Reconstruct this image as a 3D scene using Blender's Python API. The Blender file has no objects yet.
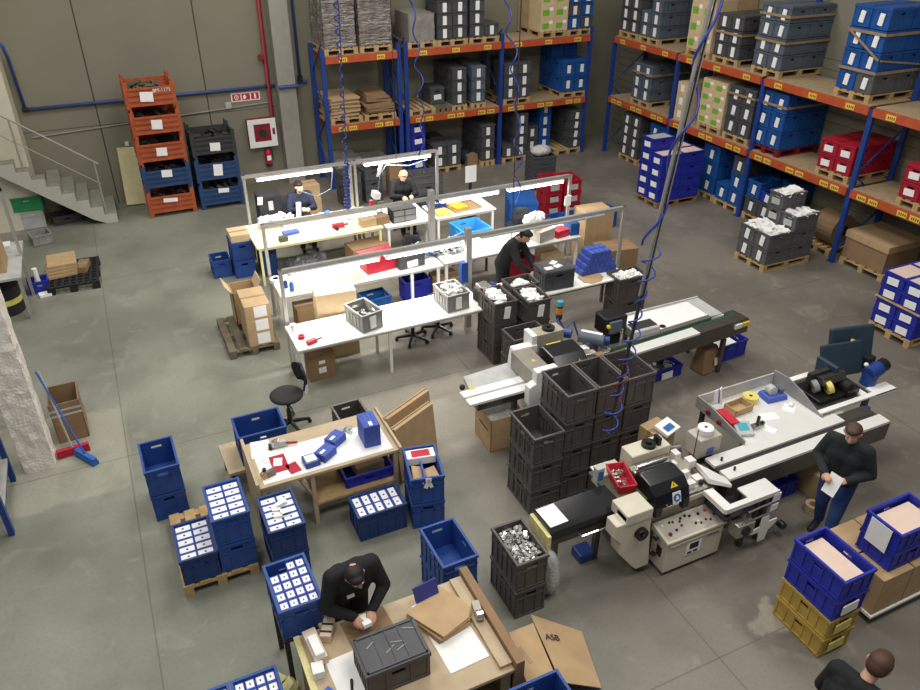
import bpy, math, random
from mathutils import Vector, Matrix
random.seed(7)
COL = bpy.context.scene.collection
SC = bpy.context.scene
PI = math.pi
R = math.radians

# ------------------------------------------------------------------ materials
def lin(h):
    h = h.lstrip('#')
    o = []
    for i in (0, 2, 4):
        c = int(h[i:i+2], 16) / 255
        o.append(c / 12.92 if c <= .04045 else ((c + .055) / 1.055) ** 2.4)
    return (*o, 1)

def mat(name, hexc, rough=.55, metal=0, var=.12, scale=6, bump=0, spec=.4, alpha=1, trans=0):
    m = bpy.data.materials.new(name); m.use_nodes = True
    nt = m.node_tree; N = nt.nodes; L = nt.links
    b = N['Principled BSDF']
    c = lin(hexc)
    tc = N.new('ShaderNodeTexCoord'); nz = N.new('ShaderNodeTexNoise')
    nz.inputs['Scale'].default_value = scale; nz.inputs['Detail'].default_value = 4
    L.new(tc.outputs['Object'], nz.inputs['Vector'])
    r = N.new('ShaderNodeValToRGB')
    r.color_ramp.elements[0].position = .3; r.color_ramp.elements[1].position = .7
    r.color_ramp.elements[0].color = tuple(x * (1 - var) for x in c[:3]) + (1,)
    r.color_ramp.elements[1].color = tuple(min(1, x * (1 + var)) for x in c[:3]) + (1,)
    L.new(nz.outputs['Fac'], r.inputs['Fac']); L.new(r.outputs['Color'], b.inputs['Base Color'])
    b.inputs['Roughness'].default_value = rough; b.inputs['Metallic'].default_value = metal
    b.inputs['Specular IOR Level'].default_value = spec
    if alpha < 1: b.inputs['Alpha'].default_value = alpha
    if trans: b.inputs['Transmission Weight'].default_value = trans
    if bump:
        bp = N.new('ShaderNodeBump'); bp.inputs['Strength'].default_value = bump; bp.inputs['Distance'].default_value = .02
        n2 = N.new('ShaderNodeTexNoise'); n2.inputs['Scale'].default_value = scale * 4; n2.inputs['Detail'].default_value = 6
        L.new(tc.outputs['Object'], n2.inputs['Vector']); L.new(n2.outputs['Fac'], bp.inputs['Height'])
        L.new(bp.outputs['Normal'], b.inputs['Normal'])
    return m

def filmmat(name, hexc):
    m = mat(name, hexc, .2, 0, .4, 5, 0, .8); nt = m.node_tree; N = nt.nodes; L = nt.links; b = N['Principled BSDF']
    tc = N.new('ShaderNodeTexCoord'); mp = N.new('ShaderNodeMapping'); mp.inputs['Scale'].default_value = (2.5, 2.5, 11); mp.inputs['Rotation'].default_value = (.12, .1, 0)
    nz = N.new('ShaderNodeTexNoise'); nz.inputs['Scale'].default_value = 1.6; nz.inputs['Detail'].default_value = 5; nz.inputs['Distortion'].default_value = .8
    bp = N.new('ShaderNodeBump'); bp.inputs['Strength'].default_value = 1; bp.inputs['Distance'].default_value = .22
    L.new(tc.outputs['Object'], mp.inputs['Vector']); L.new(mp.outputs['Vector'], nz.inputs['Vector']); L.new(nz.outputs['Fac'], bp.inputs['Height']); L.new(bp.outputs['Normal'], b.inputs['Normal'])
    b.inputs['Coat Weight'].default_value = .7; b.inputs['Coat Roughness'].default_value = .12; L.new(bp.outputs['Normal'], b.inputs['Coat Normal'])
    return m

def emit(name, hexc, s):
    m = bpy.data.materials.new(name); m.use_nodes = True
    b = m.node_tree.nodes['Principled BSDF']
    b.inputs['Base Color'].default_value = lin(hexc); b.inputs['Emission Color'].default_value = lin(hexc)
    b.inputs['Emission Strength'].default_value = s
    return m

M = {}
for n, h, kw in [
    ('blue', '#284a90', dict(rough=.42)), ('blue_deep', '#20396e', dict(rough=.45)), ('royal', '#2530a0', dict(rough=.5)),
    ('rack_blue_crate', '#1d5196', dict(rough=.45)), ('sky', '#3588c8', dict(rough=.4)), ('lightblue', '#4a62b8', dict(rough=.6)),
    ('grey_crate', '#5c5c5e', dict(rough=.5)), ('rack_grey', '#4b4c4f', dict(rough=.5)), ('slate', '#56606c', dict(rough=.5)),
    ('black_crate', '#544e4b', dict(rough=.42)), ('red_crate', '#a81c30', dict(rough=.45)), ('red', '#c02638', dict(rough=.4)),
    ('yellow_crate', '#b59748', dict(rough=.55)), ('green_crate', '#2c8a52', dict()),
    ('card', '#b79a74', dict(rough=.85, var=.08)), ('card_dark', '#8f7355', dict(rough=.85, var=.08)), ('card_pale', '#cdb48f', dict(rough=.85, var=.06)),
    ('card_in', '#8a6543', dict(rough=.9)), ('pinkpaper', '#dcc4b2', dict(rough=.8, var=.04)),
    ('green_print', '#6fae2e', dict(rough=.8)), ('tape', '#9a8262', dict(rough=.35)),
    ('wood', '#b89a6c', dict(rough=.8, var=.2, scale=10)), ('wood_grey', '#6c6350', dict(rough=.9, var=.2)), ('wood_red', '#94724e', dict(rough=.8)), ('ply', '#d8cfa0', dict(rough=.8, var=.06)),
    ('chip', '#a58f70', dict(rough=.85, var=.12, scale=14)), ('bench_wood', '#b9a586', dict(rough=.6, var=.08)),
    ('white', '#e9e8e4', dict(rough=.5, var=.03)), ('paper', '#f2f1ee', dict(rough=.7, var=.03)), ('whitefilm', '#e6e4e0', dict(rough=.35, var=.08, bump=.5, scale=14)),
    ('bench_top', '#f0eee6', dict(rough=.45, var=.03)), ('cream_top', '#e9e2c4', dict(rough=.5, var=.03)),
    ('cream', '#cdc6b2', dict(rough=.45, var=.05)), ('cream_dark', '#a89f8c', dict(rough=.5)), ('putty', '#b4aca0', dict(rough=.5)),
    ('steel', '#bcb8b0', dict(rough=.26, metal=.85, var=.06)), ('steel_dark', '#6f6a64', dict(rough=.35, metal=.8)), ('alu', '#b9b8b4', dict(rough=.38, metal=.5, var=.05)),
    ('chrome', '#dddddd', dict(rough=.12, metal=1)), ('brushed', '#efece7', dict(rough=.3, metal=.25, var=.03)),  # brushed: ceiling light reflected on the steel is put into its near-white colour
    ('black', '#1c1c1d', dict(rough=.3)), ('black_matt', '#232324', dict(rough=.7)), ('rubber', '#2b2b2c', dict(rough=.8)), ('black_gloss', '#1f1f20', dict(rough=.16)),
    ('bluegrey', '#2b3d4b', dict(rough=.5)), ('motor_blue', '#223f80', dict(rough=.35)), ('belt_green', '#1f4a38', dict(rough=.6)), ('grey', '#8c8b88', dict(rough=.5)), ('grey_lt', '#b4b4b0', dict(rough=.5)),
    ('dark', '#2e2c2a', dict(rough=.6)), ('rack_blue', '#1f3f86', dict(rough=.45)), ('rack_orange', '#b9522e', dict(rough=.5)), ('loc_yellow', '#e6c64a', dict(rough=.6, var=.03)),
    ('bin_orange', '#a8522f', dict(rough=.6, var=.2, scale=5)), ('bin_blue', '#2a446e', dict(rough=.55, var=.15)), ('bin_dark', '#3a3b3a', dict(rough=.6)),
    ('concrete_wall', '#827e6d', dict(rough=.9, var=.06, scale=.6, bump=.1)), ('pillar', '#98948a', dict(rough=.9, var=.05)), ('plaster', '#eee6da', dict(rough=.95, var=.1, scale=9, bump=.9)),
    ('stair', '#b4b2a6', dict(rough=.8, var=.05)), ('stair_top', '#8a887c', dict(rough=.85)), ('seam', '#4b483f', dict(rough=.9, var=.05)), ('cream_wall', '#cfc9b2', dict(rough=.85, var=.05)),
    ('pipe_blue', '#3c5088', dict(rough=.4)), ('pipe_red', '#8e2330', dict(rough=.45)), ('conduit', '#9a968a', dict(rough=.5)),
    ('scalp', '#8d6249', dict(rough=.5)), ('skin', '#c4967c', dict(rough=.55, var=.06)), ('skin_pale', '#d3a890', dict(rough=.55, var=.05)), ('hair_dark', '#1d1714', dict(rough=.6)), ('hair_brown', '#4a3325', dict(rough=.6)), ('hair_blond', '#b08a55', dict(rough=.6)),
    ('cloth_black', '#1a1b1e', dict(rough=.85, var=.15, bump=.3)), ('cloth_navy', '#1c2236', dict(rough=.85, bump=.3)), ('jeans', '#2b4478', dict(rough=.9, var=.2, bump=.3)), ('cloth_dark', '#24282a', dict(rough=.9, bump=.3)), ('cloth_grey', '#4b4a47', dict(rough=.9)),
    ('film', '#6f6a66', dict(rough=.22, var=.35, scale=5, bump=1.0)), ('film_grey', '#8a857f', dict(rough=.35, var=.15, scale=5, bump=.5)), ('bag', '#b9b7b5', dict(rough=.28, var=.2, bump=1, scale=10)), ('bag_dark', '#4a4a4c', dict(rough=.35, var=.3, bump=1, scale=5)),
    ('yellow', '#e0c02a', dict(rough=.5)), ('orange', '#e07a2c', dict(rough=.5)), ('teal', '#3fa6b8', dict(rough=.4)), ('paleyellow', '#e2da9c', dict(rough=.8, bump=.6, scale=12)), ('spool', '#dccb6e', dict(rough=.5)),
    ('hose', '#2f4096', dict(rough=.35)), ('ink', '#2a2a2e', dict(rough=.7)), ('signblue', '#2a62b0', dict(rough=.5)), ('amber_clear', '#8f8a7e', dict(rough=.2)), ('carton_blue', '#3c54a8', dict(rough=.55, var=.08)), ('violet', '#3a3e86', dict(rough=.55)),
    ('red_deep', '#7e1a24', dict(rough=.5)), ('floor_dummy', '#777777', dict()), ('broom_red', '#b02038', dict(rough=.7)), ('khaki', '#5f5c48', dict(rough=.9)),
]:
    M[n] = mat(n, h, **kw)
M['film'] = filmmat('film', '#958c86')
M['lamp'] = emit('lamp_diffuser', '#fffaf0', 9.0)

# ------------------------------------------------------------------ mesh builder
class MB:
    def __init__(s): s.v = []; s.f = []; s.m = []; s.mi = 0
    def add(s, vs, fs, m=None):
        k = len(s.v); s.v += [tuple(p) for p in vs]
        for f in fs: s.f.append([k + i for i in f]); s.m.append(s.mi if m is None else m)
        return s
    def hexa(s, p, m=None):      # 4 bottom (ccw), 4 top
        return s.add(p, [(3, 2, 1, 0), (4, 5, 6, 7), (0, 1, 5, 4), (1, 2, 6, 5), (2, 3, 7, 6), (3, 0, 4, 7)], m)
    def box(s, x0, x1, y0, y1, z0, z1, m=None):
        return s.hexa([(x0, y0, z0), (x1, y0, z0), (x1, y1, z0), (x0, y1, z0), (x0, y0, z1), (x1, y0, z1), (x1, y1, z1), (x0, y1, z1)], m)
    def rbox(s, c, size, rot=(0, 0, 0), m=None):
        from mathutils import Euler
        mt = Euler(rot).to_matrix(); a, b, d = [q / 2 for q in size]; c = Vector(c)
        return s.hexa([c + mt @ Vector(q) for q in ((-a, -b, -d), (a, -b, -d), (a, b, -d), (-a, b, -d), (-a, -b, d), (a, -b, d), (a, b, d), (-a, b, d))], m)
    def frust(s, x0, x1, y0, y1, z0, z1, i, m=None):   # box whose base is inset by i
        return s.hexa([(x0+i, y0+i, z0), (x1-i, y0+i, z0), (x1-i, y1-i, z0), (x0+i, y1-i, z0), (x0, y0, z1), (x1, y0, z1), (x1, y1, z1), (x0, y1, z1)], m)
    def cyl(s, p0, p1, r0, r1=None, n=14, m=None):
        r1 = r0 if r1 is None else r1
        p0 = Vector(p0); p1 = Vector(p1); d = (p1 - p0).normalized()
        a = d.orthogonal().normalized(); b = d.cross(a)
        vs = []
        for p, r in ((p0, r0), (p1, r1)):
            for i in range(n):
                t = 2 * PI * i / n; vs.append(p + (a * math.cos(t) + b * math.sin(t)) * r)
        fs = [(i, (i + 1) % n, n + (i + 1) % n, n + i) for i in range(n)] + [tuple(range(n - 1, -1, -1)), tuple(range(n, 2 * n))]
        return s.add(vs, fs, m)
    def ring(s, c, r_out, r_in, z0, z1, n=20, m=None):
        vs = []
        for r, z in ((r_out, z0), (r_out, z1), (r_in, z1), (r_in, z0)):
            for i in range(n):
                t = 2 * PI * i / n; vs.append((c[0] + r * math.cos(t), c[1] + r * math.sin(t), z))
        fs = []
        for k in range(4):
            for i in range(n):
                j = (i + 1) % n; k2 = (k + 1) % 4
                fs.append((k * n + i, k * n + j, k2 * n + j, k2 * n + i))
        return s.add(vs, fs, m)
    def tube(s, pts, r, n=6, m=None):
        pts = [Vector(p) for p in pts]; vs = []; prev = None
        for i, p in enumerate(pts):
            d = (pts[min(i + 1, len(pts) - 1)] - pts[max(i - 1, 0)]).normalized()
            a = d.orthogonal().normalized() if prev is None else (prev - d * prev.dot(d)).normalized()
            prev = a; b = d.cross(a)
            for k in range(n):
                t = 2 * PI * k / n; vs.append(p + (a * math.cos(t) + b * math.sin(t)) * r)
        fs = [(i*n+k, i*n+(k+1) % n, (i+1)*n+(k+1) % n, (i+1)*n+k) for i in range(len(pts)-1) for k in range(n)]
        fs += [tuple(range(n-1, -1, -1)), tuple(range((len(pts)-1)*n, len(pts)*n))]
        return s.add(vs, fs, m)
    def prism(s, pts, axis, a0, a1, m=None):   # 2D outline extruded along axis ('x': pts are (y,z); 'y': (x,z); 'z': (x,y))
        f = {'x': lambda p, a: (a, p[0], p[1]), 'y': lambda p, a: (p[0], a, p[1]), 'z': lambda p, a: (p[0], p[1], a)}[axis]
        n = len(pts)
        vs = [f(p, a0) for p in pts] + [f(p, a1) for p in pts]
        return s.add(vs, [tuple(range(n-1, -1, -1)), tuple(range(n, 2*n))] + [(i, (i+1) % n, n+(i+1) % n, n+i) for i in range(n)], m)
    def ball(s, c, r, nu=12, nv=8, m=None):
        rx, ry, rz = (r, r, r) if not hasattr(r, '__len__') else r
        vs = [(c[0], c[1], c[2] - rz)]
        for j in range(1, nv):
            a = -PI / 2 + PI * j / nv
            for i in range(nu):
                t = 2 * PI * i / nu
                vs.append((c[0] + rx * math.cos(a) * math.cos(t), c[1] + ry * math.cos(a) * math.sin(t), c[2] + rz * math.sin(a)))
        vs.append((c[0], c[1], c[2] + rz)); e = len(vs) - 1
        fs = [(0, 1 + (i + 1) % nu, 1 + i) for i in range(nu)]
        for j in range(nv - 2):
            for i in range(nu):
                a = 1 + j * nu; fs.append((a + i, a + (i+1) % nu, a + nu + (i+1) % nu, a + nu + i))
        a = 1 + (nv - 2) * nu
        fs += [(a + i, a + (i + 1) % nu, e) for i in range(nu)]
        return s.add(vs, fs, m)
    def lathe(s, prof, c=(0, 0, 0), n=20, m=None):   # (r,z) profile round a vertical axis
        vs = []
        for r, z in prof:
            for i in range(n):
                t = 2 * PI * i / n; vs.append((c[0] + r * math.cos(t), c[1] + r * math.sin(t), c[2] + z))
        k = len(prof)
        fs = [(j*n+i, j*n+(i+1) % n, (j+1)*n+(i+1) % n, (j+1)*n+i) for j in range(k-1) for i in range(n)]
        fs += [tuple(range(n-1, -1, -1)), tuple(range((k-1)*n, k*n))]
        return s.add(vs, fs, m)
    def mesh(s, name, mats, smooth=False):
        me = bpy.data.meshes.new(name); me.from_pydata(s.v, [], s.f)
        for x in mats: me.materials.append(M[x] if isinstance(x, str) else x)
        for p, i in zip(me.polygons, s.m): p.material_index = min(i, len(mats) - 1)
        if smooth: me.polygons.foreach_set('use_smooth', [True] * len(me.polygons))
        me.update(); return me
    def build(s, name, mats, parent=None, smooth=False, bevel=0, loc=(0, 0, 0), rz=0, label=None):
        if isinstance(mats, str): mats = [mats]
        return link(name, s.mesh(name, mats, smooth), parent, bevel, loc, rz, label)

def link(name, me, parent=None, bevel=0, loc=(0, 0, 0), rz=0, label=None):
    o = bpy.data.objects.new(name, me); COL.objects.link(o)
    o.location = loc; o.rotation_euler = (0, 0, rz)
    if parent: o.parent = parent
    if bevel:
        b = o.modifiers.new('bevel', 'BEVEL'); b.width = bevel; b.segments = 2; b.limit_method = 'ANGLE'; b.angle_limit = R(40)
    if label: o['label'] = label
    return o

SEEN = {}
def tag(o, label, cat, group=None, kind=None):
    o['label'] = label; o['category'] = cat
    n = len(label.split())
    if n < 4 or n > 16: print('LABEL LENGTH', n, label)
    SEEN.setdefault(label, []).append(o.name)
    if group: o['group'] = group
    if kind: o['kind'] = kind
    return o
def thing(name, label, cat, loc=(0, 0, 0), rz=0, group=None):
    o = bpy.data.objects.new(name, None); COL.objects.link(o)
    o.location = loc; o.rotation_euler = (0, 0, rz); o.empty_display_size = .1
    return tag(o, label, cat, group)
def struct(o): o['kind'] = 'structure'; return o
def copy_tree(o, parent=None):
    c = o.copy(); COL.objects.link(c)
    if parent: c.parent = parent
    for ch in list(o.children): copy_tree(ch, c)
    return c

def text_mesh(s, size, mat_, name='lettering', parent=None, loc=(0, 0, 0), rot=(0, 0, 0)):
    cu = bpy.data.curves.new('txt', 'FONT'); cu.body = s; cu.size = size; cu.extrude = .001
    cu.align_x = 'CENTER'; cu.align_y = 'CENTER'
    t = bpy.data.objects.new('txt', cu); COL.objects.link(t)
    dg = bpy.context.evaluated_depsgraph_get()
    me = bpy.data.meshes.new_from_object(t.evaluated_get(dg))
    bpy.data.objects.remove(t); bpy.data.curves.remove(cu)
    me.materials.clear(); me.materials.append(M[mat_])
    o = bpy.data.objects.new(name, me); COL.objects.link(o)
    o.location = loc; o.rotation_euler = rot
    if parent: o.parent = parent
    return o

# ------------------------------------------------------------------ camera (about 6.6 m up on a gallery)
cam = bpy.data.cameras.new('camera'); co = bpy.data.objects.new('camera', cam); COL.objects.link(co)
cam.sensor_fit = 'HORIZONTAL'; cam.sensor_width = 36; cam.lens = 765.24 / 920 * 36
pitch, roll, yaw = .549052, .0027697, -.4392976
w = Vector((-math.sin(yaw) * math.cos(pitch), math.cos(yaw) * math.cos(pitch), -math.sin(pitch)))
rt = Vector((math.cos(yaw), math.sin(yaw), 0)); up = rt.cross(w)
r2 = math.cos(roll) * rt + math.sin(roll) * up; u2 = -math.sin(roll) * rt + math.cos(roll) * up
co.matrix_world = Matrix(((r2.x, u2.x, -w.x, 0), (r2.y, u2.y, -w.y, 0), (r2.z, u2.z, -w.z, 6.6), (0, 0, 0, 1)))
cam.clip_start = .05; cam.clip_end = 100
SC.camera = co
# ------------------------------------------------------------------ setting
def floor_material():
    m = bpy.data.materials.new('concrete_floor'); m.use_nodes = True
    nt = m.node_tree; N = nt.nodes; L = nt.links; b = N['Principled BSDF']
    tc = N.new('ShaderNodeTexCoord')
    def noise(sc, det=5, dist=0):
        n = N.new('ShaderNodeTexNoise'); n.inputs['Scale'].default_value = sc; n.inputs['Detail'].default_value = det
        n.inputs['Distortion'].default_value = dist; L.new(tc.outputs['Object'], n.inputs['Vector']); return n.outputs['Fac']
    def math_(op, a, c):
        n = N.new('ShaderNodeMath'); n.operation = op
        for i, q in enumerate((a, c)):
            if isinstance(q, (int, float)): n.inputs[i].default_value = q
            else: L.new(q, n.inputs[i])
        return n.outputs[0]
    def mix(f, a, c):
        n = N.new('ShaderNodeMixRGB')
        if isinstance(f, (int, float)): n.inputs[0].default_value = f
        else: L.new(f, n.inputs[0])
        for i, q in ((1, a), (2, c)):
            if isinstance(q, str): n.inputs[i].default_value = lin(q)
            else: L.new(q, n.inputs[i])
        return n.outputs[0]
    def step(v, lo, hi):
        n = N.new('ShaderNodeMapRange'); n.interpolation_type = 'SMOOTHSTEP'
        n.inputs['From Min'].default_value = lo; n.inputs['From Max'].default_value = hi; L.new(v, n.inputs['Value']); return n.outputs[0]
    sp = N.new('ShaderNodeSeparateXYZ'); L.new(tc.outputs['Object'], sp.inputs[0])
    wob = math_('MULTIPLY', math_('SUBTRACT', noise(1.3, 6), .5), 1.0)
    X = math_('ADD', sp.outputs[0], wob); Y = math_('ADD', sp.outputs[1], math_('MULTIPLY', wob, .7))
    XS, YS = sp.outputs[0], sp.outputs[1]
    def rect(x0, x1, y0, y1, e, ax=None, ay=None):
        ax = ax or X; ay = ay or Y
        a = math_('MULTIPLY', step(ax, x0 - e, x0 + e), math_('SUBTRACT', 1, step(ax, x1 - e, x1 + e)))
        c = math_('MULTIPLY', step(ay, y0 - e, y0 + e), math_('SUBTRACT', 1, step(ay, y1 - e, y1 + e)))
        return math_('MULTIPLY', a, c)
    base = mix(step(noise(.45, 6), .38, .66), '#76776a', '#8d8e80')             # greenish concrete tone
    warm = mix(step(noise(.5, 6), .38, .66), '#6d675e', '#827b71')              # browner concrete by the racks, partly a difference in light painted in
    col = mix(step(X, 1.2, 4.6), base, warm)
    col = mix(math_('MULTIPLY', rect(1.0, 4.8, 7.3, 8.95, .12), .5), col, '#a49c8c')     # pale slab behind the packing bench
    col = mix(math_('MULTIPLY', rect(-2.6, -.62, 8.4, 10.4, .06, XS, Y), .55), col, '#a8a594')
    col = mix(math_('MULTIPLY', rect(-2.6, -1.3, 3, 7.3, .35), .35), col, '#a09d8c')
    col = mix(math_('MULTIPLY', rect(-.4, .75, 9.5, 12.2, .35), .35), col, '#9c9a8c')
    col = mix(math_('MULTIPLY', step(noise(1.1, 8, .6), .52, .72), .32), col, '#5e5a50')  # old stains
    col = mix(math_('MULTIPLY', step(noise(2.3, 8, 1.2), .56, .7), .22), col, '#a6a294')
    # dried spill
    d = N.new('ShaderNodeVectorMath'); d.operation = 'DISTANCE'; d.inputs[1].default_value = (5.2, 3.45, 0)
    L.new(tc.outputs['Object'], d.inputs[0])
    dd = math_('ADD', d.outputs['Value'], math_('MULTIPLY', math_('SUBTRACT', noise(4, 6), .5), .55))
    col = mix(math_('MULTIPLY', math_('SUBTRACT', 1, step(dd, .16, .24)), .6), col, '#a8a091')
    rim = math_('MULTIPLY', step(dd, .2, .3), math_('SUBTRACT', 1, step(dd, .3, .42)))
    col = mix(math_('MULTIPLY', rim, .3), col, '#5a5348')
    fine = noise(26, 6)
    col = mix(math_('MULTIPLY', step(fine, .45, .75), .16), col, '#4f4c44')
    # saw-cut joints
    for ax, v0, other, lo, hi in ((XS, -.63, YS, -1, 19), (YS, 9.05, XS, -3, 14), (XS, 4.4, YS, -1, 19), (YS, 3.3, XS, -3, 14), (YS, 14.8, XS, -3, 14), (XS, 9.4, YS, -1, 19)):
        a = math_('ABSOLUTE', math_('SUBTRACT', ax, v0), 0)
        ln = math_('SUBTRACT', 1, step(a, .004, .011))
        col = mix(math_('MULTIPLY', ln, .5), col, '#4b463c')
    L.new(col, b.inputs['Base Color'])
    r = N.new('ShaderNodeMapRange'); r.inputs['To Min'].default_value = .38; r.inputs['To Max'].default_value = .62
    L.new(noise(.9, 6), r.inputs['Value']); L.new(r.outputs[0], b.inputs['Roughness'])
    b.inputs['Specular IOR Level'].default_value = .35
    bp = N.new('ShaderNodeBump'); bp.inputs['Strength'].default_value = .12; bp.inputs['Distance'].default_value = .01
    L.new(fine, bp.inputs['Height']); L.new(bp.outputs['Normal'], b.inputs['Normal'])
    return m
YW, XW = 19.02, 14.0
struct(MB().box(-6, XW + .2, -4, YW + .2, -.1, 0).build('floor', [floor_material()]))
# back wall of precast panels 2.4 m wide, with their joints
bw = struct(MB().box(-6, XW + .2, YW, YW + .2, 0, 9).build('wall_back', 'concrete_wall'))
sm = MB()
for x in (-2.4, 0, 2.4): sm.box(x - .014, x + .014, YW - .004, YW + .01, 0, 9)
sm.box(-6, 4, YW - .003, YW + .01, 1.82, 1.832)
o = struct(sm.build('trim_1', 'seam'))
struct(MB().box(XW, XW + .2, -4, YW, 0, 9).build('wall_right', 'concrete_wall'))
sm = MB()
for z in (.2, .4, .6, .8, 1, 1.2, 1.4, 1.6, 1.8, 2, 2.2, 2.4, 2.6, 2.8, 3, 3.2, 3.4): sm.box(XW - .003, XW + .01, 4, YW, z - .005, z + .005)
struct(sm.build('trim_2', 'seam'))
struct(MB().box(4.0, 4.42, YW - .38, YW, 0, 9).build('wall_pilaster', 'pillar'))
struct(MB().box(-6, -1.55, YW - .9, YW, 0, 9).build('wall_left', 'cream_wall'))
# rough plaster pillar at the left
pl = MB(); n = 40
pl.box(-1.86, -1.5, 9.22, 9.62, 0, 6.4)
o = struct(pl.build('wall_pier', 'plaster'))
s = o.modifiers.new('s', 'SUBSURF'); s.subdivision_type = 'SIMPLE'; s.levels = s.render_levels = 6
tx = bpy.data.textures.new('lumps', 'CLOUDS'); tx.noise_scale = .12
d = o.modifiers.new('d', 'DISPLACE'); d.texture = tx; d.strength = .05; d.mid_level = .5; d.texture_coords = 'GLOBAL'

# ---- stairs against the back wall, rising to the left
st = MB(); x = -.1; z = 0; run, rise = .243, .193
prof = [(-.1, 0)]
for i in range(14):
    prof.append((x - run * i, rise * (i + 1))); prof.append((x - run * (i + 1), rise * (i + 1)))
prof += [(x - run * 14, rise * 14 - .32), (-.40, 0)]
stair = thing('staircase', 'pale concrete staircase with thin handrail rising left along the back wall', 'stairs', (0, 0, 0))
# steps as solid convex slices
for i in range(14):
    xa = x - run * (i + 1); xb = x - run * i
    zt = rise * (i + 1); b0 = max(0, rise * i - .26); b1 = max(0, rise * (i + 1) - .26)
    st.hexa([(xa, 17.78, b1), (xb, 17.78, b0), (xb, YW - .91 if xa < -1.4 else YW - .02, b0), (xa, YW - .91 if xa < -1.4 else YW - .02, b1),
             (xa, 17.78, zt), (xb, 17.78, zt), (xb, YW - .91 if xa < -1.4 else YW - .02, zt), (xa, YW - .91 if xa < -1.4 else YW - .02, zt)])
st.build('flight', 'stair', stair)
for i in range(14):
    tr = MB()
    xa = x - run * (i + 1); xb = x - run * i; zt = rise * (i + 1)
    tr.box(xa, xb + .012, 17.80, YW - .92 if xa < -1.4 else YW - .03, zt, zt + .012)
    tr.build('tread', 'stair_top', stair)
hr = MB()
hr.tube([(-.22, 17.82, 1.32), (-3.3, 17.82, 3.72)], .022)
hr.build('handrail', 'conduit', stair); hr = MB()
hr.tube([(-.26, 17.82, .88), (-3.3, 17.82, 3.25)], .012)
hr.build('lower_rail', 'conduit', stair)
for px_ in (-.3, -1.65, -2.9):
    zb = rise * (int((-.1 - px_) / run) + 1)
    MB().cyl((px_, 17.82, zb), (px_, 17.82, 1.32 + (-.22 - px_) * .779), .018, n=8).build('rail_post', 'conduit', stair)
# ---- pipes, sign, hose cabinet on the back wall
bp = MB(); bp.tube([(-1.38, YW - .06, 2.33), (4.0, YW - .06, 2.33)], .034, 10)
bp.tube([(-1.38, YW - .06, 2.33), (-1.42, YW - .12, 3.4), (-1.42, YW - .7, 3.75)], .034, 10)
o = bp.build('compressed_air_pipe', 'pipe_blue', smooth=True); tag(o, 'long blue air pipe running level along the back wall', 'pipe')
for xx in (-1.38, 3.82): MB().cyl((xx - .06, YW - .06, 2.33), (xx + .06, YW - .06, 2.33), .05, n=10).build('pipe_fitting', 'black_matt', o)
o = MB().tube([(4.0, YW - .44, 2.36), (4.45, YW - .44, 2.36), (4.55, YW - .06, 2.36), (4.8, YW - .06, 2.36)], .04, 8).build('compressed_air_pipe', 'pipe_blue')
tag(o, 'short grey blue pipe length crossing the face of the concrete pilaster', 'pipe')
o = MB().tube([(4.62, YW - .06, 9), (4.62, YW - .06, 2.4)], .035, 8).build('drop_pipe', 'pipe_blue', smooth=True); tag(o, 'upright blue pipe between the concrete pilaster and the back rack', 'pipe')
MB().cyl((4.62, YW - .06, 2.36), (4.62, YW - .06, 2.5), .06, n=10).build('pipe_fitting', 'black_matt', o)
rp = MB(); rp.tube([(3.86, YW - .07, 9), (3.84, YW - .07, 1.0), (3.75, YW - .07, .95)], .05, 10)
o = rp.build('fire_water_pipe', 'pipe_red', smooth=True); tag(o, 'upright red fire water pipe beside the concrete pilaster', 'pipe')
MB().cyl((3.74, YW - .16, 3.0), (3.74, YW - .02, 3.0), .06, n=12).build('valve', 'pipe_red', o)
o = MB().tube([(-1.4, YW - .02, 1.72), (3.9, YW - .02, 1.95)], .014, 6).build('conduit_run', 'conduit'); tag(o, 'thin grey conduit sloping gently across the back wall', 'conduit')
o = MB().box(2.78, 2.92, YW - .06, YW, 1.9, 2.04).build('junction_box', 'grey_lt', bevel=.008); tag(o, 'small grey junction box on the wall below the fire sign', 'junction box')
o = MB().box(.42, .5, YW - .05, YW, 1.3, 1.4).build('wall_socket', 'white', bevel=.008); tag(o, 'small white wall socket left of the orange bin tower', 'socket')
sg = thing('fire_sign', 'red and white fire equipment sign strip with three pictograms', 'sign', (3.28, YW, 2.13))
MB().box(-.34, .34, -.012, 0, -.1, .1).build('sign_plate', 'white', sg)
ic = MB(); ic.box(-.31, -.12, -.016, -.012, -.075, .075, 0); ic.box(-.09, .1, -.016, -.012, -.075, .075, 0); ic.box(.13, .31, -.016, -.012, -.075, .075, 0)
ic.cyl((-.215, -.017, 0), (-.215, -.019, 0), .055, n=20, m=1); ic.cyl((-.215, -.019, 0), (-.215, -.021, 0), .038, n=20, m=0); ic.cyl((-.215, -.021, 0), (-.215, -.022, 0), .016, n=12, m=1)
ic.prism([(-.06, -.05), (-.01, -.05), (.02, 0), (-.01, .05), (-.06, .03)], 'y', -.019, -.016, 1)
ic.prism([(.2, -.06), (.245, -.06), (.245, .03), (.235, .06), (.21, .06), (.2, .03)], 'y', -.019, -.016, 1)
ic.build('pictograms', ['red', 'white'], sg)
hc = thing('fire_hose_cabinet', 'white framed fire hose cabinet with red centre on back wall', 'fire hose cabinet', (3.53, YW, 1.28))
MB().box(-.33, .33, -.2, 0, -.33, .33).build('case', 'pipe_red', hc)
fr = MB(); fr.box(-.34, .34, -.225, -.2, -.34, -.2); fr.box(-.34, .34, -.225, -.2, .22, .34); fr.box(-.34, -.2, -.225, -.2, -.2, .22); fr.box(.2, .34, -.225, -.2, -.2, .22)
fr.build('frame', 'white', hc, bevel=.006)
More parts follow.
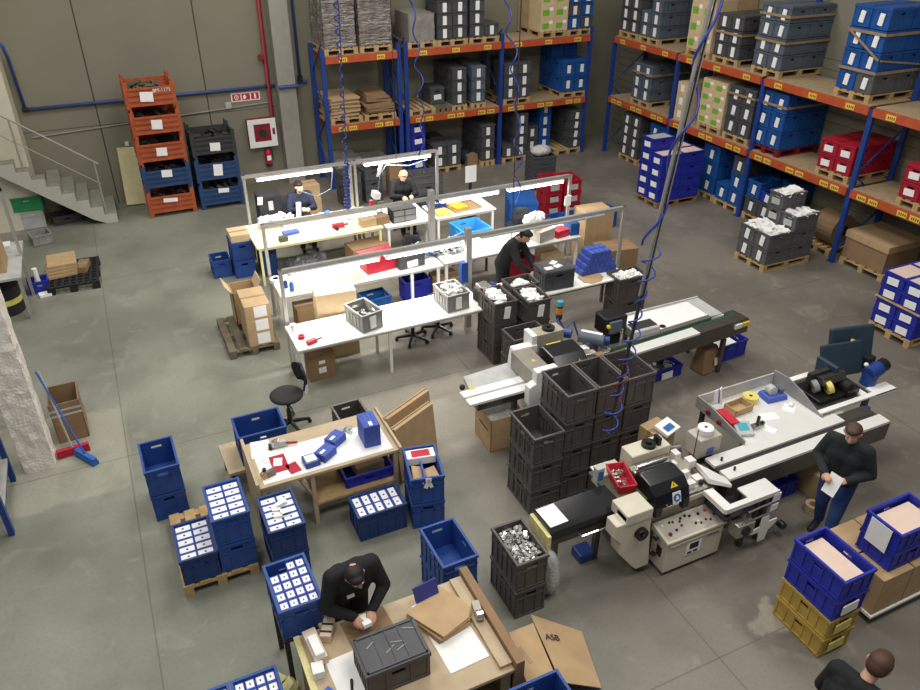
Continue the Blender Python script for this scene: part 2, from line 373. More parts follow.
MB().box(-.2, .2, -.212, -.2, -.2, .22).build('pane', 'red_deep', hc)
hr = MB(); hr.cyl((0, -.214, 0), (0, -.222, 0), .1, n=20); hr.build('hose_reel', 'dark', hc)
MB().box(.24, .3, -.235, -.22, -.05, .1).build('latch', 'red_deep', hc)
ex = thing('fire_extinguisher', 'red fire extinguisher hanging on the back wall under the hose cabinet', 'fire extinguisher', (3.62, YW - .09, .42))
MB().lathe([(.06, 0), (.075, .02), (.075, .34), (.06, .4), (.025, .43), (.025, .46)], n=18).build('cylinder', 'red', ex, smooth=True)
MB().cyl((0, 0, .0), (0, 0, .06), .078, n=18).build('base_ring', 'black_matt', ex)
v = MB(); v.box(-.03, .03, -.02, .02, .46, .5); v.box(-.09, .02, -.015, .015, .5, .52); v.build('valve', 'black_matt', ex)
MB().tube([(.03, 0, .48), (.1, -.03, .4), (.1, -.04, .15)], .012).build('hose', 'black_matt', ex)
MB().rbox((0, -.076, .22), (.1, .004, .12)).build('instruction_label', 'paper', ex)

# ---- steel stacking bins
def steel_bin(loc, colour, label, group, w=1.0, d=.8, h=.58, lab=(.0, 0.0, .16, .16), top=False, lettering=None):
    t = thing('stacking_bin', label, 'steel bin', loc, 0, group)
    b = MB()
    b.box(0, w, 0, .03, .1, .46); b.box(0, w, d - .03, d, .1, .52); b.box(0, .03, 0, d, .1, .52); b.box(w - .03, w, 0, d, .1, .52); b.box(0, w, 0, d, .1, .13)
    for z in (.1, .21, .32, .43): b.box(.05, w - .05, -.022, 0, z, z + .045)        # pressed ribs
    for z in (.16, .30, .42):
        b.box(-.02, 0, .05, d - .05, z, z + .04); b.box(w, w + .02, .05, d - .05, z, z + .04)
    b.build('bin_body', colour, t)
    for (xx, yy) in ((0, 0), (w - .07, 0), (0, d - .07), (w - .07, d - .07)):
        p = MB(); p.box(xx - .01, xx + .08, yy - .01, yy + .08, 0, h + .01); p.box(xx - .01, xx + .02, yy - .01, yy + .08, h, h + .06); p.build('corner_post', colour, t)
    g = MB()
    for i in range(14):
        g.rbox((.1 + random.random() * (w - .2), .12 + random.random() * (d - .24), .36 + random.random() * .08), (.2, .16, .06), (random.random(), random.random(), random.random() * 3))
    g.build('scrap_contents', 'dark' if not top else 'khaki', t)['kind'] = 'stuff'
    if lab:
        MB().rbox((w / 2 + lab[0], -.026, .27 + lab[1]), (lab[2], .006, lab[3]), (0, R(4), 0)).build('paper_label', 'paper', t)
    if lettering:
        text_mesh(lettering, .1, 'paper', parent=t, loc=(w * .74, -.026, .4), rot=(PI / 2, 0, 0))
    return t
G = 'stacked steel bins by the back wall'
cols = ['bin_orange', 'bin_blue', 'bin_orange', 'bin_orange', 'bin_orange']
labs = ['orange steel bin at the bottom of the tall bin tower', 'blue steel bin in the tall tower among orange bins', 'orange steel bin resting directly on the blue bin of tall tower',
        'orange steel bin second from the top of the tall tower', 'orange steel bin with white lettering on top of the tall tower']
for i in range(5):
    steel_bin((.59 + .012 * (i % 2), 17.66, .59 * i), cols[i], labs[i], G, lab=[(-.02, .1, .3, .09), (0, .12, .22, .16), (0, .02, .22, .18), (0, .02, .22, .2), (-.08, .02, .26, .2)][i], top=i == 4, lettering='BM-1175' if i == 4 else None)
labs = ['dark blue steel bin at the bottom of the shorter bin tower', 'dark blue steel bin in the middle of the shorter tower', 'blackish steel bin on top of the shorter bin tower']
for i in range(3):
    steel_bin((1.73, 17.68, .59 * i), ['bin_blue', 'bin_blue', 'bin_dark'][i], labs[i], G, w=.95, lab=[(.05, .14, .24, .1), (0, .04, .2, .26), (.02, -.02, .22, .18)][i], top=False)
o = MB().rbox((0, 0, 0), (.62, .02, 1.3), (R(-12), R(3), 0)).build('plywood_board', 'ply', loc=(.5, 18.78, .66))
tag(o, 'pale plywood board leaning on the back wall behind the bin tower', 'board')

# ------------------------------------------------------------------ pallet racking
def rack_labels(t, pts, axis):
    for p in pts:
        b = MB()
        if axis == 'x':
            b.box(-.1, .1, -.006, 0, -.05, .05, 0)
            for k in range(4): b.box(-.08 + k * .04, -.06 + k * .04, -.008, -.006, -.025, .02, 1)
        else:
            b.box(-.006, 0, -.1, .1, -.05, .05, 0)
            for k in range(4): b.box(-.008, -.006, -.08 + k * .04, -.06 + k * .04, -.025, .02, 1)
        b.build('location_label', ['loc_yellow', 'ink'], t, loc=p)
def post(t, x, y, h):
    b = MB(); b.box(x - .05, x + .05, y - .035, y + .035, 0, h); b.box(x - .08, x + .08, y - .07, y + .07, 0, .012); b.build('upright', 'rack_blue', t)
L1, L2 = 1.53, 3.10
def back_rack(name_label, xs, ht, seed):
    t = thing('pallet_rack', name_label, 'pallet rack')
    for x in xs:
        post(t, x, 17.82, ht); post(t, x, 18.78, ht)
        br = MB()
        for k in range(int(ht // .8)):
            a, b_ = (17.82, 18.78) if k % 2 == 0 else (18.78, 17.82)
            br.tube([(x, a, .2 + .8 * k), (x, b_, 1.0 + .8 * k)], .018, 5)
        br.build('brace', 'rack_blue', t)
    for i in range(len(xs) - 1):
        for z in (L1, L2):
            for y in (17.77, 18.83):
                MB().box(xs[i] + .05, xs[i + 1] - .05, y - .025, y + .025, z - .15, z).build('beam', 'rack_orange', t)
            MB().box(xs[i] + .05, xs[i + 1] - .05, 17.8, 18.8, z, z + .018).build('deck', 'chip', t)
            wd = xs[i + 1] - xs[i]; n = 2 if wd < 2 else 3
            pts = []
            for k in range(n):
                xc = xs[i] + wd * (k + .5) / n
                pts += [(xc - .13, 17.744, z - .08), (xc + .13, 17.744, z - .08)] if z == L1 else [(xc, 17.744, z - .08)]
            rack_labels(t, pts, 'x')
    return t
back_rack('narrow blue and orange pallet rack holding two film wrapped loads', [4.90, 6.74], 3.25, 1)
back_rack('long blue and orange pallet rack along the back wall', [6.92, 9.5, 12.12], 3.3, 2)
t = thing('pallet_rack', 'tall blue and orange pallet rack along the right wall', 'pallet rack')
ys = [17.6, 15.0, 12.23, 9.55, 6.9, 4.2]
for y in ys:
    for x in (12.76, 13.8):
        b = MB(); b.box(x - .035, x + .035, y - .05, y + .05, 0, 3.02 if x < 13 else 5.2); b.box(x - .07, x + .07, y - .08, y + .08, 0, .012); b.build('upright', 'rack_blue', t)
    br = MB()
    for k in range(6):
        a, b_ = (12.76, 13.8) if k % 2 == 0 else (13.8, 12.76)
        if k < 3: br.tube([(a, y, .2 + .8 * k), (b_, y, 1.0 + .8 * k)], .018, 5)
    br.build('brace', 'rack_blue', t)
for i in range(len(ys) - 1):
    for z in (L1, 3.06):
        for x in (12.71, 13.83):
            MB().box(x - .025, x + .025, ys[i + 1] + .05, ys[i] - .05, z - .15, z).build('beam', 'rack_orange', t)
        MB().box(12.74, 13.82, ys[i + 1] + .05, ys[i] - .05, z, z + .018).build('deck', 'chip', t)
        pts = []
        for k in range(3):
            yc = ys[i] - (ys[i] - ys[i + 1]) * (k + .5) / 3
            pts += [(12.684, yc - .13, z - .08), (12.684, yc + .13, z - .08)] if z == L1 else [(12.684, yc, z - .08)]
        rack_labels(t, pts, 'y')
# ------------------------------------------------------------------ pallets and crates
PAL = {}
def pallet(loc, label, rz=0, m='wood', w=.8, l=1.2, group=None):
    k = (m, w, l)
    if k not in PAL:
        a = MB(); nb = 5
        for i in range(nb):
            bw_ = w * .145; x = (w - bw_) * i / (nb - 1); a.box(x, x + bw_, 0, l, .122, .144)
        for y in (0, l / 2 - .05, l - .1): a.box(0, w, y, y + .1, .1, .122)
        PAL[k] = [a.mesh('deck', [m])]
        for x in (0, w / 2 - .05, w - .1):
            b = MB(); b.box(x, x + .1, 0, l, 0, .022)
            for y in (0, l / 2 - .05, l - .1): b.box(x, x + .1, y, y + .1, .022, .1)
            PAL[k].append(b.mesh('runner', [m]))
    t = thing('wooden_pallet', label, 'pallet', loc, rz, group)
    for me in PAL[k]: link(me.name.split('.')[0], me, t)
    return t

CR = {}
def crate_mesh(colour, w, l, h, style):
    k = (colour, w, l, h, style)
    if k in CR: return CR[k]
    b = MB(); t = .011; i = .016
    x0, x1, y0, y1 = i, w - i, i, l - i
    b.box(x0, x1, y0, y1, .012, .024)
    def wall(ax, p, q0, q1):     # ax: wall lies across 'y' (end wall) or 'x' (side wall); hand hole near the top
        m_ = (q0 + q1) / 2; hw = .06; za, zb = h - .105, h - .07
        rects = [(q0, q1, zb, h - .03), (q0, m_ - hw, za, zb), (m_ + hw, q1, za, zb)]
        if style == 'vent' :
            rects += [(q0, q1, .012, .1), (q0, q0 + .09, .1, za), (q1 - .09, q1, .1, za), (q0, q1, za - .02, za)]
            n = 9
            for j in range(n + 1):
                z = .1 + (za - .12) * j / n; rects.append((q0 + .09, q1 - .09, z - .008, z + .008))
            for j in range(1, 6):
                c = q0 + .09 + (q1 - q0 - .18) * j / 6; rects.append((c - .008, c + .008, .1, za))
        else: rects.append((q0, q1, .012, za))
        for a, c, z0, z1 in rects:
            if ax == 'y': b.box(a, c, p, p + t, z0, z1)
            else: b.box(p, p + t, a, c, z0, z1)
    wall('y', y0, x0, x1); wall('y', y1 - t, x0, x1); wall('x', x0, y0, y1); wall('x', x1 - t, y0, y1)
    r = .026                                           # rim
    b.box(0, w, 0, r, h - .032, h); b.box(0, w, l - r, l, h - .032, h); b.box(0, r, r, l - r, h - .032, h); b.box(w - r, w, r, l - r, h - .032, h)
    g = .009                                           # ribs and bands
    for z in (.012, h - .13):
        if z < .05 or h > .3:
            b.box(x0 - g, x1 + g, y0 - g, y0, z, z + .018); b.box(x0 - g, x1 + g, y1, y1 + g, z, z + .018)
            b.box(x0 - g, x0, y0, y1, z, z + .018); b.box(x1, x1 + g, y0, y1, z, z + .018)
    for fx in (.02, .3, .7, .98):
        x = x0 + (x1 - x0) * fx; b.box(x - .009, x + .009, y0 - g, y0, .03, h - .03); b.box(x - .009, x + .009, y1, y1 + g, .03, h - .03)
    for fy in (.02, .22, .4, .6, .78, .98):
        y = y0 + (y1 - y0) * fy; b.box(x0 - g, x0, y - .009, y + .009, .03, h - .03); b.box(x1, x1 + g, y - .009, y + .009, .03, h - .03)
    CR[k] = b.mesh('crate_shell', [colour]); return CR[k]
LBL = {}
def crate(loc, colour, label, w=.4, l=.6, h=.38, rz=0, style='plain', lab=None, lid=False, group=None, labmat='paper', cat='crate', kind_name='plastic_crate'):
    o = link(kind_name, crate_mesh(colour, w, l, h, style), None, 0, loc, rz)
    tag(o, label, cat, group)
    if lab:
        key = (lab, labmat, round(h, 2), w)
        if key not in LBL:
            b = MB()
            hh = min(.2, h - .08)
            if lab == 'tall': b.box(w / 2 - .05, w / 2 + .05, -.004, .012, h / 2 - hh / 2, h / 2 + hh / 2)
            elif lab == 'tag':
                b.rbox((w / 2 + .02, -.003, h / 2), (.1, .012, hh), (0, R(6), 0))
            elif lab == 'wide': b.rbox((w / 2, -.001, h / 2 - .02), (.2, .012, min(.12, h - .08)), (0, R(-4), 0)); 
            LBL[key] = b.mesh('paper_label', [labmat])
        link('paper_label', LBL[key], o)
    if lid:
        key = ('lid', colour, w, l)
        if key not in LBL:
            b = MB(); b.box(.01, w - .01, .01, l - .01, 0, .012); b.box(.05, w - .05, .05, l - .05, .012, .018)
            LBL[key] = b.mesh('lid', [colour])
        link('lid', LBL[key], o, loc=(0, 0, h))
    return o
def xf(o, rz, dx, dy): return (o[0] + dx * math.cos(rz) - dy * math.sin(rz), o[1] + dx * math.sin(rz) + dy * math.cos(rz))
TIER = ['bottom', 'second', 'third', 'fourth', 'fifth', 'sixth']
CN = {'rack_grey': 'dark grey', 'slate': 'slate grey', 'rack_blue_crate': 'blue', 'red_crate': 'red', 'royal': 'royal blue', 'grey_crate': 'grey', 'blue': 'blue', 'black_crate': 'blackish', 'blue_deep': 'navy blue'}
RZR = -PI / 2
def load(o, z, rz, where, cols, h, colour, rear='', w=.4, l=.6, lab='tall', pal=True, pm='wood', lid=True, group=None, colours=None, oy=0, labels=True, pw=.8, pl=1.2, film=False):
    """a pallet with stacked crates: cols = tiers of each front column; rear = same for the rear row"""
    zz = z
    if pal:
        pallet((o[0], o[1], z), 'wooden pallet under the ' + where, rz, pm, pw, pl, 'pallets in the racks'); zz += .145
    for row, cl in ((0, cols), (1, rear or [])):
        for ci, n in enumerate(cl):
            for k in range(n):
                c = (colours or {}).get((row, ci, k), colour)
                p = xf(o, rz, .0 + ci * w + (pw - w * len(cl)) / 2 * (1 if pal else 0), oy + row * l)
                side = ['left', 'right', 'far right'][ci] if len(cl) > 1 else ''
                tier = 'top' if k == n - 1 and n > 1 else TIER[k]
                lb = f"{CN[c]} crate, {tier} layer, {side + ' ' if side else ''}{'rear' if row else 'front'} column of {where}"
                crate((p[0], p[1], zz + k * (h + .002)), c, lb, w, l, h, rz, 'plain', lab if row == 0 else None, lid and k == n - 1, group or 'crates in the racks', kind_name='storage_box')
    return zz
Z1, Z2 = L1 + .018, L2 + .018
yb = 17.79
# ---- back rack, top shelf
def filmbox(loc, size, colour, label, seed, name='wrapped_load', cat='wrapped load', lumps=.06):
    t = MB(); sx, sy, sz = size
    t.box(0, sx, 0, sy, 0, sz)
    o = t.build(name, colour, loc=loc); tag(o, label, cat)
    s = o.modifiers.new('s', 'SUBSURF'); s.subdivision_type = 'SIMPLE'; s.levels = s.render_levels = 5
    x = bpy.data.textures.new('wrinkle', 'CLOUDS'); x.noise_scale = .16; x.noise_depth = 3
    d = o.modifiers.new('d', 'DISPLACE'); d.texture = x; d.strength = lumps; d.mid_level = .7; d.texture_coords = 'GLOBAL'
    return o
pallet((4.95, yb, Z2), 'wooden pallet under the left film wrapped load on narrow rack', group='pallets in the racks')
filmbox((4.97, yb + .02, Z2 + .145), (.76, 1.1, 1.6), 'film', 'left of two shiny film wrapped loads on the narrow rack top', 1)
pallet((5.8, yb, Z2), 'wooden pallet under the right film wrapped load on narrow rack', group='pallets in the racks')
filmbox((5.8, yb + .02, Z2 + .145), (.8, 1.1, 1.6), 'film', 'right of two shiny film wrapped loads on the narrow rack top', 2)
pallet((6.98, yb, Z2), 'wooden pallet under the grey wrapped box on back rack top', w=.75, group='pallets in the racks')
filmbox((7.02, yb + .02, Z2 + .145), (.66, .9, .62), 'film_grey', 'small grey film wrapped box beside the grey crates, back rack top', 3, lumps=.03)
load((7.74, yb), Z2, 0, 'first crate pallet, back rack top shelf', [4, 4], .285, 'rack_grey', [4])
load((8.6, yb), Z2, 0, 'second crate pallet, back rack top shelf', [4, 1], .285, 'rack_grey', [])
# cartons with green print
CT = {}
def carton(loc, size, label, rz=0, m='card', m2=None, name='cardboard_carton', group=None, tape=True, cat='carton', printed=False, lab=None, plain_side=False):
    sx, sy, sz = size
    k = ('c', size, m, tape, printed)
    if k not in CT:
        b = MB(); b.box(0, sx, 0, sy, 0, sz); CT[k] = b.mesh('carton_body', [m])
        if tape:
            b = MB(); b.box(-.0015, sx + .0015, sy / 2 - .025, sy / 2 + .025, sz * .8, sz + .002); CT[('t',) + k] = b.mesh('packing_tape', ['tape'])
        if printed:
            b = MB(); r = random.Random(3)
            b.box(sx * .12, sx * .6, -.003, 0, sz * .2, sz * .62, 0); b.box(sx * .62, sx * .88, -.004, 0, sz * .55, sz * .8, 1)
            CT[('p',) + k] = b.mesh('printed_panel', ['green_print', 'paper'])
    o = link(name, CT[k], None, .004, loc, rz); tag(o, label, cat, group)
    if tape: link('packing_tape', CT[('t',) + k], o)
    if printed: link('printed_panel', CT[('p',) + k], o)
    if lab:
        x0, z0, lw, lh = lab; MB().box(x0, x0 + lw, -.004, .001, z0, z0 + lh).build('paper_label', 'paper', o)
    return o
def cartons(o, z, rz, where, cols, h, rows=1, w=.4, l=.6, m='card_pale', pal=True, skip=None):
    if pal: pallet((o[0], o[1], z), 'wooden pallet under the ' + where, rz, group='pallets in the racks'); z += .145
    for row in range(rows):
        for ci, n in enumerate(cols):
            if row and skip == ci: continue
            for k in range(n):
                p = xf(o, rz, ci * w, row * l)
                side = (['left ', 'right '][ci]) if len(cols) > 1 else ''
                carton((p[0], p[1], z + k * (h + .001)), (w - .004, l - .004, h), f"brown carton, {'top' if k == n-1 else TIER[k]} layer, {side}{'rear' if row else 'front'} column of {where}", rz, m if row == 0 else 'card', printed=row == 0, tape=False, group='cartons in the racks')
cartons((10.57, yb), Z2, 0, 'green printed carton pallet, back rack', [4, 4], .31, 2, skip=1)
load((11.38, yb), Z2, 0, 'mixed crate pallet, back rack top shelf', [3, 3], .3, 'rack_blue_crate', [], colours={(0, 1, 0): 'rack_grey', (0, 0, 1): 'rack_grey'}, pw=.76, w=.375)
# ---- back rack, middle shelf
def bundle(loc, label, seed, round_=False):
    r = random.Random(seed); b = MB()
    z = 0
    for k in range(11):
        dx, dy = r.uniform(-.03, .03), r.uniform(-.03, .03); s = 1 if not round_ else 1 - .05 * max(0, k - 4)
        b.rbox((.4 + dx, .58 + dy, z + .02), (.72 * s, 1.05 * s, .036), (r.uniform(-.03, .03), r.uniform(-.05, .05), r.uniform(-.06, .06))); z += .038
    o = b.build('cardboard_sheet_bundle', 'card' if not round_ else 'card_dark', loc=loc); tag(o, label, 'cardboard bundle')
pallet((4.97, yb, Z1), 'wooden pallet under the left cardboard bundle on narrow rack', group='pallets in the racks')
bundle((4.97, yb, Z1 + .16), 'left flat cardboard bundle on the narrow rack lower shelf', 4)
pallet((5.82, yb, Z1), 'wooden pallet under the right cardboard bundle on narrow rack', group='pallets in the racks')
bundle((5.82, yb, Z1 + .16), 'right rounded cardboard bundle on the narrow rack lower shelf', 5, True)
pallet((6.95, yb, Z1), 'empty wooden pallet at the left end of back rack middle shelf', w=.72, group='pallets in the racks')
pallet((7.68, yb, Z1), 'greyish wooden pallet carrying a single crate on back rack middle shelf', w=.4, m='wood_grey', group='pallets in the racks')
crate((7.64, 18.05, Z1 + .146), 'rack_grey', 'single dark grey crate standing alone on back rack middle shelf', .4, .6, .4, 0, lab='wide', lid=True)
load((8.12, yb), Z1, 0, 'first grey stack, back rack middle shelf', [3], .29, 'rack_grey', [3], pw=.42)
load((8.65, yb), Z1, 0, 'second grey stack, back rack middle shelf', [3], .29, 'slate', [3], pw=.42)
load((9.58, yb), Z1, 0, 'third grey stack, back rack middle shelf', [3, 3], .285, 'rack_grey', [3])
load((11.32, yb), Z1, 0, 'blue crate pallet, back rack middle shelf', [2, 2], .39, 'rack_blue_crate', [3, 3], lab='tall')
# ---- back rack, floor
filmbox((4.98, 17.85, .0), (.75, 1.0, .62), 'film_grey', 'left grey film wrapped bale on floor below the narrow rack', 6, 'wrapped_bale', 'wrapped bale', .1)
filmbox((5.78, 17.9, .0), (.72, .95, .5), 'film_grey', 'right grey film wrapped bale on floor below the narrow rack', 7, 'wrapped_bale', 'wrapped bale', .1)
load((7.0, 17.85), 0, 0, 'tall royal stack under back rack', [4], .3, 'royal', [4], pw=.42, lab='wide')
load((7.58, yb), 0, 0, 'low grey stack under back rack', [2, 2], .29, 'rack_grey', [2])
o = MB().ball((0, 0, .2), (.24, .3, .2)).build('bin_bag', 'cloth_navy', loc=(8.66, 18.3, .0)); tag(o, 'dark navy bag lying on the floor under the back rack', 'bag')
carton((8.62, 17.9, 0), (.3, .3, .3), 'small opened carton on the floor before the navy bag', m='card_dark')
load((8.95, yb), 0, 0, 'triple grey stack under back rack', [3], .31, 'rack_grey', [3], pw=.42)
load((9.6, yb), 0, 0, 'uneven grey stack under back rack', [1, 4], .275, 'rack_grey', [1, 4], pw=.76, w=.38)
load((10.42, 18.0), 0, 0, 'short grey stack under back rack', [2], .34, 'rack_grey', [2], pw=.4, w=.38)
load((10.84, 18.05), 0, 0, 'slim blue stack under back rack', [4], .31, 'rack_blue_crate', [4], pw=.4, w=.38)
pallet((11.28, yb, 0), 'wooden pallet with bare boards under the right end of back rack', group='pallets in the racks')
for k in range(4):
    for row in range(2):
        crate((11.68, yb + .02 + .6 * row, .146 + k * .252), 'rack_grey', f"dark grey crate, {['bottom', 'second', 'third', 'top'][k]} of the {'rear' if row else 'front'} stack at back rack's floor right end", .4, .6, .25, lab=None if row else 'tag', lid=k == 3, group='crates in the racks')
# ---- right rack (fronts face -x)
xr = 12.78
ZR2 = 3.06 + .018
load((xr, 17.5), ZR2, RZR, 'far corner pallet, right rack top shelf', [4, 4], .275, 'rack_grey', [0, 4])
load((xr, 16.66), ZR2, RZR, 'slate pallet, right rack top shelf', [2, 3], .285, 'slate', [2, 3])
cartons((xr, 14.84), ZR2, RZR, 'green printed carton pallet, right rack top', [5, 5], .34, 2, skip=0)
load((xr, 13.93), ZR2, RZR, 'third crate pallet, right rack top shelf', [3, 3], .285, 'rack_grey', [3, 3])
load((xr, 12.72), ZR2, RZR, 'tall slate pallet, right rack top shelf', [4, 4], .3, 'slate', [4, 4], lab='tag')
load((xr, 10.52), ZR2, RZR, 'strapped blue pallet, right rack top shelf', [4, 4], .36, 'rack_blue_crate', [4, 4], colours={(0, 1, 0): 'grey_crate', (1, 1, 0): 'grey_crate'}, lab='tag')
load((xr, 16.72), Z1, RZR, 'slate pallet, right rack middle shelf', [3, 3], .285, 'slate', [3, 3])
for k in range(3):
    for row in range(2): carton((xr + .6 * row, 14.92, Z1 + k * .3), (.4, .59, .298), f"pale carton, {['bottom', 'middle', 'top'][k]} of narrow {'rear' if row else 'front'} pile behind the hanging pole, right rack", RZR, 'card_pale', lab=(.12, .08, .12, .16), tape=False, group='cartons in the racks')
cartons((xr, 14.08), Z1, RZR, 'green printed carton pallet, right rack middle', [4, 4], .25, 2, skip=0)
load((xr, 13.2), Z1, RZR, 'dark pallet, right rack middle shelf', [3, 3], .34, 'rack_grey', [3, 3], lab='tag')
load((xr, 12.32), Z1, RZR, 'blue pallet, right rack middle shelf', [3, 3], .37, 'rack_blue_crate', [3, 3], lab='tag', lid=True, pm='red_deep')
load((xr, 10.5), Z1, RZR, 'farther red pallet, right rack middle shelf', [2, 2], .28, 'red_crate', [2, 2], lab='wide')
load((xr, 8.62), Z1, RZR, 'nearer red pallet, right rack middle shelf', [2, 2], .3, 'red_crate', [2, 2], lab='wide')
load((xr, 16.95), 0, RZR, 'far dark pallet under right rack', [4, 4], .27, 'rack_grey', [0, 4], lab='tag')
load((xr, 15.75), 0, RZR, 'hidden blue pallet under right rack', [3, 3], .36, 'rack_blue_crate', [], lab='tag')
load((xr + .05, 13.78), 0, RZR, 'slim blue pallet under right rack', [3], .37, 'rack_blue_crate', [3], pw=.62, w=.55, lab='tag')
load((xr + .02, 13.12), 0, RZR, 'uneven blue pallet under right rack', [1, 3], .37, 'rack_blue_crate', [3, 3], colours={(0, 1, 2): 'rack_grey'}, lab='tag')
load((xr, 12.15), 0, RZR, 'two tone pallet under right rack', [2, 1], .38, 'rack_grey', [2, 2], colours={(0, 0, 1): 'rack_blue_crate', (1, 0, 1): 'rack_blue_crate', (1, 1, 1): 'rack_blue_crate'}, lab='tag', lid=False)
p = (xr - .02, 11.72, .146 + .384)
o = crate(p, 'royal', 'small royal blue crate tilted on the two tone pallet under right rack', .38, .5, .24, RZR, lab='tag'); o.rotation_euler = (R(0), 0, RZR)
# brown straps round some loads
def strap(o, rz, w, l, z, label, cross=None):
    b = MB(); e = .02
    b.box(-e, w + e, -e, -e + .006, z, z + .05); b.box(-e, w + e, l + e - .006, l + e, z, z + .05); b.box(-e, -e + .006, -e, l + e, z, z + .05); b.box(w + e - .006, w + e, -e, l + e, z, z + .05)
    if cross:
        b.tube([(0, -e - .012, cross[0]), (w, -e - .012, cross[1])], .02, 4)
        b.tube([(w + e + .012, 0, cross[1]), (w + e + .012, l, cross[2])], .02, 4)
    q = b.build('packing_strap', 'tape', loc=(o[0], o[1], 0), rz=rz); tag(q, label, 'strap'); return q
strap((xr, 13.93), RZR, .8, 1.2, ZR2 + .62, 'brown strap round the third crate pallet, right rack top shelf')
strap((xr, 12.72), RZR, .8, 1.2, ZR2 + 1.15, 'upper brown strap round the tall slate pallet, right rack top')
strap((xr, 12.72), RZR, .8, 1.2, ZR2 + .66, 'lower brown strap round the tall slate pallet, right rack top')
strap((xr, 10.52), RZR, .8, 1.2, ZR2 + .5, 'lower brown strap round the strapped blue pallet, right rack top')
strap((xr, 10.52), RZR, .8, 1.2, ZR2 + 1.15, 'upper crossed brown strap round the blue pallet, right rack top', (ZR2 + 1.2, ZR2 + .75, ZR2 + .6))
strap((xr, 16.72), RZR, .8, 1.2, Z1 + .78, 'brown strap round the slate pallet, right rack middle shelf')
strap((xr, 13.2), RZR, .8, 1.2, Z1 + .98, 'brown strap round the dark pallet, right rack middle shelf')
strap((xr, 12.32), RZR, .8, 1.2, Z1 + 1.0, 'brown strap round the blue pallet, right rack middle shelf')
# big brown carton and cardboard coil at the foot of the right rack
pallet((12.85, 9.45, 0), 'wooden pallet under the large lidded brown carton', RZR, w=1.0, l=1.0)
o = thing('large_lidded_carton', 'large brown lidded carton at the foot of the right rack', 'carton', (12.85, 8.5, .145))
MB().box(.02, .95, 0, .95, 0, .5).build('carton_body', 'card_dark', o, bevel=.006)
MB().box(0, .97, -.02, .97, .42, .56).build('lid', 'card', o, bevel=.006)
pallet((12.85, 10.42, 0), 'wooden pallet under the brown cardboard coil', RZR, w=.7, l=.9)
o = MB(); o.cyl((0, -.26, .33), (0, .26, .33), .33, n=24, m=0)
o.cyl((0, -.262, .33), (0, -.266, .33), .12, n=16, m=1); o.cyl((-0.0, .262, .33), (0, .266, .33), .12, n=16, m=1)
o = o.build('cardboard_coil', ['card_dark', 'dark'], loc=(13.2, 10.06, .146), rz=0); tag(o, 'upright round coil of brown cardboard on pallet under right rack', 'cardboard coil')
# ---- pallets standing on the floor on the right
def white_sacks(o_, w, l, h, seed, m='whitefilm'):
    r = random.Random(seed); b = MB()
    for i in range(26):
        b.rbox((r.uniform(.06, w - .06), r.uniform(.08, l - .08), h - .05 + r.uniform(-.02, .05)), (.16, .12, .02), (r.uniform(-.4, .4), r.uniform(-.4, .4), r.uniform(0, 3)))
    b.box(.03, w - .03, .03, l - .03, h - .12, h - .04)
    q = b.build('loose_packets', m, None, loc=o_[:3], rz=o_[3] if len(o_) > 3 else 0); return q
pallet((11.1, 10.52, 0), 'wooden pallet with grey crates of white papers before the right rack', RZR)
gp = 'grey crates on the pallet before the right rack'
for row, ci, n in ((0, 0, 2), (0, 1, 2), (1, 0, 4), (1, 1, 3)):
    for k in range(n):
        hh_ = .31 if row == 0 else .3
        c_ = crate((11.1 + .6 * row, 10.52 - .4 * ci, .146 + k * (hh_ + .002)), 'grey_crate', f"grey crate, {'top' if k == n-1 else TIER[k]} of the {['far', 'near'][ci]} {['front', 'rear'][row]} stack on the paper crate pallet", .4, .6, hh_, RZR, lab='tag' if row == 0 else 'wide', group=gp, labmat='paper' if row == 0 else 'grey_lt')
    q = white_sacks((11.1 + .6 * row, 10.52 - .4 * ci, .146 + (n - 1) * (hh_ + .002), RZR), .4, .6, hh_ + .03, 20 + row * 2 + ci, 'paper')
    tag(q, f"white paper packets heaped in the {['far', 'near'][ci]} {['front', 'rear'][row]} grey crate stack by the right rack", 'packets', kind='stuff')
pallet((11.3, 14.14, 0), 'brown wooden pallet under the royal blue crate block', RZR, m='wood_red')
for row, ci, n in ((0, 0, 5), (0, 1, 4), (1, 0, 4), (1, 1, 4)):
    for k in range(n):
        crate((11.3 + .6 * row, 14.14 - .4 * ci, .146 + k * .277), 'royal', f"royal blue crate, {'top' if k == n-1 else TIER[k]} of the {['far', 'near'][ci]} {['front', 'rear'][row]} stack on the royal blue block", .4, .6, .275, RZR, lab='wide' if row == 0 else None, group='royal blue crates on the brown pallet')
    q = MB().box(.03, .37, .03, .57, .2, .262).build('packed_sheets', 'grey_lt' if n == 5 else 'pinkpaper', loc=(11.3 + .6 * row, 14.14 - .4 * ci, .146 + (n - 1) * .277), rz=RZR)
    tag(q, f"pale packed sheets filling the {['far', 'near'][ci]} {['front', 'rear'][row]} top crate of the royal blue block", 'packed sheets')
pallet((11.2, 7.36, 0), 'wooden pallet under the blue crates at the right picture edge', RZR)
for row in range(2):
    for ci in range(2):
        for k in range(4):
            crate((11.2 + .6 * row, 7.36 - .4 * ci, .146 + k * .232 + (.02 if k > 1 else 0)), 'royal', f"royal blue crate, {['bottom', 'second', 'third', 'top'][k]} of the {['far', 'near'][ci]} {['front', 'rear'][row]} stack at right picture edge", .4, .6, .23, RZR, lab='wide' if row == 0 else None, group='royal blue crates at the right edge')
        q = MB().box(.03, .37, .03, .57, .15, .22).build('packed_sheets', 'pinkpaper', loc=(11.2 + .6 * row, 7.36 - .4 * ci, .146 + 3 * .232 + .02), rz=RZR)
        tag(q, f"pinkish packed sheets in the {['far', 'near'][ci]} {['front', 'rear'][row]} top crate at right picture edge", 'packed sheets')
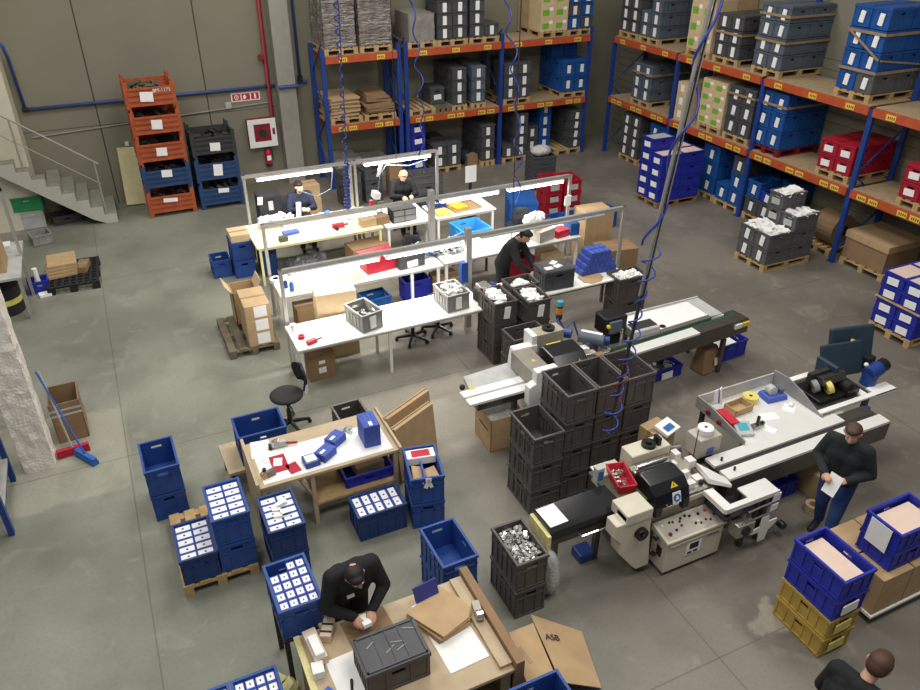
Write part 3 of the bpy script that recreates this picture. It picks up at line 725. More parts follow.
o = MB().box(11.18, 12.42, 6.54, 7.38, .61, .629).build('board_sheet', 'wood'); tag(o, 'thin wooden sheet between the blue crate layers at right picture edge', 'board')
# ------------------------------------------------------------------ assembly benches with light frames
def bench(label, x0, x1, y0, y1, z, top='bench_top', legm='white', t=.03, legs=None, apron=True, cat='workbench'):
    o = thing('workbench', label, cat, (x0, y0, 0))
    w, l = x1 - x0, y1 - y0
    MB().box(0, w, 0, l, z - t, z).build('tabletop', top, o, bevel=.005)
    for lx, ly in (legs or ((.06, .06), (w - .06, .06), (.06, l - .06), (w - .06, l - .06))):
        MB().box(lx - .022, lx + .022, ly - .022, ly + .022, 0, z - t).build('leg', legm, o)
    if apron:
        b = MB(); b.box(.08, w - .08, .05, .075, z - t - .05, z - t); b.box(.08, w - .08, l - .075, l - .05, z - t - .05, z - t)
        b.box(.05, .075, .08, l - .08, z - t - .05, z - t); b.box(w - .075, w - .05, .08, l - .08, z - t - .05, z - t); b.build('apron', legm, o)
    return o
BZ = .79
bench('long white front row bench on the left with two grey crates on it', 1.86, 4.92, 9.42, 10.2, BZ, legs=((.06, .06), (1.42, .06), (3.0, .06), (.06, .72), (1.42, .72), (3.0, .72)))
bench('white front row bench on the right under the blue carton pyramid', 5.2, 7.62, 9.42, 10.12, BZ, legm='steel_dark')
bench('white middle row bench on the left under the red box', 2.04, 4.92, 11.15, 11.95, BZ, legs=((.06, .06), (1.2, .06), (2.3, .06), (2.8, .06), (.06, .74), (2.8, .74)))
bench('white middle row bench on the right behind the standing worker', 4.96, 7.8, 11.2, 11.98, BZ)
bench('cream topped back row bench at the left end', 2.1, 4.56, 13.2, 14.4, BZ, 'cream_top', 'paleyellow')
bench('pale back row bench in the middle under the drawer unit', 4.6, 5.6, 13.15, 14.3, BZ)
bench('white back row bench at the right end with yellow sheets', 5.66, 7.0, 13.15, 13.92, BZ)
def light_frame(label, y, z, posts, x0, x1, lamps, thick=(), off=None):
    o = thing('bench_light_frame', label, 'light frame')
    for px_ in posts:
        k = .05 if px_ in thick else .026
        zt = z if px_ not in thick else z + .12
        MB().box(px_ - k, px_ + k, y - k, y + k, 0, zt).build('post', 'alu', o)
    b = MB(); b.box(x0, x1, y - .03, y + .03, z - .06, z); b.build('rail', 'alu', o)
    for a, c in lamps:
        h = MB(); h.box(a, c, y - .06, y + .06, z - .115, z - .065); h.build('lamp_housing', 'white', o, bevel=.01)
        MB().box(a + .02, c - .02, y - .05, y + .05, z - .135, z - .114).build('lamp_tube', 'lamp', o)
        MB().box(a + .05, c - .05, y - .064, y - .06, z - .11, z - .08).build('lamp_side_lens', 'lamp', o)
        l = bpy.data.lights.new('bench_lamp', 'AREA'); l.shape = 'RECTANGLE'; l.size = c - a - .06; l.size_y = .1; l.energy = LAMP_W * (c - a); l.color = (1, .98, .94)
        q = bpy.data.objects.new('bench_lamp_light', l); COL.objects.link(q); q.location = ((a + c) / 2, y, z - .14)
    if off: MB().box(off[0], off[1], y - .05, y + .05, z - .1, z - .062).build('unlit_lamp', 'grey_lt', o, bevel=.01)
    return o
LAMP_W = 17
light_frame('aluminium lamp frame over the back row bench, rearmost of three', 14.45, 1.76, [2.24, 4.34, 4.44, 6.24], 2.2, 6.28, [(2.46, 3.98), (4.62, 6.1)])
light_frame('aluminium lamp frame over the middle row bench, second of three', 12.04, 1.72, [2.06, 5.08, 8.0], 2.03, 8.03, [(2.36, 4.04), (5.24, 6.44), (6.62, 7.84)], (5.08,))
light_frame('aluminium lamp frame over the front row bench, nearest of three', 10.3, 1.68, [1.92, 4.98, 8.02], 1.89, 8.05, [(2.02, 3.46), (3.54, 4.84)], (4.98,), (5.2, 7.6))
# ---- office swivel chairs
def swivel_chair(label, loc, rz, seat_z=.52, back=True):
    o = thing('swivel_chair', label, 'chair', loc, rz)
    b = MB()
    for i in range(5):
        a = 2 * PI * i / 5
        b.hexa([(-.02 * math.sin(a), .02 * math.cos(a), .07), (.28 * math.cos(a) - .015 * math.sin(a), .28 * math.sin(a) + .015 * math.cos(a), .05), (.28 * math.cos(a) + .015 * math.sin(a), .28 * math.sin(a) - .015 * math.cos(a), .05), (.02 * math.sin(a), -.02 * math.cos(a), .07),
                (-.02 * math.sin(a), .02 * math.cos(a), .12), (.28 * math.cos(a) - .015 * math.sin(a), .28 * math.sin(a) + .015 * math.cos(a), .08), (.28 * math.cos(a) + .015 * math.sin(a), .28 * math.sin(a) - .015 * math.cos(a), .08), (.02 * math.sin(a), -.02 * math.cos(a), .12)])
    b.build('star_base', 'black', o)
    for i in range(5):
        a = 2 * PI * i / 5
        MB().cyl((.27 * math.cos(a) - .02 * math.sin(a), .27 * math.sin(a) + .02 * math.cos(a), .028), (.27 * math.cos(a) + .02 * math.sin(a), .27 * math.sin(a) - .02 * math.cos(a), .028), .028, n=10).build('castor', 'black_matt', o)
    b = MB(); b.cyl((0, 0, .08), (0, 0, .3), .032, n=12); b.cyl((0, 0, .3), (0, 0, seat_z - .04), .018, n=12); b.build('gas_lift', 'black', o)
    b = MB()
    prof = []
    b.lathe([(.03, -.035), (.17, -.03), (.225, 0), (.23, .025), (.2, .05), (.1, .058), (.01, .05)], (0, 0, seat_z), 24); b.build('seat', 'rubber', o, smooth=True)
    if back:
        MB().tube([(0, .1, seat_z - .03), (0, .27, seat_z - .02), (0, .3, seat_z + .1), (0, .28, seat_z + .24)], .018, 6).build('back_bar', 'black', o)
        b = MB()
        vs = []; 
        for sgn in (0, 1):
            for j in range(7):
                z = seat_z + .12 + .3 * j / 6
                for i in range(9):
                    u = -1 + i / 4; wv = .19 * math.sqrt(max(.05, 1 - ((j - 3) / 3.6) ** 2))
                    vs.append((u * wv, .27 - .05 * u * u + (0 if sgn == 0 else .035 - .02 * abs(u)) - .02 * (j - 3) / 3, z))
        fs = []
        for j in range(6):
            for i in range(8):
                a = j * 9 + i
                fs.append((a, a + 1, a + 10, a + 9)); q = a + 63; fs.append((q, q + 9, q + 10, q + 1))
        for i in range(8):
            fs.append((i, i + 63, i + 64, i + 1)); a = 54 + i; fs.append((a, a + 1, a + 64, a + 63))
        for j in range(6):
            a = j * 9; fs.append((a, a + 9, a + 72, a + 63)); a = j * 9 + 8; fs.append((a, a + 63, a + 72, a + 9))
        b.add(vs, fs); b.build('backrest', 'rubber', o, smooth=True)
        MB().tube([(.12, -.05, seat_z - .045), (.26, -.06, seat_z - .05)], .01, 5).build('lever', 'black', o)
    return o
swivel_chair('black swivel chair with backrest standing alone in front of white bench', (1.5, 8.78, 0), R(-75), .52)
swivel_chair('black swivel stool under front bench, left of two', (3.95, 10.25, 0), R(20), .56, False)
swivel_chair('black swivel chair under front bench, nearer the grey crate stacks', (4.45, 10.35, 0), R(10), .58, False)
def coat_chair(label, loc, rz, m='cloth_dark', spots=False, h=1.0):
    o = swivel_chair(label, loc, rz, .5, True)
    b = MB()
    b.hexa([(-.26, .22, .42), (.26, .22, .42), (.24, .42, .42), (-.24, .42, .42), (-.22, .24, h), (.22, .24, h), (.18, .36, h + .02), (-.18, .36, h + .02)])
    q = b.build('jacket', m, None, loc=loc, rz=rz)
    s = q.modifiers.new('s', 'SUBSURF'); s.levels = s.render_levels = 3
    x = bpy.data.textures.new('folds', 'CLOUDS'); x.noise_scale = .12; d = q.modifiers.new('d', 'DISPLACE'); d.texture = x; d.strength = .07; d.texture_coords = 'GLOBAL'
    return tag(q, 'dark jacket draped on ' + ('the chair right of the yellow sheets' if not spots else 'the chair behind the red box'), 'jacket')
coat_chair('swivel chair with dark jacket standing right of the yellow sheets', (7.25, 12.75, 0), R(170), 'cloth_dark', False, 1.1)
coat_chair('swivel chair with black jacket standing behind the red box', (4.85, 12.55, 0), R(165), 'cloth_black', True)
# ---- crates standing on the benches
def loose(loc, w, l, rz, m, label, n=22, s=.1, cat='packets', seed=1, hgt=.05):
    r = random.Random(seed); b = MB()
    for i in range(n):
        b.rbox((r.uniform(s * .6, w - s * .6), r.uniform(s * .6, l - s * .6), r.uniform(0, hgt)), (s, s * .7, s * .18), (r.uniform(-.5, .5), r.uniform(-.5, .5), r.uniform(0, 3)), m=i % (len(m) if isinstance(m, list) else 1))
    q = b.build('loose_' + cat.replace(' ', '_'), m, loc=loc, rz=rz); return tag(q, label, cat, kind='stuff')
crate((2.86, 9.46, BZ), 'grey', 'ribbed grey crate with dark parts, left one on the white front bench', .37, .52, .3, R(14), lab='tall')
loose((2.9, 9.5, BZ + .12), .3, .46, R(14), ['dark', 'steel_dark', 'grey'], 'dark metal parts inside the left grey crate on white front bench', 40, .08, 'metal parts', 3)
MB_ = crate((4.25, 9.5, BZ), 'grey', 'ribbed grey crate heaped with white packets on the white front bench', .4, .52, .3, R(3), lab='tall')
loose((4.29, 9.54, BZ + .2), .32, .45, R(3), ['white', 'grey_lt', 'paper'], 'white packets heaped in the grey crate on white front bench', 44, .1, 'packets', 4, .12)
crate((5.98, 9.5, BZ), 'rack_grey', 'large closed grey crate on the right front bench before the worker', .56, .44, .34, R(-4), lid=True)
for i, (a, b_) in enumerate(((.12, .12), (.3, .14), (.3, .28))):
    o = MB().rbox((0, 0, 0), (.14, .1, .012), (0, 0, .3 * i)).build('clear_packet', 'white', loc=(6.0 + a, 9.5 + b_, BZ + .36)); tag(o, ['left', 'front right', 'rear right'][i] + ' small packet lying on the lid of the large closed grey crate', 'packet')
# grey crate piles at the front of the right bench
def pile(loc, n, colour, where, w=.4, l=.6, h=.38, rz=0, fill=None, seed=1, lab=None, style='plain', group=None):
    for k in range(n):
        nm = 'single' if n == 1 else ('top' if k == n - 1 else TIER[k])
        crate((loc[0], loc[1], loc[2] + k * (h + .002)), colour, f"{CN.get(colour, 'grey')} crate, {nm} of {where}", w, l, h, rz, style, lab, False, group)
    z = loc[2] + (n - 1) * (h + .002)
    return z
CN['grey'] = 'grey'; CN['black_crate'] = 'blackish grey'
z = pile((4.80, 8.98, 0), 3, 'black_crate', 'the left pile at the front bench end', .4, .6, .36, 0, lab='tag')
loose((4.83, 9.02, z + .27), .34, .54, 0, ['paper', 'white'], 'white packets filling the left crate pile at the front bench end', 46, .12, 'packets', 5, .08)
z = pile((5.3, 8.82, 0), 3, 'black_crate', 'the middle pile at the front bench end', .4, .52, .36, 0, lab='tag')
loose((5.33, 8.86, z + .27), .34, .46, 0, ['paper', 'white'], 'white packets filling the middle crate pile at the front bench end', 46, .12, 'packets', 6, .08)

crate((5.3, 9.36, BZ), 'black_crate', 'blackish crate of papers set on the right front bench behind crate piles', .5, .36, .3, R(0))
loose((5.34, 9.4, BZ + .2), .42, .28, 0, ['paper', 'white'], 'white papers in the blackish crate on the right front bench', 30, .12, 'papers', 7, .06)
z = pile((4.8, 8.34, 0), 2, 'black_crate', 'the open empty pile before the front bench crates', .6, .4, .4, R(1))
z = pile((7.3, 9.3 - .05, 0), 2, 'black_crate', 'the wide pile at the right bench end', .6, .4, .42, R(0))
loose((7.33, 9.28, z + .33), .54, .34, 0, ['paper', 'white'], 'white packets filling the wide crate pile at the right bench end', 46, .12, 'packets', 8, .07)

# ---- pyramid of blue cartons on the right front bench
rows = [(0, 7), (1, 6), (2, 5), (3, 4)]
for lv, n in rows:
    for r_ in range(2):
        for k in range(n):
            x = 6.86 + .1 * k + lv * .05; y = 9.72 + r_ * .16
            o = link('blue_carton', bpy.data.meshes.get('bc') or MB().box(0, .094, 0, .15, 0, .1).mesh('bc', ['carton_blue']), None, .003, (x, y, BZ + lv * .102), random.uniform(-.03, .03))
            q = link('white_print', bpy.data.meshes.get('bcp') or MB().box(.015, .08, .03, .11, .1, .1015).mesh('bcp', ['lightblue']), o)
            tag(o, f"blue carton {['first', 'second', 'third', 'fourth', 'fifth', 'sixth', 'seventh'][k]} from left, {['bottom', 'second', 'third', 'top'][lv]} layer, {['front', 'rear'][r_]} row of the carton pyramid", 'carton', 'blue cartons in the pyramid')
o = MB(); o.prism([(0, .1), (.1, 0), (.3, .02), (.42, .14), (.42, .34), (.3, .4), (.1, .38), (.0, .3)], 'z', 0, .012)
o = o.build('cardboard_sheet', 'card', loc=(6.78, 9.44, BZ)); tag(o, 'flat brown cardboard sheet lying before the blue carton pyramid', 'cardboard')
# ---- items on the middle bench
red = thing('red_box', 'large red box with a white handle patch on middle bench', 'box', (3.56, 11.3, BZ), R(6))
MB().frust(0, .58, 0, .38, 0, .3, .02).build('box_body', 'red_crate', red, bevel=.01)
MB().box(-.012, .592, -.012, .392, .28, .305).build('rim', 'red_crate', red, bevel=.005)
MB().box(.2, .38, .1, .2, .305, .318).build('handle_patch', 'white', red)
crate((4.13, 11.24, BZ), 'rack_grey', 'shallow grey crate with lid beside the red box on middle bench', .5, .34, .22, R(4), lab='wide', lid=True)
o = MB().box(0, .42, 0, .4, 0, .03).build('carton_sheet', 'card_pale', loc=(3.08, 11.22, BZ), rz=R(4)); tag(o, 'flat pale carton blank lying left of the red box', 'cardboard')
def bottle(loc, label, m, h=.16, r=.03):
    o = thing('spray_bottle', label, 'bottle', loc)
    MB().lathe([(r, 0), (r, h * .65), (r * .5, h * .8), (r * .4, h * .85)], n=12).build('body', m, o, smooth=True)
    MB().lathe([(r * .5, h * .85), (r * .5, h)], n=10).build('cap', 'white', o); return o
bottle((2.26, 11.3, BZ), 'blue bottle nearer the front edge at middle bench left end', 'signblue', .2, .04)
bottle((2.2, 11.46, BZ), 'blue bottle farther back at middle bench left end', 'motor_blue', .16, .035)
o = thing('tape_roll', 'white tape roll on the middle bench left end beyond bottles', 'tape roll', (2.1, 11.75, BZ)); MB().ring((0, 0), .1, .05, 0, .06, 24).build('tape', 'white', o); MB().ring((0, 0), .05, .044, 0, .06, 24).build('core', 'dark', o)
pp = [(2.5, 11.6, .3, .22, 'long white paper sheet near the middle bench left end'), (2.9, 11.75, .3, .2, 'white paper sheet behind the flat carton blank')]
for x, y, a, b_, lb in pp: tag(MB().rbox((0, 0, .003), (a, b_, .004), (0, 0, .2)).build('paper_sheet', 'paper', loc=(x, y, BZ)), lb, 'paper')
o = carton((2.4, 10.28, 0), (.62, .34, 1.15), 'tall plain brown carton standing between front and middle benches', R(-5), 'card_pale', tape=False)
MB().box(.16, .2, -.004, .0, .62, .76).build('black_mark', 'ink', o)
carton((2.3, 11.3, 0), (.5, .36, .4), 'brown carton on the floor under the middle bench left end', 0, 'card_dark')
crate((3.5, 11.3, 0), 'sky' if False else 'rack_blue_crate', 'blue crate on the floor under the middle bench', .5, .4, .3, R(5))
crate((4.3, 11.45, 0), 'royal', 'royal blue crate under the middle bench right of the stools', .5, .36, .42, 0)
o = carton((4.85, 11.3, 0), (.5, .4, .42), 'brown carton on the floor under the middle bench seam', 0, 'card_dark')
crate((6.4, 11.5, 0), 'red_crate', 'red crate on the floor under the right middle bench', .6, .4, .4, 0)
carton((7.15, 11.35, 0), (.4, .45, .42), 'pale brown carton under the right end of middle bench', 0, 'card_pale')
# parts and tools on the middle benches
loose((4.75, 11.45, BZ + .03), .75, .45, 0, ['white', 'signblue', 'grey_lt', 'steel_dark', 'dark'], 'scatter of small white and blue parts on the middle bench seam', 60, .09, 'parts', 9, .06)
o = MB().box(0, .12, 0, .1, 0, .36).build('electrical_box', 'motor_blue', loc=(4.84, 10.24, .86)); tag(o, 'blue electrical box fixed beside the thick front lamp post', 'electrical box')
o = thing('label_printer', 'black and silver label printer on the front bench by thick post', 'printer', (4.96, 9.66, BZ), R(8))
MB().box(-.12, .12, -.15, .15, 0, .2).build('housing', 'black_matt', o, bevel=.015); MB().box(-.1, .1, -.12, .12, .2, .3).build('cover', 'steel', o, bevel=.02)
MB().cyl((.13, 0, .2), (.2, 0, .2), .09, n=18).build('label_roll', 'motor_blue', o)
o = MB().box(-.2, .2, -.16, .16, 0, .1).build('folded_cloth', 'paleyellow', loc=(5.75, 9.92, BZ)); s = o.modifiers.new('s', 'SUBSURF'); s.levels = s.render_levels = 4
x_ = bpy.data.textures.new('cl', 'CLOUDS'); x_.noise_scale = .08; d = o.modifiers.new('d', 'DISPLACE'); d.texture = x_; d.strength = .09; d.texture_coords = 'GLOBAL'
tag(o, 'crumpled pale yellow cloth on the front bench beside the worker', 'cloth')
for x, y, lb in ((2.1, 9.55, 'small red tool with black tip at front bench left corner'),):
    o = thing('hand_tool', lb, 'tool', (x, y, BZ), .3); MB().box(-.08, .08, -.04, .04, 0, .06).build('body', 'red', o, bevel=.01); MB().cyl((.08, 0, .03), (.17, 0, .03), .012).build('tip', 'black', o)
tag(MB().ring((0, 0), .05, .02, 0, .05, 18).build('tape_roll', 'broom_red', loc=(2.0, 9.75, BZ)), 'small red tape roll behind the red tool on front bench', 'tape roll')
tag(MB().box(0, .1, 0, .07, 0, .004).build('paper_sheet', 'paper', loc=(2.3, 9.62, BZ)), 'small white note beside the red tool on front bench', 'paper')
tag(MB().lathe([(.03, 0), (.045, .1), (.045, .11)], n=14).build('white_cup', 'white', loc=(1.95, 10.02, BZ)), 'white cup at the rear left corner of the front bench', 'cup')
o = carton((2.05, 9.72, 0), (.42, .36, .45), 'brown carton with two white labels on the floor under front bench', R(4), 'card_dark', lab=(.16, .28, .1, .06)); MB().box(.15, .27, -.004, .001, .12, .22).build('paper_label', 'paper', o)
# right middle bench: white sack, boxes
o = MB().box(0, .62, 0, .4, 0, .26).build('white_sack', 'whitefilm', loc=(6.8, 11.32, BZ + .2), rz=R(25)); s = o.modifiers.new('s', 'SUBSURF'); s.levels = s.render_levels = 4
d = o.modifiers.new('d', 'DISPLACE'); d.texture = x_; d.strength = .1; d.texture_coords = 'GLOBAL'; tag(o, 'plump white film sack on the right middle bench', 'sack')
carton((6.9, 11.22, BZ), (.4, .28, .22), 'grey taped box before the white sack on middle bench', R(15), 'putty')
o = carton((7.32, 11.28, BZ), (.28, .24, .14), 'small red box on the right middle bench', R(8), 'red', tape=False)
carton((7.62, 11.3, BZ), (.18, .34, .24), 'blue and white box at the right middle bench end', R(-6), 'rack_blue_crate', tape=True)
# tall cartons at the right end
carton((8.12, 11.55, 0), (.62, .5, 1.05), 'tall brown carton standing at the end of middle bench', R(-4), 'card', tape=False)
o = carton((8.15, 10.95, 0), (.75, .5, .5), 'lower brown carton before the tall one at bench end', R(-10), 'card_dark', tape=True)
crate((8.1, 12.3, .45), 'rack_blue_crate', 'long blue crate on a wooden pallet behind middle bench end', .6, .9, .35, R(-70)) if False else None
for i in range(3): crate((8.05 + .62 * i, 12.85, 0), 'rack_blue_crate', f"blue crate, {['left', 'middle', 'right'][i]} of three in a row behind the middle bench lamp end", .6, .4, .4, R(4), group='blue crates behind the middle bench')
# blue folded piles right of jacket chair
crate((7.35, 13.2, 0), 'rack_blue_crate', 'lower tall blue crate behind the white sack', .6, .8, .5, R(-20)); crate((7.35, 13.2, .502), 'rack_blue_crate', 'upper tall blue crate behind the white sack', .6, .8, .3, R(-20), lid=True)
# red crates and tray stack
for i in range(2):
    for k in range(3):
        crate((8.72 + .42 * i, 13.9 + .12 * (1 - i), k * .272), 'red_crate', f"red crate, {['bottom', 'middle', 'top'][k]} of the {['left', 'right'][i]} stack behind the lamp frame end", .4, .6, .27, R(-8), lab='wide', group='red crates behind the lamp frames', labmat='grey_lt')
for k in range(7):
    crate((9.3, 15.6, k * .118), 'rack_grey', f"shallow dark grey tray {['bottom', 'second', 'third', 'fourth', 'fifth', 'sixth', 'top'][k]} in the tray tower before back rack", .6, .55, .116, R(-6), group='trays in the tray tower')
o = MB().ball((0, 0, .1), (.27, .2, .13), 16, 10).build('plastic_bag', 'bag', loc=(9.62, 15.85, .8), smooth=True); d = o.modifiers.new('d', 'DISPLACE'); d.texture = x_; d.strength = .08; d.texture_coords = 'GLOBAL'; tag(o, 'white crumpled plastic bag on top of the grey tray tower', 'bag')
# ---- back row bench things
crate((5.72, 11.98, .62), 'sky', 'bright sky blue open crate between back and middle benches', .6, .62, .3, R(4)); 
o = thing('crate_stand', 'dark steel stand under the sky blue crate', 'stand')
for lx, ly in ((5.76, 12.06), (6.24, 12.08), (5.74, 12.56), (6.22, 12.58)): MB().box(lx - .02, lx + .02, ly - .02, ly + .02, 0, .58).build('leg', 'steel_dark', o)
MB().box(5.7, 6.3, 12.02, 12.62, .58, .615).build('stand_top', 'steel_dark', o)
o = thing('cardboard_tray', 'brown tray of yellow sheets on the back bench right end', 'tray', (6.12, 13.25, BZ), R(6))
b = MB(); b.box(0, .62, 0, .44, 0, .01); b.box(0, .62, 0, .01, 0, .04); b.box(0, .62, .43, .44, 0, .04); b.box(0, .01, 0, .44, 0, .04); b.box(.61, .62, 0, .44, 0, .04); b.build('tray', 'card', o)
b = MB()
for i in range(10): b.rbox((.17 + .02 * (i % 3), .2, .015 + .006 * i), (.26, .3, .005), (0, 0, .12 * (i % 4)))
b.build('yellow_sheets', 'loc_yellow', o)['kind'] = 'stuff'
o = carton((5.72, 13.2, BZ), (.3, .3, .06), 'small carton of yellow parts beside the thick lamp post', R(4), 'spool', tape=False)
carton((4.16, 13.3, BZ), (.3, .22, .16), 'left opened brown carton on the cream bench', R(3), 'card', tape=False); carton((4.47, 13.32, BZ), (.26, .22, .15), 'right brown carton on the cream bench next to drawers', R(3), 'card_dark', tape=False)
o = thing('drawer_unit', 'dark grey drawer unit on the middle of the back bench', 'drawers', (4.78, 13.28, BZ))
MB().box(0, .5, 0, .3, 0, .26).build('cabinet', 'dark', o)
for i in range(2):
    for k in range(2): MB().box(.02 + .24 * i, .24 + .24 * i, -.02, .02, .02 + .12 * k, .12 + .12 * k).build('drawer', 'grey', o)
o = MB().box(0, .3, 0, .3, 0, .01).build('white_sheet', 'paper', loc=(5.15, 13.2, BZ + .001), rz=.1); tag(o, 'blank white sheet right of the drawer unit', 'paper')
loose((2.3, 14.0, BZ + .04), .75, .35, 0, ['white', 'paper', 'paper'], 'heap of white packets at the cream bench left end', 60, .14, 'packets', 10, .14)
loose((3.4, 13.9, BZ + .03), .95, .4, 0, ['white', 'paper', 'grey_lt', 'signblue'], 'scatter of white packets and papers on the cream bench middle', 60, .12, 'papers', 11, .04)
loose((5.75, 13.65, BZ + .03), .3, .25, 0, ['white', 'grey_lt', 'steel_dark', 'loc_yellow'], 'scatter of small parts on back bench by the yellow sheets', 20, .08, 'parts', 12, .05)
o = thing('hand_tool', 'red hand drill with black grip on the cream bench', 'tool', (3.75, 13.55, BZ)); MB().box(-.12, .12, -.05, .05, 0, .08).build('body', 'red', o, bevel=.015); MB().cyl((.12, 0, .04), (.2, 0, .04), .015).build('chuck', 'black', o); MB().rbox((-.06, -.09, .03), (.05, .12, .05)).build('grip', 'black_matt', o)
o = carton((4.0, 13.85, BZ), (.24, .18, .08), 'small blue box on the cream bench rear side', .1, 'lightblue', tape=False)
o = carton((2.7, 13.55, BZ), (.3, .16, .05), 'flat pale blue box on the cream bench front', .1, 'lightblue', tape=False)
o = MB().box(0, .16, 0, .12, 0, .09).build('small_parts_bin', 'khaki', loc=(2.55, 13.3, BZ), bevel=.006); tag(o, 'small olive parts bin at the cream bench front corner', 'bin')
# presses and stands on the back bench
o = thing('bench_press', 'small bench press with white head beside the hanging blue hose', 'press', (4.62, 13.75, BZ))
MB().box(-.12, .16, -.14, .14, 0, .04).build('base', 'steel_dark', o); MB().box(-.03, .03, .05, .11, .04, .5).build('column', 'steel', o); MB().rbox((0, 0, .46), (.12, .22, .12), (0, .2, 0)).build('head', 'white', o)
MB().box(-.12, -.06, -.02, .1, .04, .34).build('air_cylinder', 'red', o); MB().tube([(0.02, 0, .3), (.18, -.02, .3)], .012).build('lever', 'steel', o)
o = thing('assembly_jig', 'metal assembly jig with steel rods left of the drawer unit', 'jig', (4.58, 13.62, BZ)); 
MB().box(-.15, .15, -.02, .16, 0, .05).build('base', 'grey', o)
for i in range(3): MB().tube([(-.1 + .1 * i, .06, .05), (-.1 + .1 * i, .02, .2), (-.06 + .1 * i, -.02, .24)], .01, 5).build('rod', 'steel_dark', o)
for jx, jy, lb, ms in ((5.35, 11.62, 'white and steel assembly jig on middle bench right of the thick lamp post', ('white', 'steel', 'grey_lt')), (4.62, 11.6, 'small steel assembly jig on the middle bench left of the thick post', ('steel_dark', 'white', 'steel'))):
    o = thing('assembly_jig', lb, 'jig', (jx, jy, BZ), .3)
    MB().box(-.16, .16, -.12, .12, 0, .05).build('base', 'grey', o, bevel=.006)
    for i, m_ in enumerate(ms):
        MB().box(-.13 + .1 * i, -.07 + .1 * i, -.05, .05, .05, .16 + .05 * (i % 2)).build('clamp', m_, o, bevel=.006)
        MB().tube([(-.1 + .1 * i, .06, .05), (-.14 + .12 * i, .1, .22), (-.1 + .14 * i, .02, .3)], .011, 5).build('rod', m_, o)
# hanging sheets
o = MB().box(-.07, .07, -.006, .006, -.2, 0).build('hanging_sheet', 'paper', loc=(7.96, 12.0, 1.3)); tag(o, 'white sheet taped to the right post of middle lamp frame', 'paper')
o = MB().rbox((0, 0, -.12), (.08, .006, .24), (0, .25, 0)).build('hanging_sheet', 'paper', loc=(4.95, 14.42, 1.6)); tag(o, 'white slip hanging from the rear lamp frame near hose', 'paper')
o = MB().rbox((0, 0, -.09), (.1, .006, .16), (0, .1, 0)).build('hanging_sheet', 'paper', loc=(2.5, 14.52, 1.28)); tag(o, 'white tag hanging at the rear lamp frame left post', 'paper')
o = thing('notice_stand', 'white notice board on a dark post right of the back bench', 'notice', (7.1, 14.6, 0))
MB().box(-.03, .03, -.02, .02, 0, .95).build('post', 'dark', o); MB().box(-.2, .2, -.2, .2, 0, .02).build('foot', 'dark', o); MB().box(-.13, .13, -.035, -.02, .88, 1.25).build('notice_panel', 'paper', o)
carton((6.55, 14.75, 0), (.5, .4, .34), 'brown carton on the floor left of the notice board', .1)
o = MB().ball((0, 0, .22), (.3, .26, .22)).build('bin_bag', 'black_matt', loc=(6.3, 15.3, 0)); tag(o, 'black bin bag on the floor behind the back bench', 'bag')
# under and behind the cream bench
o = MB().box(0, 1.1, 0, .6, 0, .45).build('dust_sheet_heap', 'bag_dark', loc=(2.45, 13.0, .0)); s = o.modifiers.new('s', 'SUBSURF'); s.levels = s.render_levels = 5
x3 = bpy.data.textures.new('hp', 'CLOUDS'); x3.noise_scale = .2; d = o.modifiers.new('d', 'DISPLACE'); d.texture = x3; d.strength = .28; d.texture_coords = 'GLOBAL'; tag(o, 'heap of dark grey plastic film under the cream bench', 'plastic film')
carton((3.85, 13.0, 0), (.75, .45, .5), 'wide brown carton under the cream bench right part', R(5), 'card_dark', tape=False)
crate((2.22, 13.6, 0), 'blue_deep', 'dark blue crate on the floor under the cream bench left end', .3, .5, .6, 0)
# boxes behind the seated workers
crate((2.65, 15.6, 0), 'rack_grey', 'dark grey crate, lower of the pair left of the seated left worker', .5, .45, .45, 0); crate((2.65, 15.6, .452), 'rack_grey', 'dark grey crate, upper of the pair left of the seated left worker', .5, .45, .4, 0, lab='tall', lid=True)
pallet((3.1, 16.6, 0), 'wooden pallet behind the seated left worker by the wall', R(-90), w=.8, l=1.0)
crate((3.2, 16.0, .146), 'rack_grey', 'dark grey crate with white tag on the pallet behind left worker', .45, .45, .36, 0, lab='tall', lid=True)
carton((3.7, 16.0, .146), (.4, .4, .36), 'lower brown carton on the pallet behind left worker', 0, 'card'); carton((3.7, 16.02, .51), (.4, .38, .3), 'upper brown carton on the pallet behind left worker', .05, 'card')
for i, (x, y) in enumerate(((4.75, 16.4), (5.3, 16.5))):
    for k in range(3): crate((x, y, k * .262), 'rack_grey', f"dark grey crate, {['bottom', 'middle', 'top'][k]} of the {['left', 'right'][i]} stack behind the rear lamp frame", .45, .5, .26, R(5), group='dark grey crates behind the rear lamp frame')
for k in range(3): crate((6.3, 16.0, k * .222), 'grey_crate', f"grey tray, {['bottom', 'middle', 'top'][k]} of the pile behind the seated right worker", .75, .5, .22, R(-5), group='grey trays behind the right worker')
carton((5.95, 16.6, 0), (.32, .3, .85), 'upright brown carton behind the seated right worker', 0, 'card_dark')
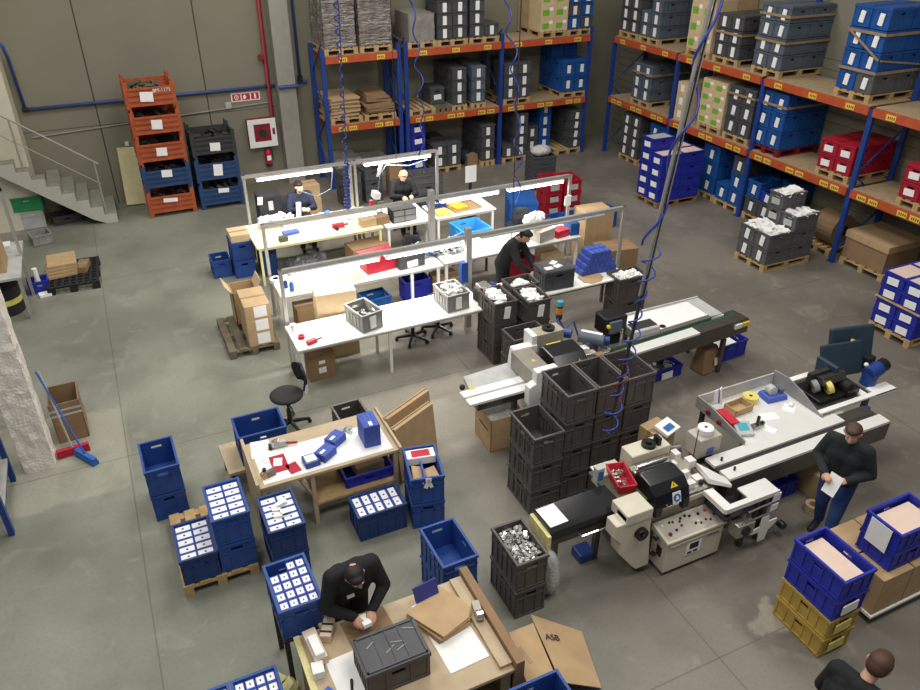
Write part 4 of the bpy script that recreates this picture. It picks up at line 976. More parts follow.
# ------------------------------------------------------------------ packing area in front
HC = .38
CAR = {}
ORD = ['first', 'second', 'third', 'fourth', 'fifth', 'sixth']
def packed(crate_o, w, l, h, nx, ny, where, skip=(), mark=True, cap=None):
    """upright cartons with white top labels packed in a crate"""
    th = h - .055; cw = (w - .05) / nx; cl = (l - .05) / ny
    k = (nx, ny, w, l, h)
    if k not in CAR:
        a = MB().box(.003, cw - .003, .003, cl - .003, 0, th).mesh('carton_body', ['carton_blue'])
        b = MB(); b.box(.012, cw - .012, cl * .16, cl * .84, th, th + .002, 0); b.box(cw * .44, cw * .56, cl * .4, cl * .6, th + .002, th + .003, 1)
        CAR[k] = (a, b.mesh('white_label', ['paper', 'ink']))
    loc, rz = crate_o.location, crate_o.rotation_euler.z
    for j in range(ny):
        for i in range(nx):
            if (i, j) in skip: continue
            p = xf(loc, rz, .025 + i * cw, .025 + j * cl)
            o = link('blue_carton', CAR[k][0], None, 0, (p[0], p[1], loc.z + .026), rz)
            link('white_label', CAR[k][1], o)
            tag(o, f"white labelled carton, row {ORD[j]}, column {ORD[i]}, {where}", 'carton', 'white labelled cartons in blue crates')
def stack2(loc, rz, where, n=2, colour='blue', w=.4, l=.6, h=HC, group='blue crates round the packing bench', style='plain'):
    o = None
    for k in range(n):
        nm = 'only crate' if n == 1 else ['lower crate', 'upper crate'][k]
        o = crate((loc[0], loc[1], loc[2] + k * (h + .002)), colour, f"blue crate, {nm} {where}", w, l, h, rz, style, group=group)
    return o
stack2((-.43, 7.6, 0), R(1), 'of the empty lone stack at left on open floor')
pallet((-.28, 6.3, 0), 'wooden pallet under the two label filled crate stacks', 0, 'wood_red' if False else 'wood')
o = stack2((-.265, 6.31, .145), 0, 'at left front on the wooden pallet, full of cartons', 1, 'blue_deep', h=.36); packed(o, .4, .6, .36, 2, 5, 'the left pallet crate')
o = stack2((.135, 6.32, .145), 0, 'of the right stack on the wooden pallet', 2); packed(o, .4, .6, HC, 2, 5, 'the right pallet stack')
o = stack2((.65, 6.06, 0), 0, 'of the stack before the packing bench left end', 2, 'blue_deep'); packed(o, .4, .6, HC, 2, 5, 'the stack before packing bench left end')
b = MB(); r = random.Random(4)
for i in range(9): b.rbox((.2 + r.uniform(-.06, .06), .34 + r.uniform(-.12, .12), .006 * i), (.09, .06, .002), (0, 0, r.uniform(-.5, .5)))
q = b.build('loose_labels', 'paper', loc=(.65, 6.06, .735)); tag(q, 'loose white labels scattered over the cartons before packing bench left end', 'labels', kind='stuff')
# crate on the dark stand
st = thing('crate_stand', 'dark steel stand carrying a full blue crate beside the bottom bench', 'stand', (.47, 4.68, 0))
for a, c in ((.03, .03), (.37, .03), (.03, .57), (.37, .57)): MB().box(a - .022, a + .022, c - .022, c + .022, 0, .74).build('leg', 'dark', st)
MB().box(0, .4, 0, .6, .74, .768).build('stand_top', 'dark', st)
o = stack2((.47, 4.68, .77), R(1), 'standing on the dark stand beside the bottom bench', 1, 'blue'); packed(o, .4, .6, HC, 4, 5, 'the crate on the dark stand', skip=((0, 4), (1, 4)))
# low crate lying lengthwise
o = stack2((2.27, 6.26, 0), R(90), 'lying lengthwise before the packing bench shelf', 1, 'blue_deep'); packed(o, .4, .6, HC, 2, 5, 'the lengthwise crate before the shelf')
o = stack2((2.3, 6.2, 0), R(-12), 'of the turned stack at packing bench right end', 2, 'blue')
def incrate(o, dx, dy, dz, drz=0):
    p = xf(o.location, o.rotation_euler.z, dx, dy); return (p[0], p[1], o.location.z + dz), o.rotation_euler.z + drz
l_, rz_ = incrate(o, .03, .4, .26); q = MB().box(0, .34, 0, .16, 0, .1).build('white_carton', 'paper', loc=l_, rz=rz_); MB().box(.06, .28, .02, .14, .1, .102).build('red_label', 'red', q); tag(q, 'white carton with red label inside the turned blue stack', 'carton')
l_, rz_ = incrate(o, .04, .05, .16); q = MB().rbox((.08, .16, .1), (.14, .26, .02), (.2, .3, 0)).build('brown_board', 'card', loc=l_, rz=rz_); tag(q, 'left folded brown cardboard inside the turned blue stack', 'cardboard'); q = MB().rbox((.24, .16, .1), (.14, .26, .02), (-.2, -.2, .1)).build('brown_board', 'card', loc=l_, rz=rz_); tag(q, 'right folded brown cardboard inside the turned blue stack', 'cardboard')
l_, rz_ = incrate(o, .17, .04, .2); q = MB().box(0, .02, 0, .34, 0, .14).build('divider', 'carton_blue', loc=l_, rz=rz_); tag(q, 'upright blue divider inside the turned blue stack', 'divider')
b = MB(); b.rbox((.19, -.012, .3), (.05, .004, .12), (0, .4, 0)); b.rbox((.22, -.012, .3), (.04, .004, .12), (0, -.4, 0)); b.rbox((.205, -.012, .36), (.07, .004, .05))
q = b.build('torn_label', 'paper', o)
stack2((2.11, 4.87, 0), R(1), 'of the empty stack behind the bottom bench right end', 2, 'blue')
o = stack2((-.045, 3.9, 0), 0, 'of the right stack at the bottom picture edge', 2, 'blue'); packed(o, .4, .6, HC, 4, 5, 'the right stack at bottom picture edge')
o = stack2((-.45, 3.9, 0), 0, 'of the left stack at the bottom picture edge', 2, 'blue'); packed(o, .4, .6, HC, 4, 5, 'the left stack at bottom picture edge')
o = stack2((1.95, 3.03, 0), R(0), 'of the stack before the open carton, bottom edge', 2, 'blue', .6, .4)
b = MB(); r = random.Random(8)
for i in range(26): b.rbox((r.uniform(-.1, .12) + .42, r.uniform(-.4, .3) + 4.45, r.uniform(.03, .3)), (.2, .16, .06), (r.uniform(-.6, .6), r.uniform(-.6, .6), r.uniform(0, 3)))
q = b.build('yellow_packing_paper', 'paleyellow', loc=(-.02, 0, 0)); tag(q, 'pale yellow crumpled packing paper on the floor under the dark stand', 'packing paper', kind='stuff')
# wooden stool with the big crate behind the packing bench
st = thing('low_trolley', 'low wooden topped trolley on dark legs left of the packing bench', 'trolley', (.49, 7.66, 0), R(2))
MB().box(0, .85, 0, .62, .33, .37).build('deck', 'bench_wood', st)
for a, c in ((.05, .05), (.8, .05), (.05, .57), (.8, .57)): MB().box(a - .025, a + .025, c - .025, c + .025, 0, .33).build('leg', 'dark', st)
o = crate((1.27, 7.72, .372), 'blue', 'large blue crate with three white packets on the low trolley', .46, .6, .44, R(90), group='blue crates round the packing bench')
for i in range(3):
    l_, rz_ = incrate(o, .26 + .0 * i, .4 - .1 * i + .1, .3, 0); q = MB().rbox((0, 0, 0), (.12, .07, .03), (0, 0, 0)).build('white_packet', 'paper', loc=(l_[0] - .2 + .0 * i, l_[1] - .06, l_[2]), rz=rz_); tag(q, ['left', 'middle', 'right'][2 - i if False else i] + ' white packet inside the large blue crate on the trolley', 'packet')
    q.location = (.78 + .1 * i, 7.83, .372 + .31)
    q2 = MB().box(-.05, .05, -.03, .03, -.285, -.016).build('packet_body', 'carton_blue', q)
# ---- packing bench
pb = thing('packing_bench', 'wooden packing bench with labels and blue cartons on white top', 'workbench', (.72, 6.76, 0))
MB().box(0, 1.66, 0, .86, .74, .78).build('tabletop', 'bench_wood', pb, bevel=.006)
MB().box(.06, 1.6, .05, .62, .78, .783).build('white_sheet_top', 'paper', pb)
MB().box(-.035, 0, -.02, .88, 0, .86).build('side_panel', 'bench_wood', pb)
MB().box(1.66, 1.69, -.02, .88, .7, .82).build('side_rail', 'bench_wood', pb)
MB().box(.62, 1.64, .03, .82, .27, .3).build('shelf', 'wood', pb)
for a, c in ((.04, .04), (1.62, .04), (.6, .04), (.04, .82), (1.62, .82)): MB().box(a - .025, a + .025, c - .025, c + .025, 0, .74).build('leg', 'bench_wood', pb)
MB().tube([(.6, .04, .4), (.45, .04, .74)], .02, 5).build('brace', 'bench_wood', pb)
TZ = .784
def sheet(x, y, a, b_, m, label, rz=0, z=TZ, t=.003, cat='paper', name='paper_sheet'):
    return tag(MB().box(-a / 2, a / 2, -b_ / 2, b_ / 2, 0, t).build(name, m, loc=(x, y, z), rz=rz), label, cat)
sheet(.88, 7.45, .22, .32, 'paper', 'white paper sheet at the packing bench rear left corner', R(-8))
sheet(.92, 7.28, .16, .2, 'paper', 'smaller white sheet overlapping the rear left paper on packing bench', R(20), TZ + .004)
sheet(1.24, 7.2, .2, .28, 'paper', 'white sheet lying between tape gun and red card', R(4))
sheet(1.02, 7.1, .18, .3, 'broom_red', 'red card with white panel on the packing bench', R(0), TZ + .004, .004, 'card', 'red_card')
sheet(1.01, 7.12, .1, .14, 'paper', 'white slip lying on the red card', R(-15), TZ + .009)
sheet(1.15, 6.95, .13, .18, 'broom_red', 'smaller red card beside the larger red card', R(10), TZ + .004, .004, 'card', 'red_card')
tg = thing('tape_gun', 'grey tape gun with red handle on the packing bench rear', 'tape dispenser', (1.06, 7.4, TZ), R(-8))
MB().cyl((0, -.025, .06), (0, .025, .06), .055, n=18).build('tape_roll', 'steel', tg, smooth=False); MB().box(-.02, .12, -.03, .03, .02, .09).build('frame', 'grey_lt', tg); MB().cyl((.1, 0, .05), (.25, -.02, .04), .015).build('handle', 'pipe_red', tg); MB().box(-.09, -.05, -.035, .035, .0, .05).build('blade_guard', 'dark', tg)
tg = thing('tape_gun', 'grey tape gun with black knob at packing bench front left corner', 'tape dispenser', (.82, 6.92, TZ), R(15))
MB().cyl((0, -.025, .05), (0, .025, .05), .05, n=18).build('tape_roll', 'card', tg); MB().box(.02, .12, -.03, .03, .0, .07).build('frame', 'steel_dark', tg); MB().cyl((0, 0, .1), (0, 0, .13), .022).build('knob', 'black', tg)
o = thing('open_blue_carton', 'small open blue carton of white slips on packing bench front', 'carton', (1.28, 6.86, TZ), R(4))
b = MB(); b.box(0, .17, 0, .17, 0, .01); b.box(0, .17, 0, .008, 0, .07); b.box(0, .17, .162, .17, 0, .07); b.box(0, .008, 0, .17, 0, .07); b.box(.162, .17, 0, .17, 0, .07); b.build('carton_body', 'carton_blue', o); MB().box(.02, .15, .03, .15, .01, .075).build('white_slips', 'paper', o)
def bluebox(x, y, z, rz, label, a=.22, b_=.16, h=.1):
    o = thing('blue_carton', label, 'carton', (x, y, z), rz, 'blue cartons on the packing bench')
    MB().box(-a / 2, a / 2, -b_ / 2, b_ / 2, 0, h).build('carton_body', 'carton_blue', o, bevel=.003)
    b = MB()
    for k in range(3): b.box(-a / 2 + .01, a / 2 - .01, -b_ / 2 + .015 + k * .05, -b_ / 2 + .04 + k * .05, h, h + .002)
    b.build('printed_top', 'lightblue', o); MB().box(-a * .5 + .02, -a * .5 + .1, -.02, .02, h + .002, h + .004).build('white_label', 'paper', o)
bluebox(1.55, 7.0, TZ, R(35), 'blue printed carton nearest the open white slip carton'); bluebox(1.73, 7.2, TZ, R(35), 'blue printed carton second from the open white slip carton')
for k in range(3): bluebox(2.12, 7.08, TZ + k * .102, R(88), f"blue printed carton, {['bottom', 'middle', 'top'][k]} of the pile at packing bench right end", .3, .2)
b = MB(); r = random.Random(12)
for i in range(12): b.rbox((r.uniform(-.1, .1), r.uniform(-.05, .05), .012 * (i % 3) + .01), (.1, .05, .012), (r.uniform(-.4, .4), r.uniform(-.4, .4), r.uniform(0, 3)))
q = b.build('plastic_scraps', 'grey_lt', loc=(1.86, 7.36, TZ)); tag(q, 'small heap of clear plastic scraps behind the blue cartons', 'scraps', kind='stuff')
o = crate((1.72, 6.86, .302), 'royal', 'shallow royal blue tray on the packing bench shelf', .62, .44, .16, 0, cat='tray')
q = carton((1.9, 6.96, .345), (.36, .26, .14), 'flat brown carton inside the royal blue shelf tray', R(5), 'card_pale', tape=False)
crate((2.04, 8.14, 0), 'black_crate', 'blackish open crate on the floor behind the packing bench', .42, .38, .36, R(2), 'vent')
# leaning flattened cartons
for i, (x, y, ln, hh, a, lb) in enumerate(((2.46, 7.04, .72, .78, 27, 'thick flattened brown cartons leaning at the packing bench right end, nearer'), (2.44, 7.24, .8, .82, 27, 'flattened brown cartons leaning behind the nearer pile at bench right end'))):
    for k in range(4):
        q = MB().rbox((ln / 2 + .01 * (k % 2), .022 * k, hh / 2), (ln, .018, hh - .012 * (k % 3)), (R(-6), 0, 0)).build('flattened_carton', 'card', loc=(x, y, .04), rz=R(a)); tag(q, f"flattened brown carton, {ORD[k]} sheet from the front, {['nearer', 'farther'][i]} leaning pile at packing bench", 'cardboard', 'flattened cartons leaning at the packing bench')
# ---- bottom bench
bb = thing('packing_bench', 'wooden bench at the bottom edge holding the black crate', 'workbench', (.56, 3.55, 0))
MB().box(0, 1.64, 0, 1.12, .76, .8).build('tabletop', 'bench_wood', bb, bevel=.006)
MB().box(-.004, .05, 0, 1.12, .78, .806).build('edge_strip', 'paleyellow', bb)
for a, c in ((.05, .05), (1.58, .05), (.05, 1.06), (1.58, 1.06)): MB().box(a - .03, a + .03, c - .03, c + .03, 0, .76).build('leg', 'bench_wood', bb)
MB().box(.1, 1.58, .1, 1.05, .22, .25).build('shelf', 'card_dark', bb)
MB().box(1.64, 1.72, -.02, 1.14, 0, .9).build('side_panel', 'card_dark', bb)
MB().box(1.52, 1.635, .05, 1.1, .8, .84).build('ledge', 'bench_wood', bb)
BB = .803
sheet(.88, 4.1, .26, .42, 'paper', 'large white sheet on the bottom bench left of the black crate', R(2), BB)
sheet(1.85, 4.15, .38, .8, 'paper', 'large white sheet on the bottom bench under the brown boards', R(3), BB)
sheet(1.2, 4.5, .42, .3, 'card_dark', 'brown board on the bottom bench under the worker hands', R(4), BB, .006, 'board', 'brown_board')
o = thing('black_crate', 'large black crate with closed clear lid on the bottom bench', 'crate', (.96, 3.8, BB), R(0))
shell = link('crate_shell', crate_mesh('black_crate', .57, .4, .29, 'plain'), o)
lid = MB(); lid.box(0, .57, 0, .4, .29, .3); 
for f in (.3, .5, .7): lid.box(.57 * f - .006, .57 * f + .006, .03, .37, .3, .308)
lid.box(.02, .55, .02, .035, .3, .312); lid.box(.02, .55, .365, .38, .3, .312); lid.box(.02, .035, .02, .38, .3, .312); lid.box(.535, .55, .02, .38, .3, .312); lid.build('lid', 'rack_grey', o)
r = random.Random(2)
for i in range(5): MB().rbox((r.uniform(.1, .5), r.uniform(.08, .32), .303), (.1, .012, .004), (0, 0, r.uniform(-.5, .9))).build('tape_or_glint_strip', 'grey', o)  # grey strips painting faint reflections on the clear lid
for k in range(5):
    a = [0, .02, -.01, .01, 0][k]
    q = MB(); q.prism([(-.2, -.22), (.1, -.26), (.2, -.2), (.22, -.08), (.2, .18), (.05, .2), (-.22, .2)], 'z', 0, .018)
    q = q.build('brown_board', 'card', loc=(1.83 + a, 4.32, BB + .006 + k * .02), rz=R(18 + 2 * k)); tag(q, f"brown cardboard blank, {['bottom', 'second', 'third', 'fourth', 'top'][k]} of the pile on the bottom bench", 'cardboard', 'cardboard blanks on the bottom bench')
q = MB().rbox((0, 0, .07), (.24, .02, .15), (R(-25), 0, 0)).build('violet_carton', 'violet', loc=(1.78, 4.52, BB + .1), rz=R(8)); tag(q, 'violet blue carton panel standing on the brown cardboard blanks', 'carton')
tg = thing('tape_gun', 'grey tape dispenser on the bottom bench right ledge', 'tape dispenser', (2.14, 4.12, .845), R(80))
MB().cyl((0, -.03, .05), (0, .03, .05), .05, n=18).build('tape_roll', 'steel', tg); MB().box(-.02, .16, -.035, .035, 0, .06).build('frame', 'putty', tg)
def bit(loc, size, m, label, rz=0, name='small_carton', cat='carton'):
    q = MB().box(-size[0] / 2, size[0] / 2, -size[1] / 2, size[1] / 2, 0, size[2]).build(name, m, loc=loc, rz=rz, bevel=.004); return tag(q, label, cat)
bit((.7, 4.45, BB), (.12, .34, .1), 'pinkpaper', 'long pinkish carton at the bottom bench left end', R(4)); bit((.7, 4.4, BB + .1), (.08, .22, .05), 'paper', 'white box lying on the long pinkish carton', R(4), 'white_box', 'box')
bit((.66, 4.22, BB), (.1, .12, .09), 'paper', 'small white box near the bottom bench left edge', R(-6), 'white_box', 'box')
bit((.85, 4.58, BB), (.1, .2, .09), 'pinkpaper', 'pale carton with dark stripes beside the worker at bottom bench', R(-28)); 
for i in range(2): MB().box(-.052, .052, -.06 + .08 * i, -.04 + .08 * i, .091, .094).build('dark_stripe', 'ink', bpy.data.objects[-1] if False else [o_ for o_ in COL.objects if o_.get('label') == 'pale carton with dark stripes beside the worker at bottom bench'][0])
bit((.66, 3.98, BB), (.14, .1, .03), 'lightblue', 'pale blue packet, left one near the bottom bench edge', R(30), 'packet', 'packet'); bit((.72, 3.9, BB + .03), (.14, .1, .03), 'grey_lt', 'greyish packet lying on the pale blue packet', R(-35), 'packet', 'packet')
tag(MB().tube([(0, 0, .01), (.12, .03, .02)], .012, 6).build('marker_pen', 'ink', loc=(.86, 3.92, BB), rz=R(60)), 'black marker pen on the bottom bench', 'pen')
q = MB().box(-.1, .1, -.1, .1, 0, .14).build('yellow_paper', 'paleyellow', loc=(.86, 4.76, BB - .1)); s = q.modifiers.new('s', 'SUBSURF'); s.levels = s.render_levels = 3; d = q.modifiers.new('d', 'DISPLACE'); d.texture = x_; d.strength = .1; d.texture_coords = 'GLOBAL'
tag(q, 'pale yellow crumpled paper at the bottom bench rear left', 'paper')
# carton opened flat on the floor
o = thing('opened_carton', 'opened brown carton with black lettering on floor beside bottom bench', 'carton', (0, 0, 0))
b = MB(); b.hexa([(2.42, 3.62, 0), (2.74, 3.55, 0), (2.92, 4.36, 0), (2.5, 4.28, 0), (2.42, 3.68, .3), (2.7, 3.66, .3), (2.8, 4.24, .3), (2.53, 4.24, .3)]); b.build('carton_body', 'card', o)
b = MB(); b.hexa([(2.72, 3.58, .26), (3.14, 3.5, .02), (3.32, 4.12, .02), (2.84, 4.36, .26), (2.72, 3.58, .272), (3.14, 3.5, .032), (3.32, 4.12, .032), (2.84, 4.36, .272)]); b.build('side_flap', 'card', o)
b = MB(); b.hexa([(2.42, 3.42, .04), (2.7, 3.36, .04), (2.72, 3.64, .29), (2.42, 3.7, .29), (2.42, 3.42, .05), (2.7, 3.36, .05), (2.72, 3.64, .302), (2.42, 3.7, .302)]); b.build('front_flap', 'card_dark', o)
b = MB(); b.box(-.02, .02, -.1, .1, 0, .002); b.build('printed_mark', 'tape', o, loc=(2.55, 3.95, .301), rz=R(8))
text_mesh('ASB', .1, 'ink', parent=o, loc=(2.92, 4.06, .226), rot=(0, R(25), R(-12)))
# ---- grey crates with silver packets
z = pile((2.77, 4.55, 0), 2, 'black_crate', 'the stack with silver packets by the machine', .37, .58, .4, 0)
loose((2.8, 4.59, z + .3), .31, .5, 0, ['bag', 'steel', 'grey', 'chrome'], 'heap of small silver packets filling the blackish crate stack', 300, .045, 'silver packets', 21, .07)
q = MB().ball((0, 0, .3), (.12, .14, .32), 14, 12).build('plastic_bag', 'bag', loc=(3.26, 4.72, .02), smooth=True); d = q.modifiers.new('d', 'DISPLACE'); d.texture = x_; d.strength = .06; d.texture_coords = 'GLOBAL'; tag(q, 'clear plastic bag hanging beside the silver packet crates', 'bag')
# ---- tall block of vented crates
for nm, (x, y), n in (('the short left column of open crate block', (3.66, 5.8), 3), ('the left tall column of open crate block', (4.13, 5.9), 4), ('the middle tall column of open crate block', (4.55, 5.9), 4), ('the right tall column of open crate block', (4.97, 5.9), 4)):
    pile((x, y, 0), n, 'black_crate', nm, .41, .6, .39, 0, style='vent', group='open crates in the block between the machines')
o = thing('opened_carton', 'tall brown carton with bag liner under the white infeed table', 'carton', (3.78, 7.08, 0), R(-2))
b = MB(); b.box(0, .5, 0, .5, 0, .012); 
for a in ((0, .5, 0, .012), (0, .5, .488, .5), (0, .012, 0, .5), (.488, .5, 0, .5)): b.box(*a, 0, .52)
b.build('carton_body', 'card', o); q = MB(); q.box(.03, .47, .03, .47, .3, .48); q.build('bag_liner', 'bag', o)
MB().box(-.003, 0, .1, .36, .3, .325).build('black_print', 'ink', o)
q = MB().ball((0, 0, .28), (.14, .2, .3), 14, 12).build('plastic_bag', 'bag', loc=(4.06, 6.72, .02), smooth=True); d = q.modifiers.new('d', 'DISPLACE'); d.texture = x_; d.strength = .06; d.texture_coords = 'GLOBAL'; tag(q, 'clear plastic bag beside the open crate block near carton', 'bag')
# ---- left part of the hall
pallet((1.07, 10.88, 0), 'dark weathered pallet under the three labelled cartons', 0, 'wood_grey')
for k in range(3): carton((1.4, 10.9, .146 + k * .24), (.4, .66, .238), f"brown carton, {['bottom', 'middle', 'top'][k]} of the three labelled cartons on weathered pallet", R(-1), 'card', lab=(.14, .03, .2, .19), group='labelled cartons on the weathered pallet')
o = thing('open_topped_carton', 'open brown carton with raised flaps behind the labelled cartons', 'carton', (1.36, 11.7, .146))
b = MB(); b.box(0, .4, 0, .4, 0, .012)
for a in ((0, .4, 0, .012), (0, .4, .388, .4), (0, .012, 0, .4), (.388, .4, 0, .4)): b.box(*a, 0, .6)
b.build('carton_body', 'card', o); b = MB(); b.rbox((-.06, .2, .66), (.01, .38, .18), (0, R(-35), 0)); b.build('flap', 'card_pale', o); b = MB(); b.rbox((.44, .2, .67), (.01, .38, .18), (0, R(25), 0)); b.build('flap', 'card_pale', o)
crate((1.34, 13.92, 0), 'blue', 'low blue crate on the floor left of the cream bench', .36, .42, .36, 0); 
for k in range(2): crate((1.72, 13.75, k * .362), 'blue', f"blue crate, {['lower', 'upper'][k]} of the taller stack left of the cream bench", .4, .5, .36, 0)
carton((1.74, 13.78, .726), (.36, .44, .14), 'pale carton lying on the taller blue stack by cream bench', 0, 'card_pale')
crate((1.5, 14.3, 0), 'blue', 'blue crate standing behind the low one by the cream bench', .4, .5, .5, 0) if False else None
o = thing('plastic_pallet', 'black plastic pallet with brown carton sheets at left', 'pallet', (-1.55, 14.5, 0), R(-3))
b = MB()
for i in range(8): b.box(.12 * i, .12 * i + .05, 0, 1.2, .12, .15)
for j in range(10): b.box(0, .89, .128 * j, .128 * j + .045, .118, .149)
b.build('grid_deck', 'black_matt', o)
for a in (0, .38, .77):
    for c in (0, .53, 1.06): MB().box(a, a + .12, c, c + .14, 0, .12).build('foot', 'black_matt', o)
for k in range(4): carton((-1.5 + .01 * k, 14.85 + .02 * k, .152 + k * .06), (.5, .6, .058), f"flat brown carton, {['bottom', 'second', 'third', 'top'][k]} of the pile on black pallet", R(8 - 2 * k), 'card', tape=False, group='flat cartons on the black pallet')
carton((-1.02, 14.95, .152), (.18, .4, .12), 'narrow brown carton beside the flat pile on black pallet', R(-12), 'card_dark')
crate((-1.85, 14.65, 0), 'royal', 'small royal blue box on floor before the black pallet', .36, .3, .24, R(5)); 
tag(MB().cyl((0, 0, 0), (0, 0, .42), .045, n=16).build('paper_roll', 'paper', loc=(-1.68, 14.82, .03)), 'white paper roll standing in the small royal blue box', 'roll')
tag(MB().rbox((0, 0, .03), (.2, .16, .05)).build('paper_pad', 'paper', loc=(-1.6, 14.55, 0), rz=.2), 'white pad lying on the floor by the royal blue box', 'paper')
o = thing('workbench', 'packing table with tall frame at the left picture edge', 'workbench', (-3.0, 13.7, 0))
MB().box(0, 1.22, 0, 1.7, .76, .8).build('tabletop', 'green_cl' if 'green_cl' in M else 'grey_lt', o)
for a, c in ((.04, .04), (1.18, .04), (.04, 1.66)): MB().box(a - .025, a + .025, c - .025, c + .025, 0, .76).build('leg', 'alu', o)
MB().box(1.18, 1.23, .95, 1.0, 0, 2.05).build('frame_post', 'alu', o); MB().box(-.2, 1.23, .95, 1.0, 2.0, 2.05).build('frame_beam', 'alu', o)
carton((-2.55, 14.0, .802), (.55, .6, .55), 'tall brown carton on the packing table at the left edge', 0, 'card')
carton((-2.2, 14.9, .802), (.25, .25, .12), 'small white carton behind the tall one at the left edge', 0, 'white', tape=False)
tag(MB().cyl((0, 0, 0), (0, 0, .5), .28, n=22).build('drum', 'black_matt', loc=(-2.2, 14.2, 0)), 'black drum on the floor under the left packing table', 'drum')
MB().cyl((0, 0, .2), (0, 0, .3), .283, n=22).build('yellow_band', 'spool', [q for q in COL.objects if q.name == 'drum'][0])
crate((-2.0, 18.25 - .15, 0), 'grey_lt', 'light grey crate under the stairs', .45, .45, .4, 0); crate((-1.4, 18.05, 0), 'bin_dark', 'dark low crate under the stairs', .6, .4, .2, R(10)); crate((-2.1, 18.3 - .2, .402), 'green_crate', 'green crate on top of the light grey crate under the stairs', .6, .5, .32, R(-4))
crate((-1.8, 17.0, 0), 'grey', 'small grey crate on the floor before the stairs', .4, .4, .22, R(15))
# blue shelving at the left edge
o = thing('shelving', 'blue steel shelving standing behind the rough pier at left edge', 'shelving', (0, 0, 0))
for x, y in ((-1.99, 8.12), (-2.0, 9.16), (-2.9, 8.12), (-2.9, 9.16)): MB().box(x - .03, x + .03, y - .035, y + .035, 0, 2.2).build('upright', 'rack_blue', o)
for z in (.35, .9, 1.5): MB().box(-2.92, -1.97, 8.1, 9.18, z, z + .03).build('shelf', 'grey_lt', o); MB().box(-2.02, -1.98, 8.1, 9.18, z - .06, z).build('beam', 'rack_blue', o)
carton((-2.6, 8.4, .382), (.5, .6, .3), 'brown carton on the lowest shelf of blue shelving', 0, 'card_dark')
tag(MB().tube([(-1.95, 8.1, .03), (-1.95, 7.75, .03), (-1.99, 7.6, .03)], .03, 4).build('steel_foot', 'rack_blue'), 'blue steel foot bar on the floor before the blue shelving', 'bar') if False else None
o = thing('open_topped_carton', 'tall open brown carton beside the rough pier at left', 'carton', (-1.45, 9.72, 0), R(2))
b = MB(); b.box(0, .38, 0, .5, 0, .012)
for a in ((0, .38, 0, .012), (0, .38, .488, .5), (0, .012, 0, .5), (.368, .38, 0, .5)): b.box(*a, 0, .62)
b.build('carton_body', 'card_dark', o); b = MB()
b.box(-.002, .382, -.004, .0, .5, .53); b.box(-.002, .382, -.004, 0, .42, .45); b.build('tape_or_glint_strip', 'grey_lt', o)
b = MB(); b.box(0, .38, -.012, 0, .62, .8); 
for nm, x0, x1, y0, y1, hx, tilt, hm, lb in (('red_broom', 0, 0, 0, 0, (-1.28, 9.42), (-1.4, 9.66), 'broom_red', 'red broom leaning at the brown carton beside the pier'), ('blue_broom', 0, 0, 0, 0, (-1.13, 9.2), (-1.44, 9.68), 'signblue', 'blue broom leaning at the brown carton beside the pier')):
    o = thing('push_broom', lb, 'broom', (hx[0], hx[1], 0), R(-58 if nm == 'blue_broom' else 5))
    MB().box(-.2, .2, -.035, .035, .06, .11).build('head', hm, o, bevel=.01); MB().box(-.2, .2, -.045, .045, 0, .065).build('bristles', hm, o)
    a = R(-58 if nm == 'blue_broom' else 5); dx, dy = tilt[0] - hx[0], tilt[1] - hx[1]
    lx = dx * math.cos(-a) - dy * math.sin(-a); ly = dx * math.sin(-a) + dy * math.cos(-a)
    MB().tube([(0, 0, .1), (lx, ly, 1.2)], .013, 6).build('handle', 'signblue' if nm == 'blue_broom' else 'grey_lt', o)
# ---- right front: yellow and blue crates, carton trolley
zz = 0
for k in range(2):
    crate((5.27, 2.9 - .02, zz), 'yellow_crate', f"yellow crate, {['lower', 'upper'][k]} of the stack under the royal blue crates at right front", .42, .62, .265, R(0), lab='wide', labmat='spool', group='yellow crates at the right front'); zz += .267
for k in range(2):
    o = crate((5.27, 2.88, zz), 'royal', f"royal blue crate, {['lower', 'upper'][k]} of the pair on the yellow crates", .42, .62, .27, R(0), lab='wide' if k == 0 else None, group='royal blue crates at the right front'); zz += .272
q = MB().box(.09, .33, .06, .56, .12, .2).build('packed_sheets', 'pinkpaper', loc=(5.27, 2.88, zz - .272)); tag(q, 'long pinkish sheet pack in the crate on yellow crates', 'packed sheets')
o = thing('platform_trolley', 'low white platform trolley under the cartons at right front', 'trolley', (6.05, 2.95, 0), R(0))
MB().box(0, .9, 0, .8, .1, .13).build('platform', 'white', o)
for a, c in ((.08, .08), (.82, .08), (.08, .72), (.82, .72)): MB().cyl((a - .02, c, .05), (a + .02, c, .05), .05, n=14).build('castor', 'black_matt', o)
for i, (x, y) in enumerate(((6.07, 3.36), (6.07, 2.97), (6.52, 2.97), (6.52, 3.36))):
    for k in range(2): carton((x, y, .132 + k * .25), (.43, .37, .248), f"brown carton, {['lower', 'upper'][k]} layer, {['far left', 'near left', 'near right', 'far right'][i]} of the platform trolley", 0, 'card', tape=False, group='cartons on the platform trolley')
for i, (x, y, z) in enumerate(((6.06, 3.4, .3), (6.06, 3.1, .3))):
    tag(MB().box(-.006, 0, 0, .24, 0, .3).build('paper_sheet', 'paper', loc=(x, y, z)), ['farther', 'nearer'][i] + ' white sheet fixed to the cartons on the platform trolley', 'paper')
for k in range(2):
    o = crate((6.18, 3.45, .64 + k * .252), 'royal', f"royal blue crate, {['lower', 'upper'][k]} of the pair on the trolley cartons at right edge", .42, .62, .25, R(-90), lab=None, group='royal blue crates at the right front')
MB().rbox((.2, -.006, .08), (.24, .004, .3)).build('paper_label', 'paper', o)
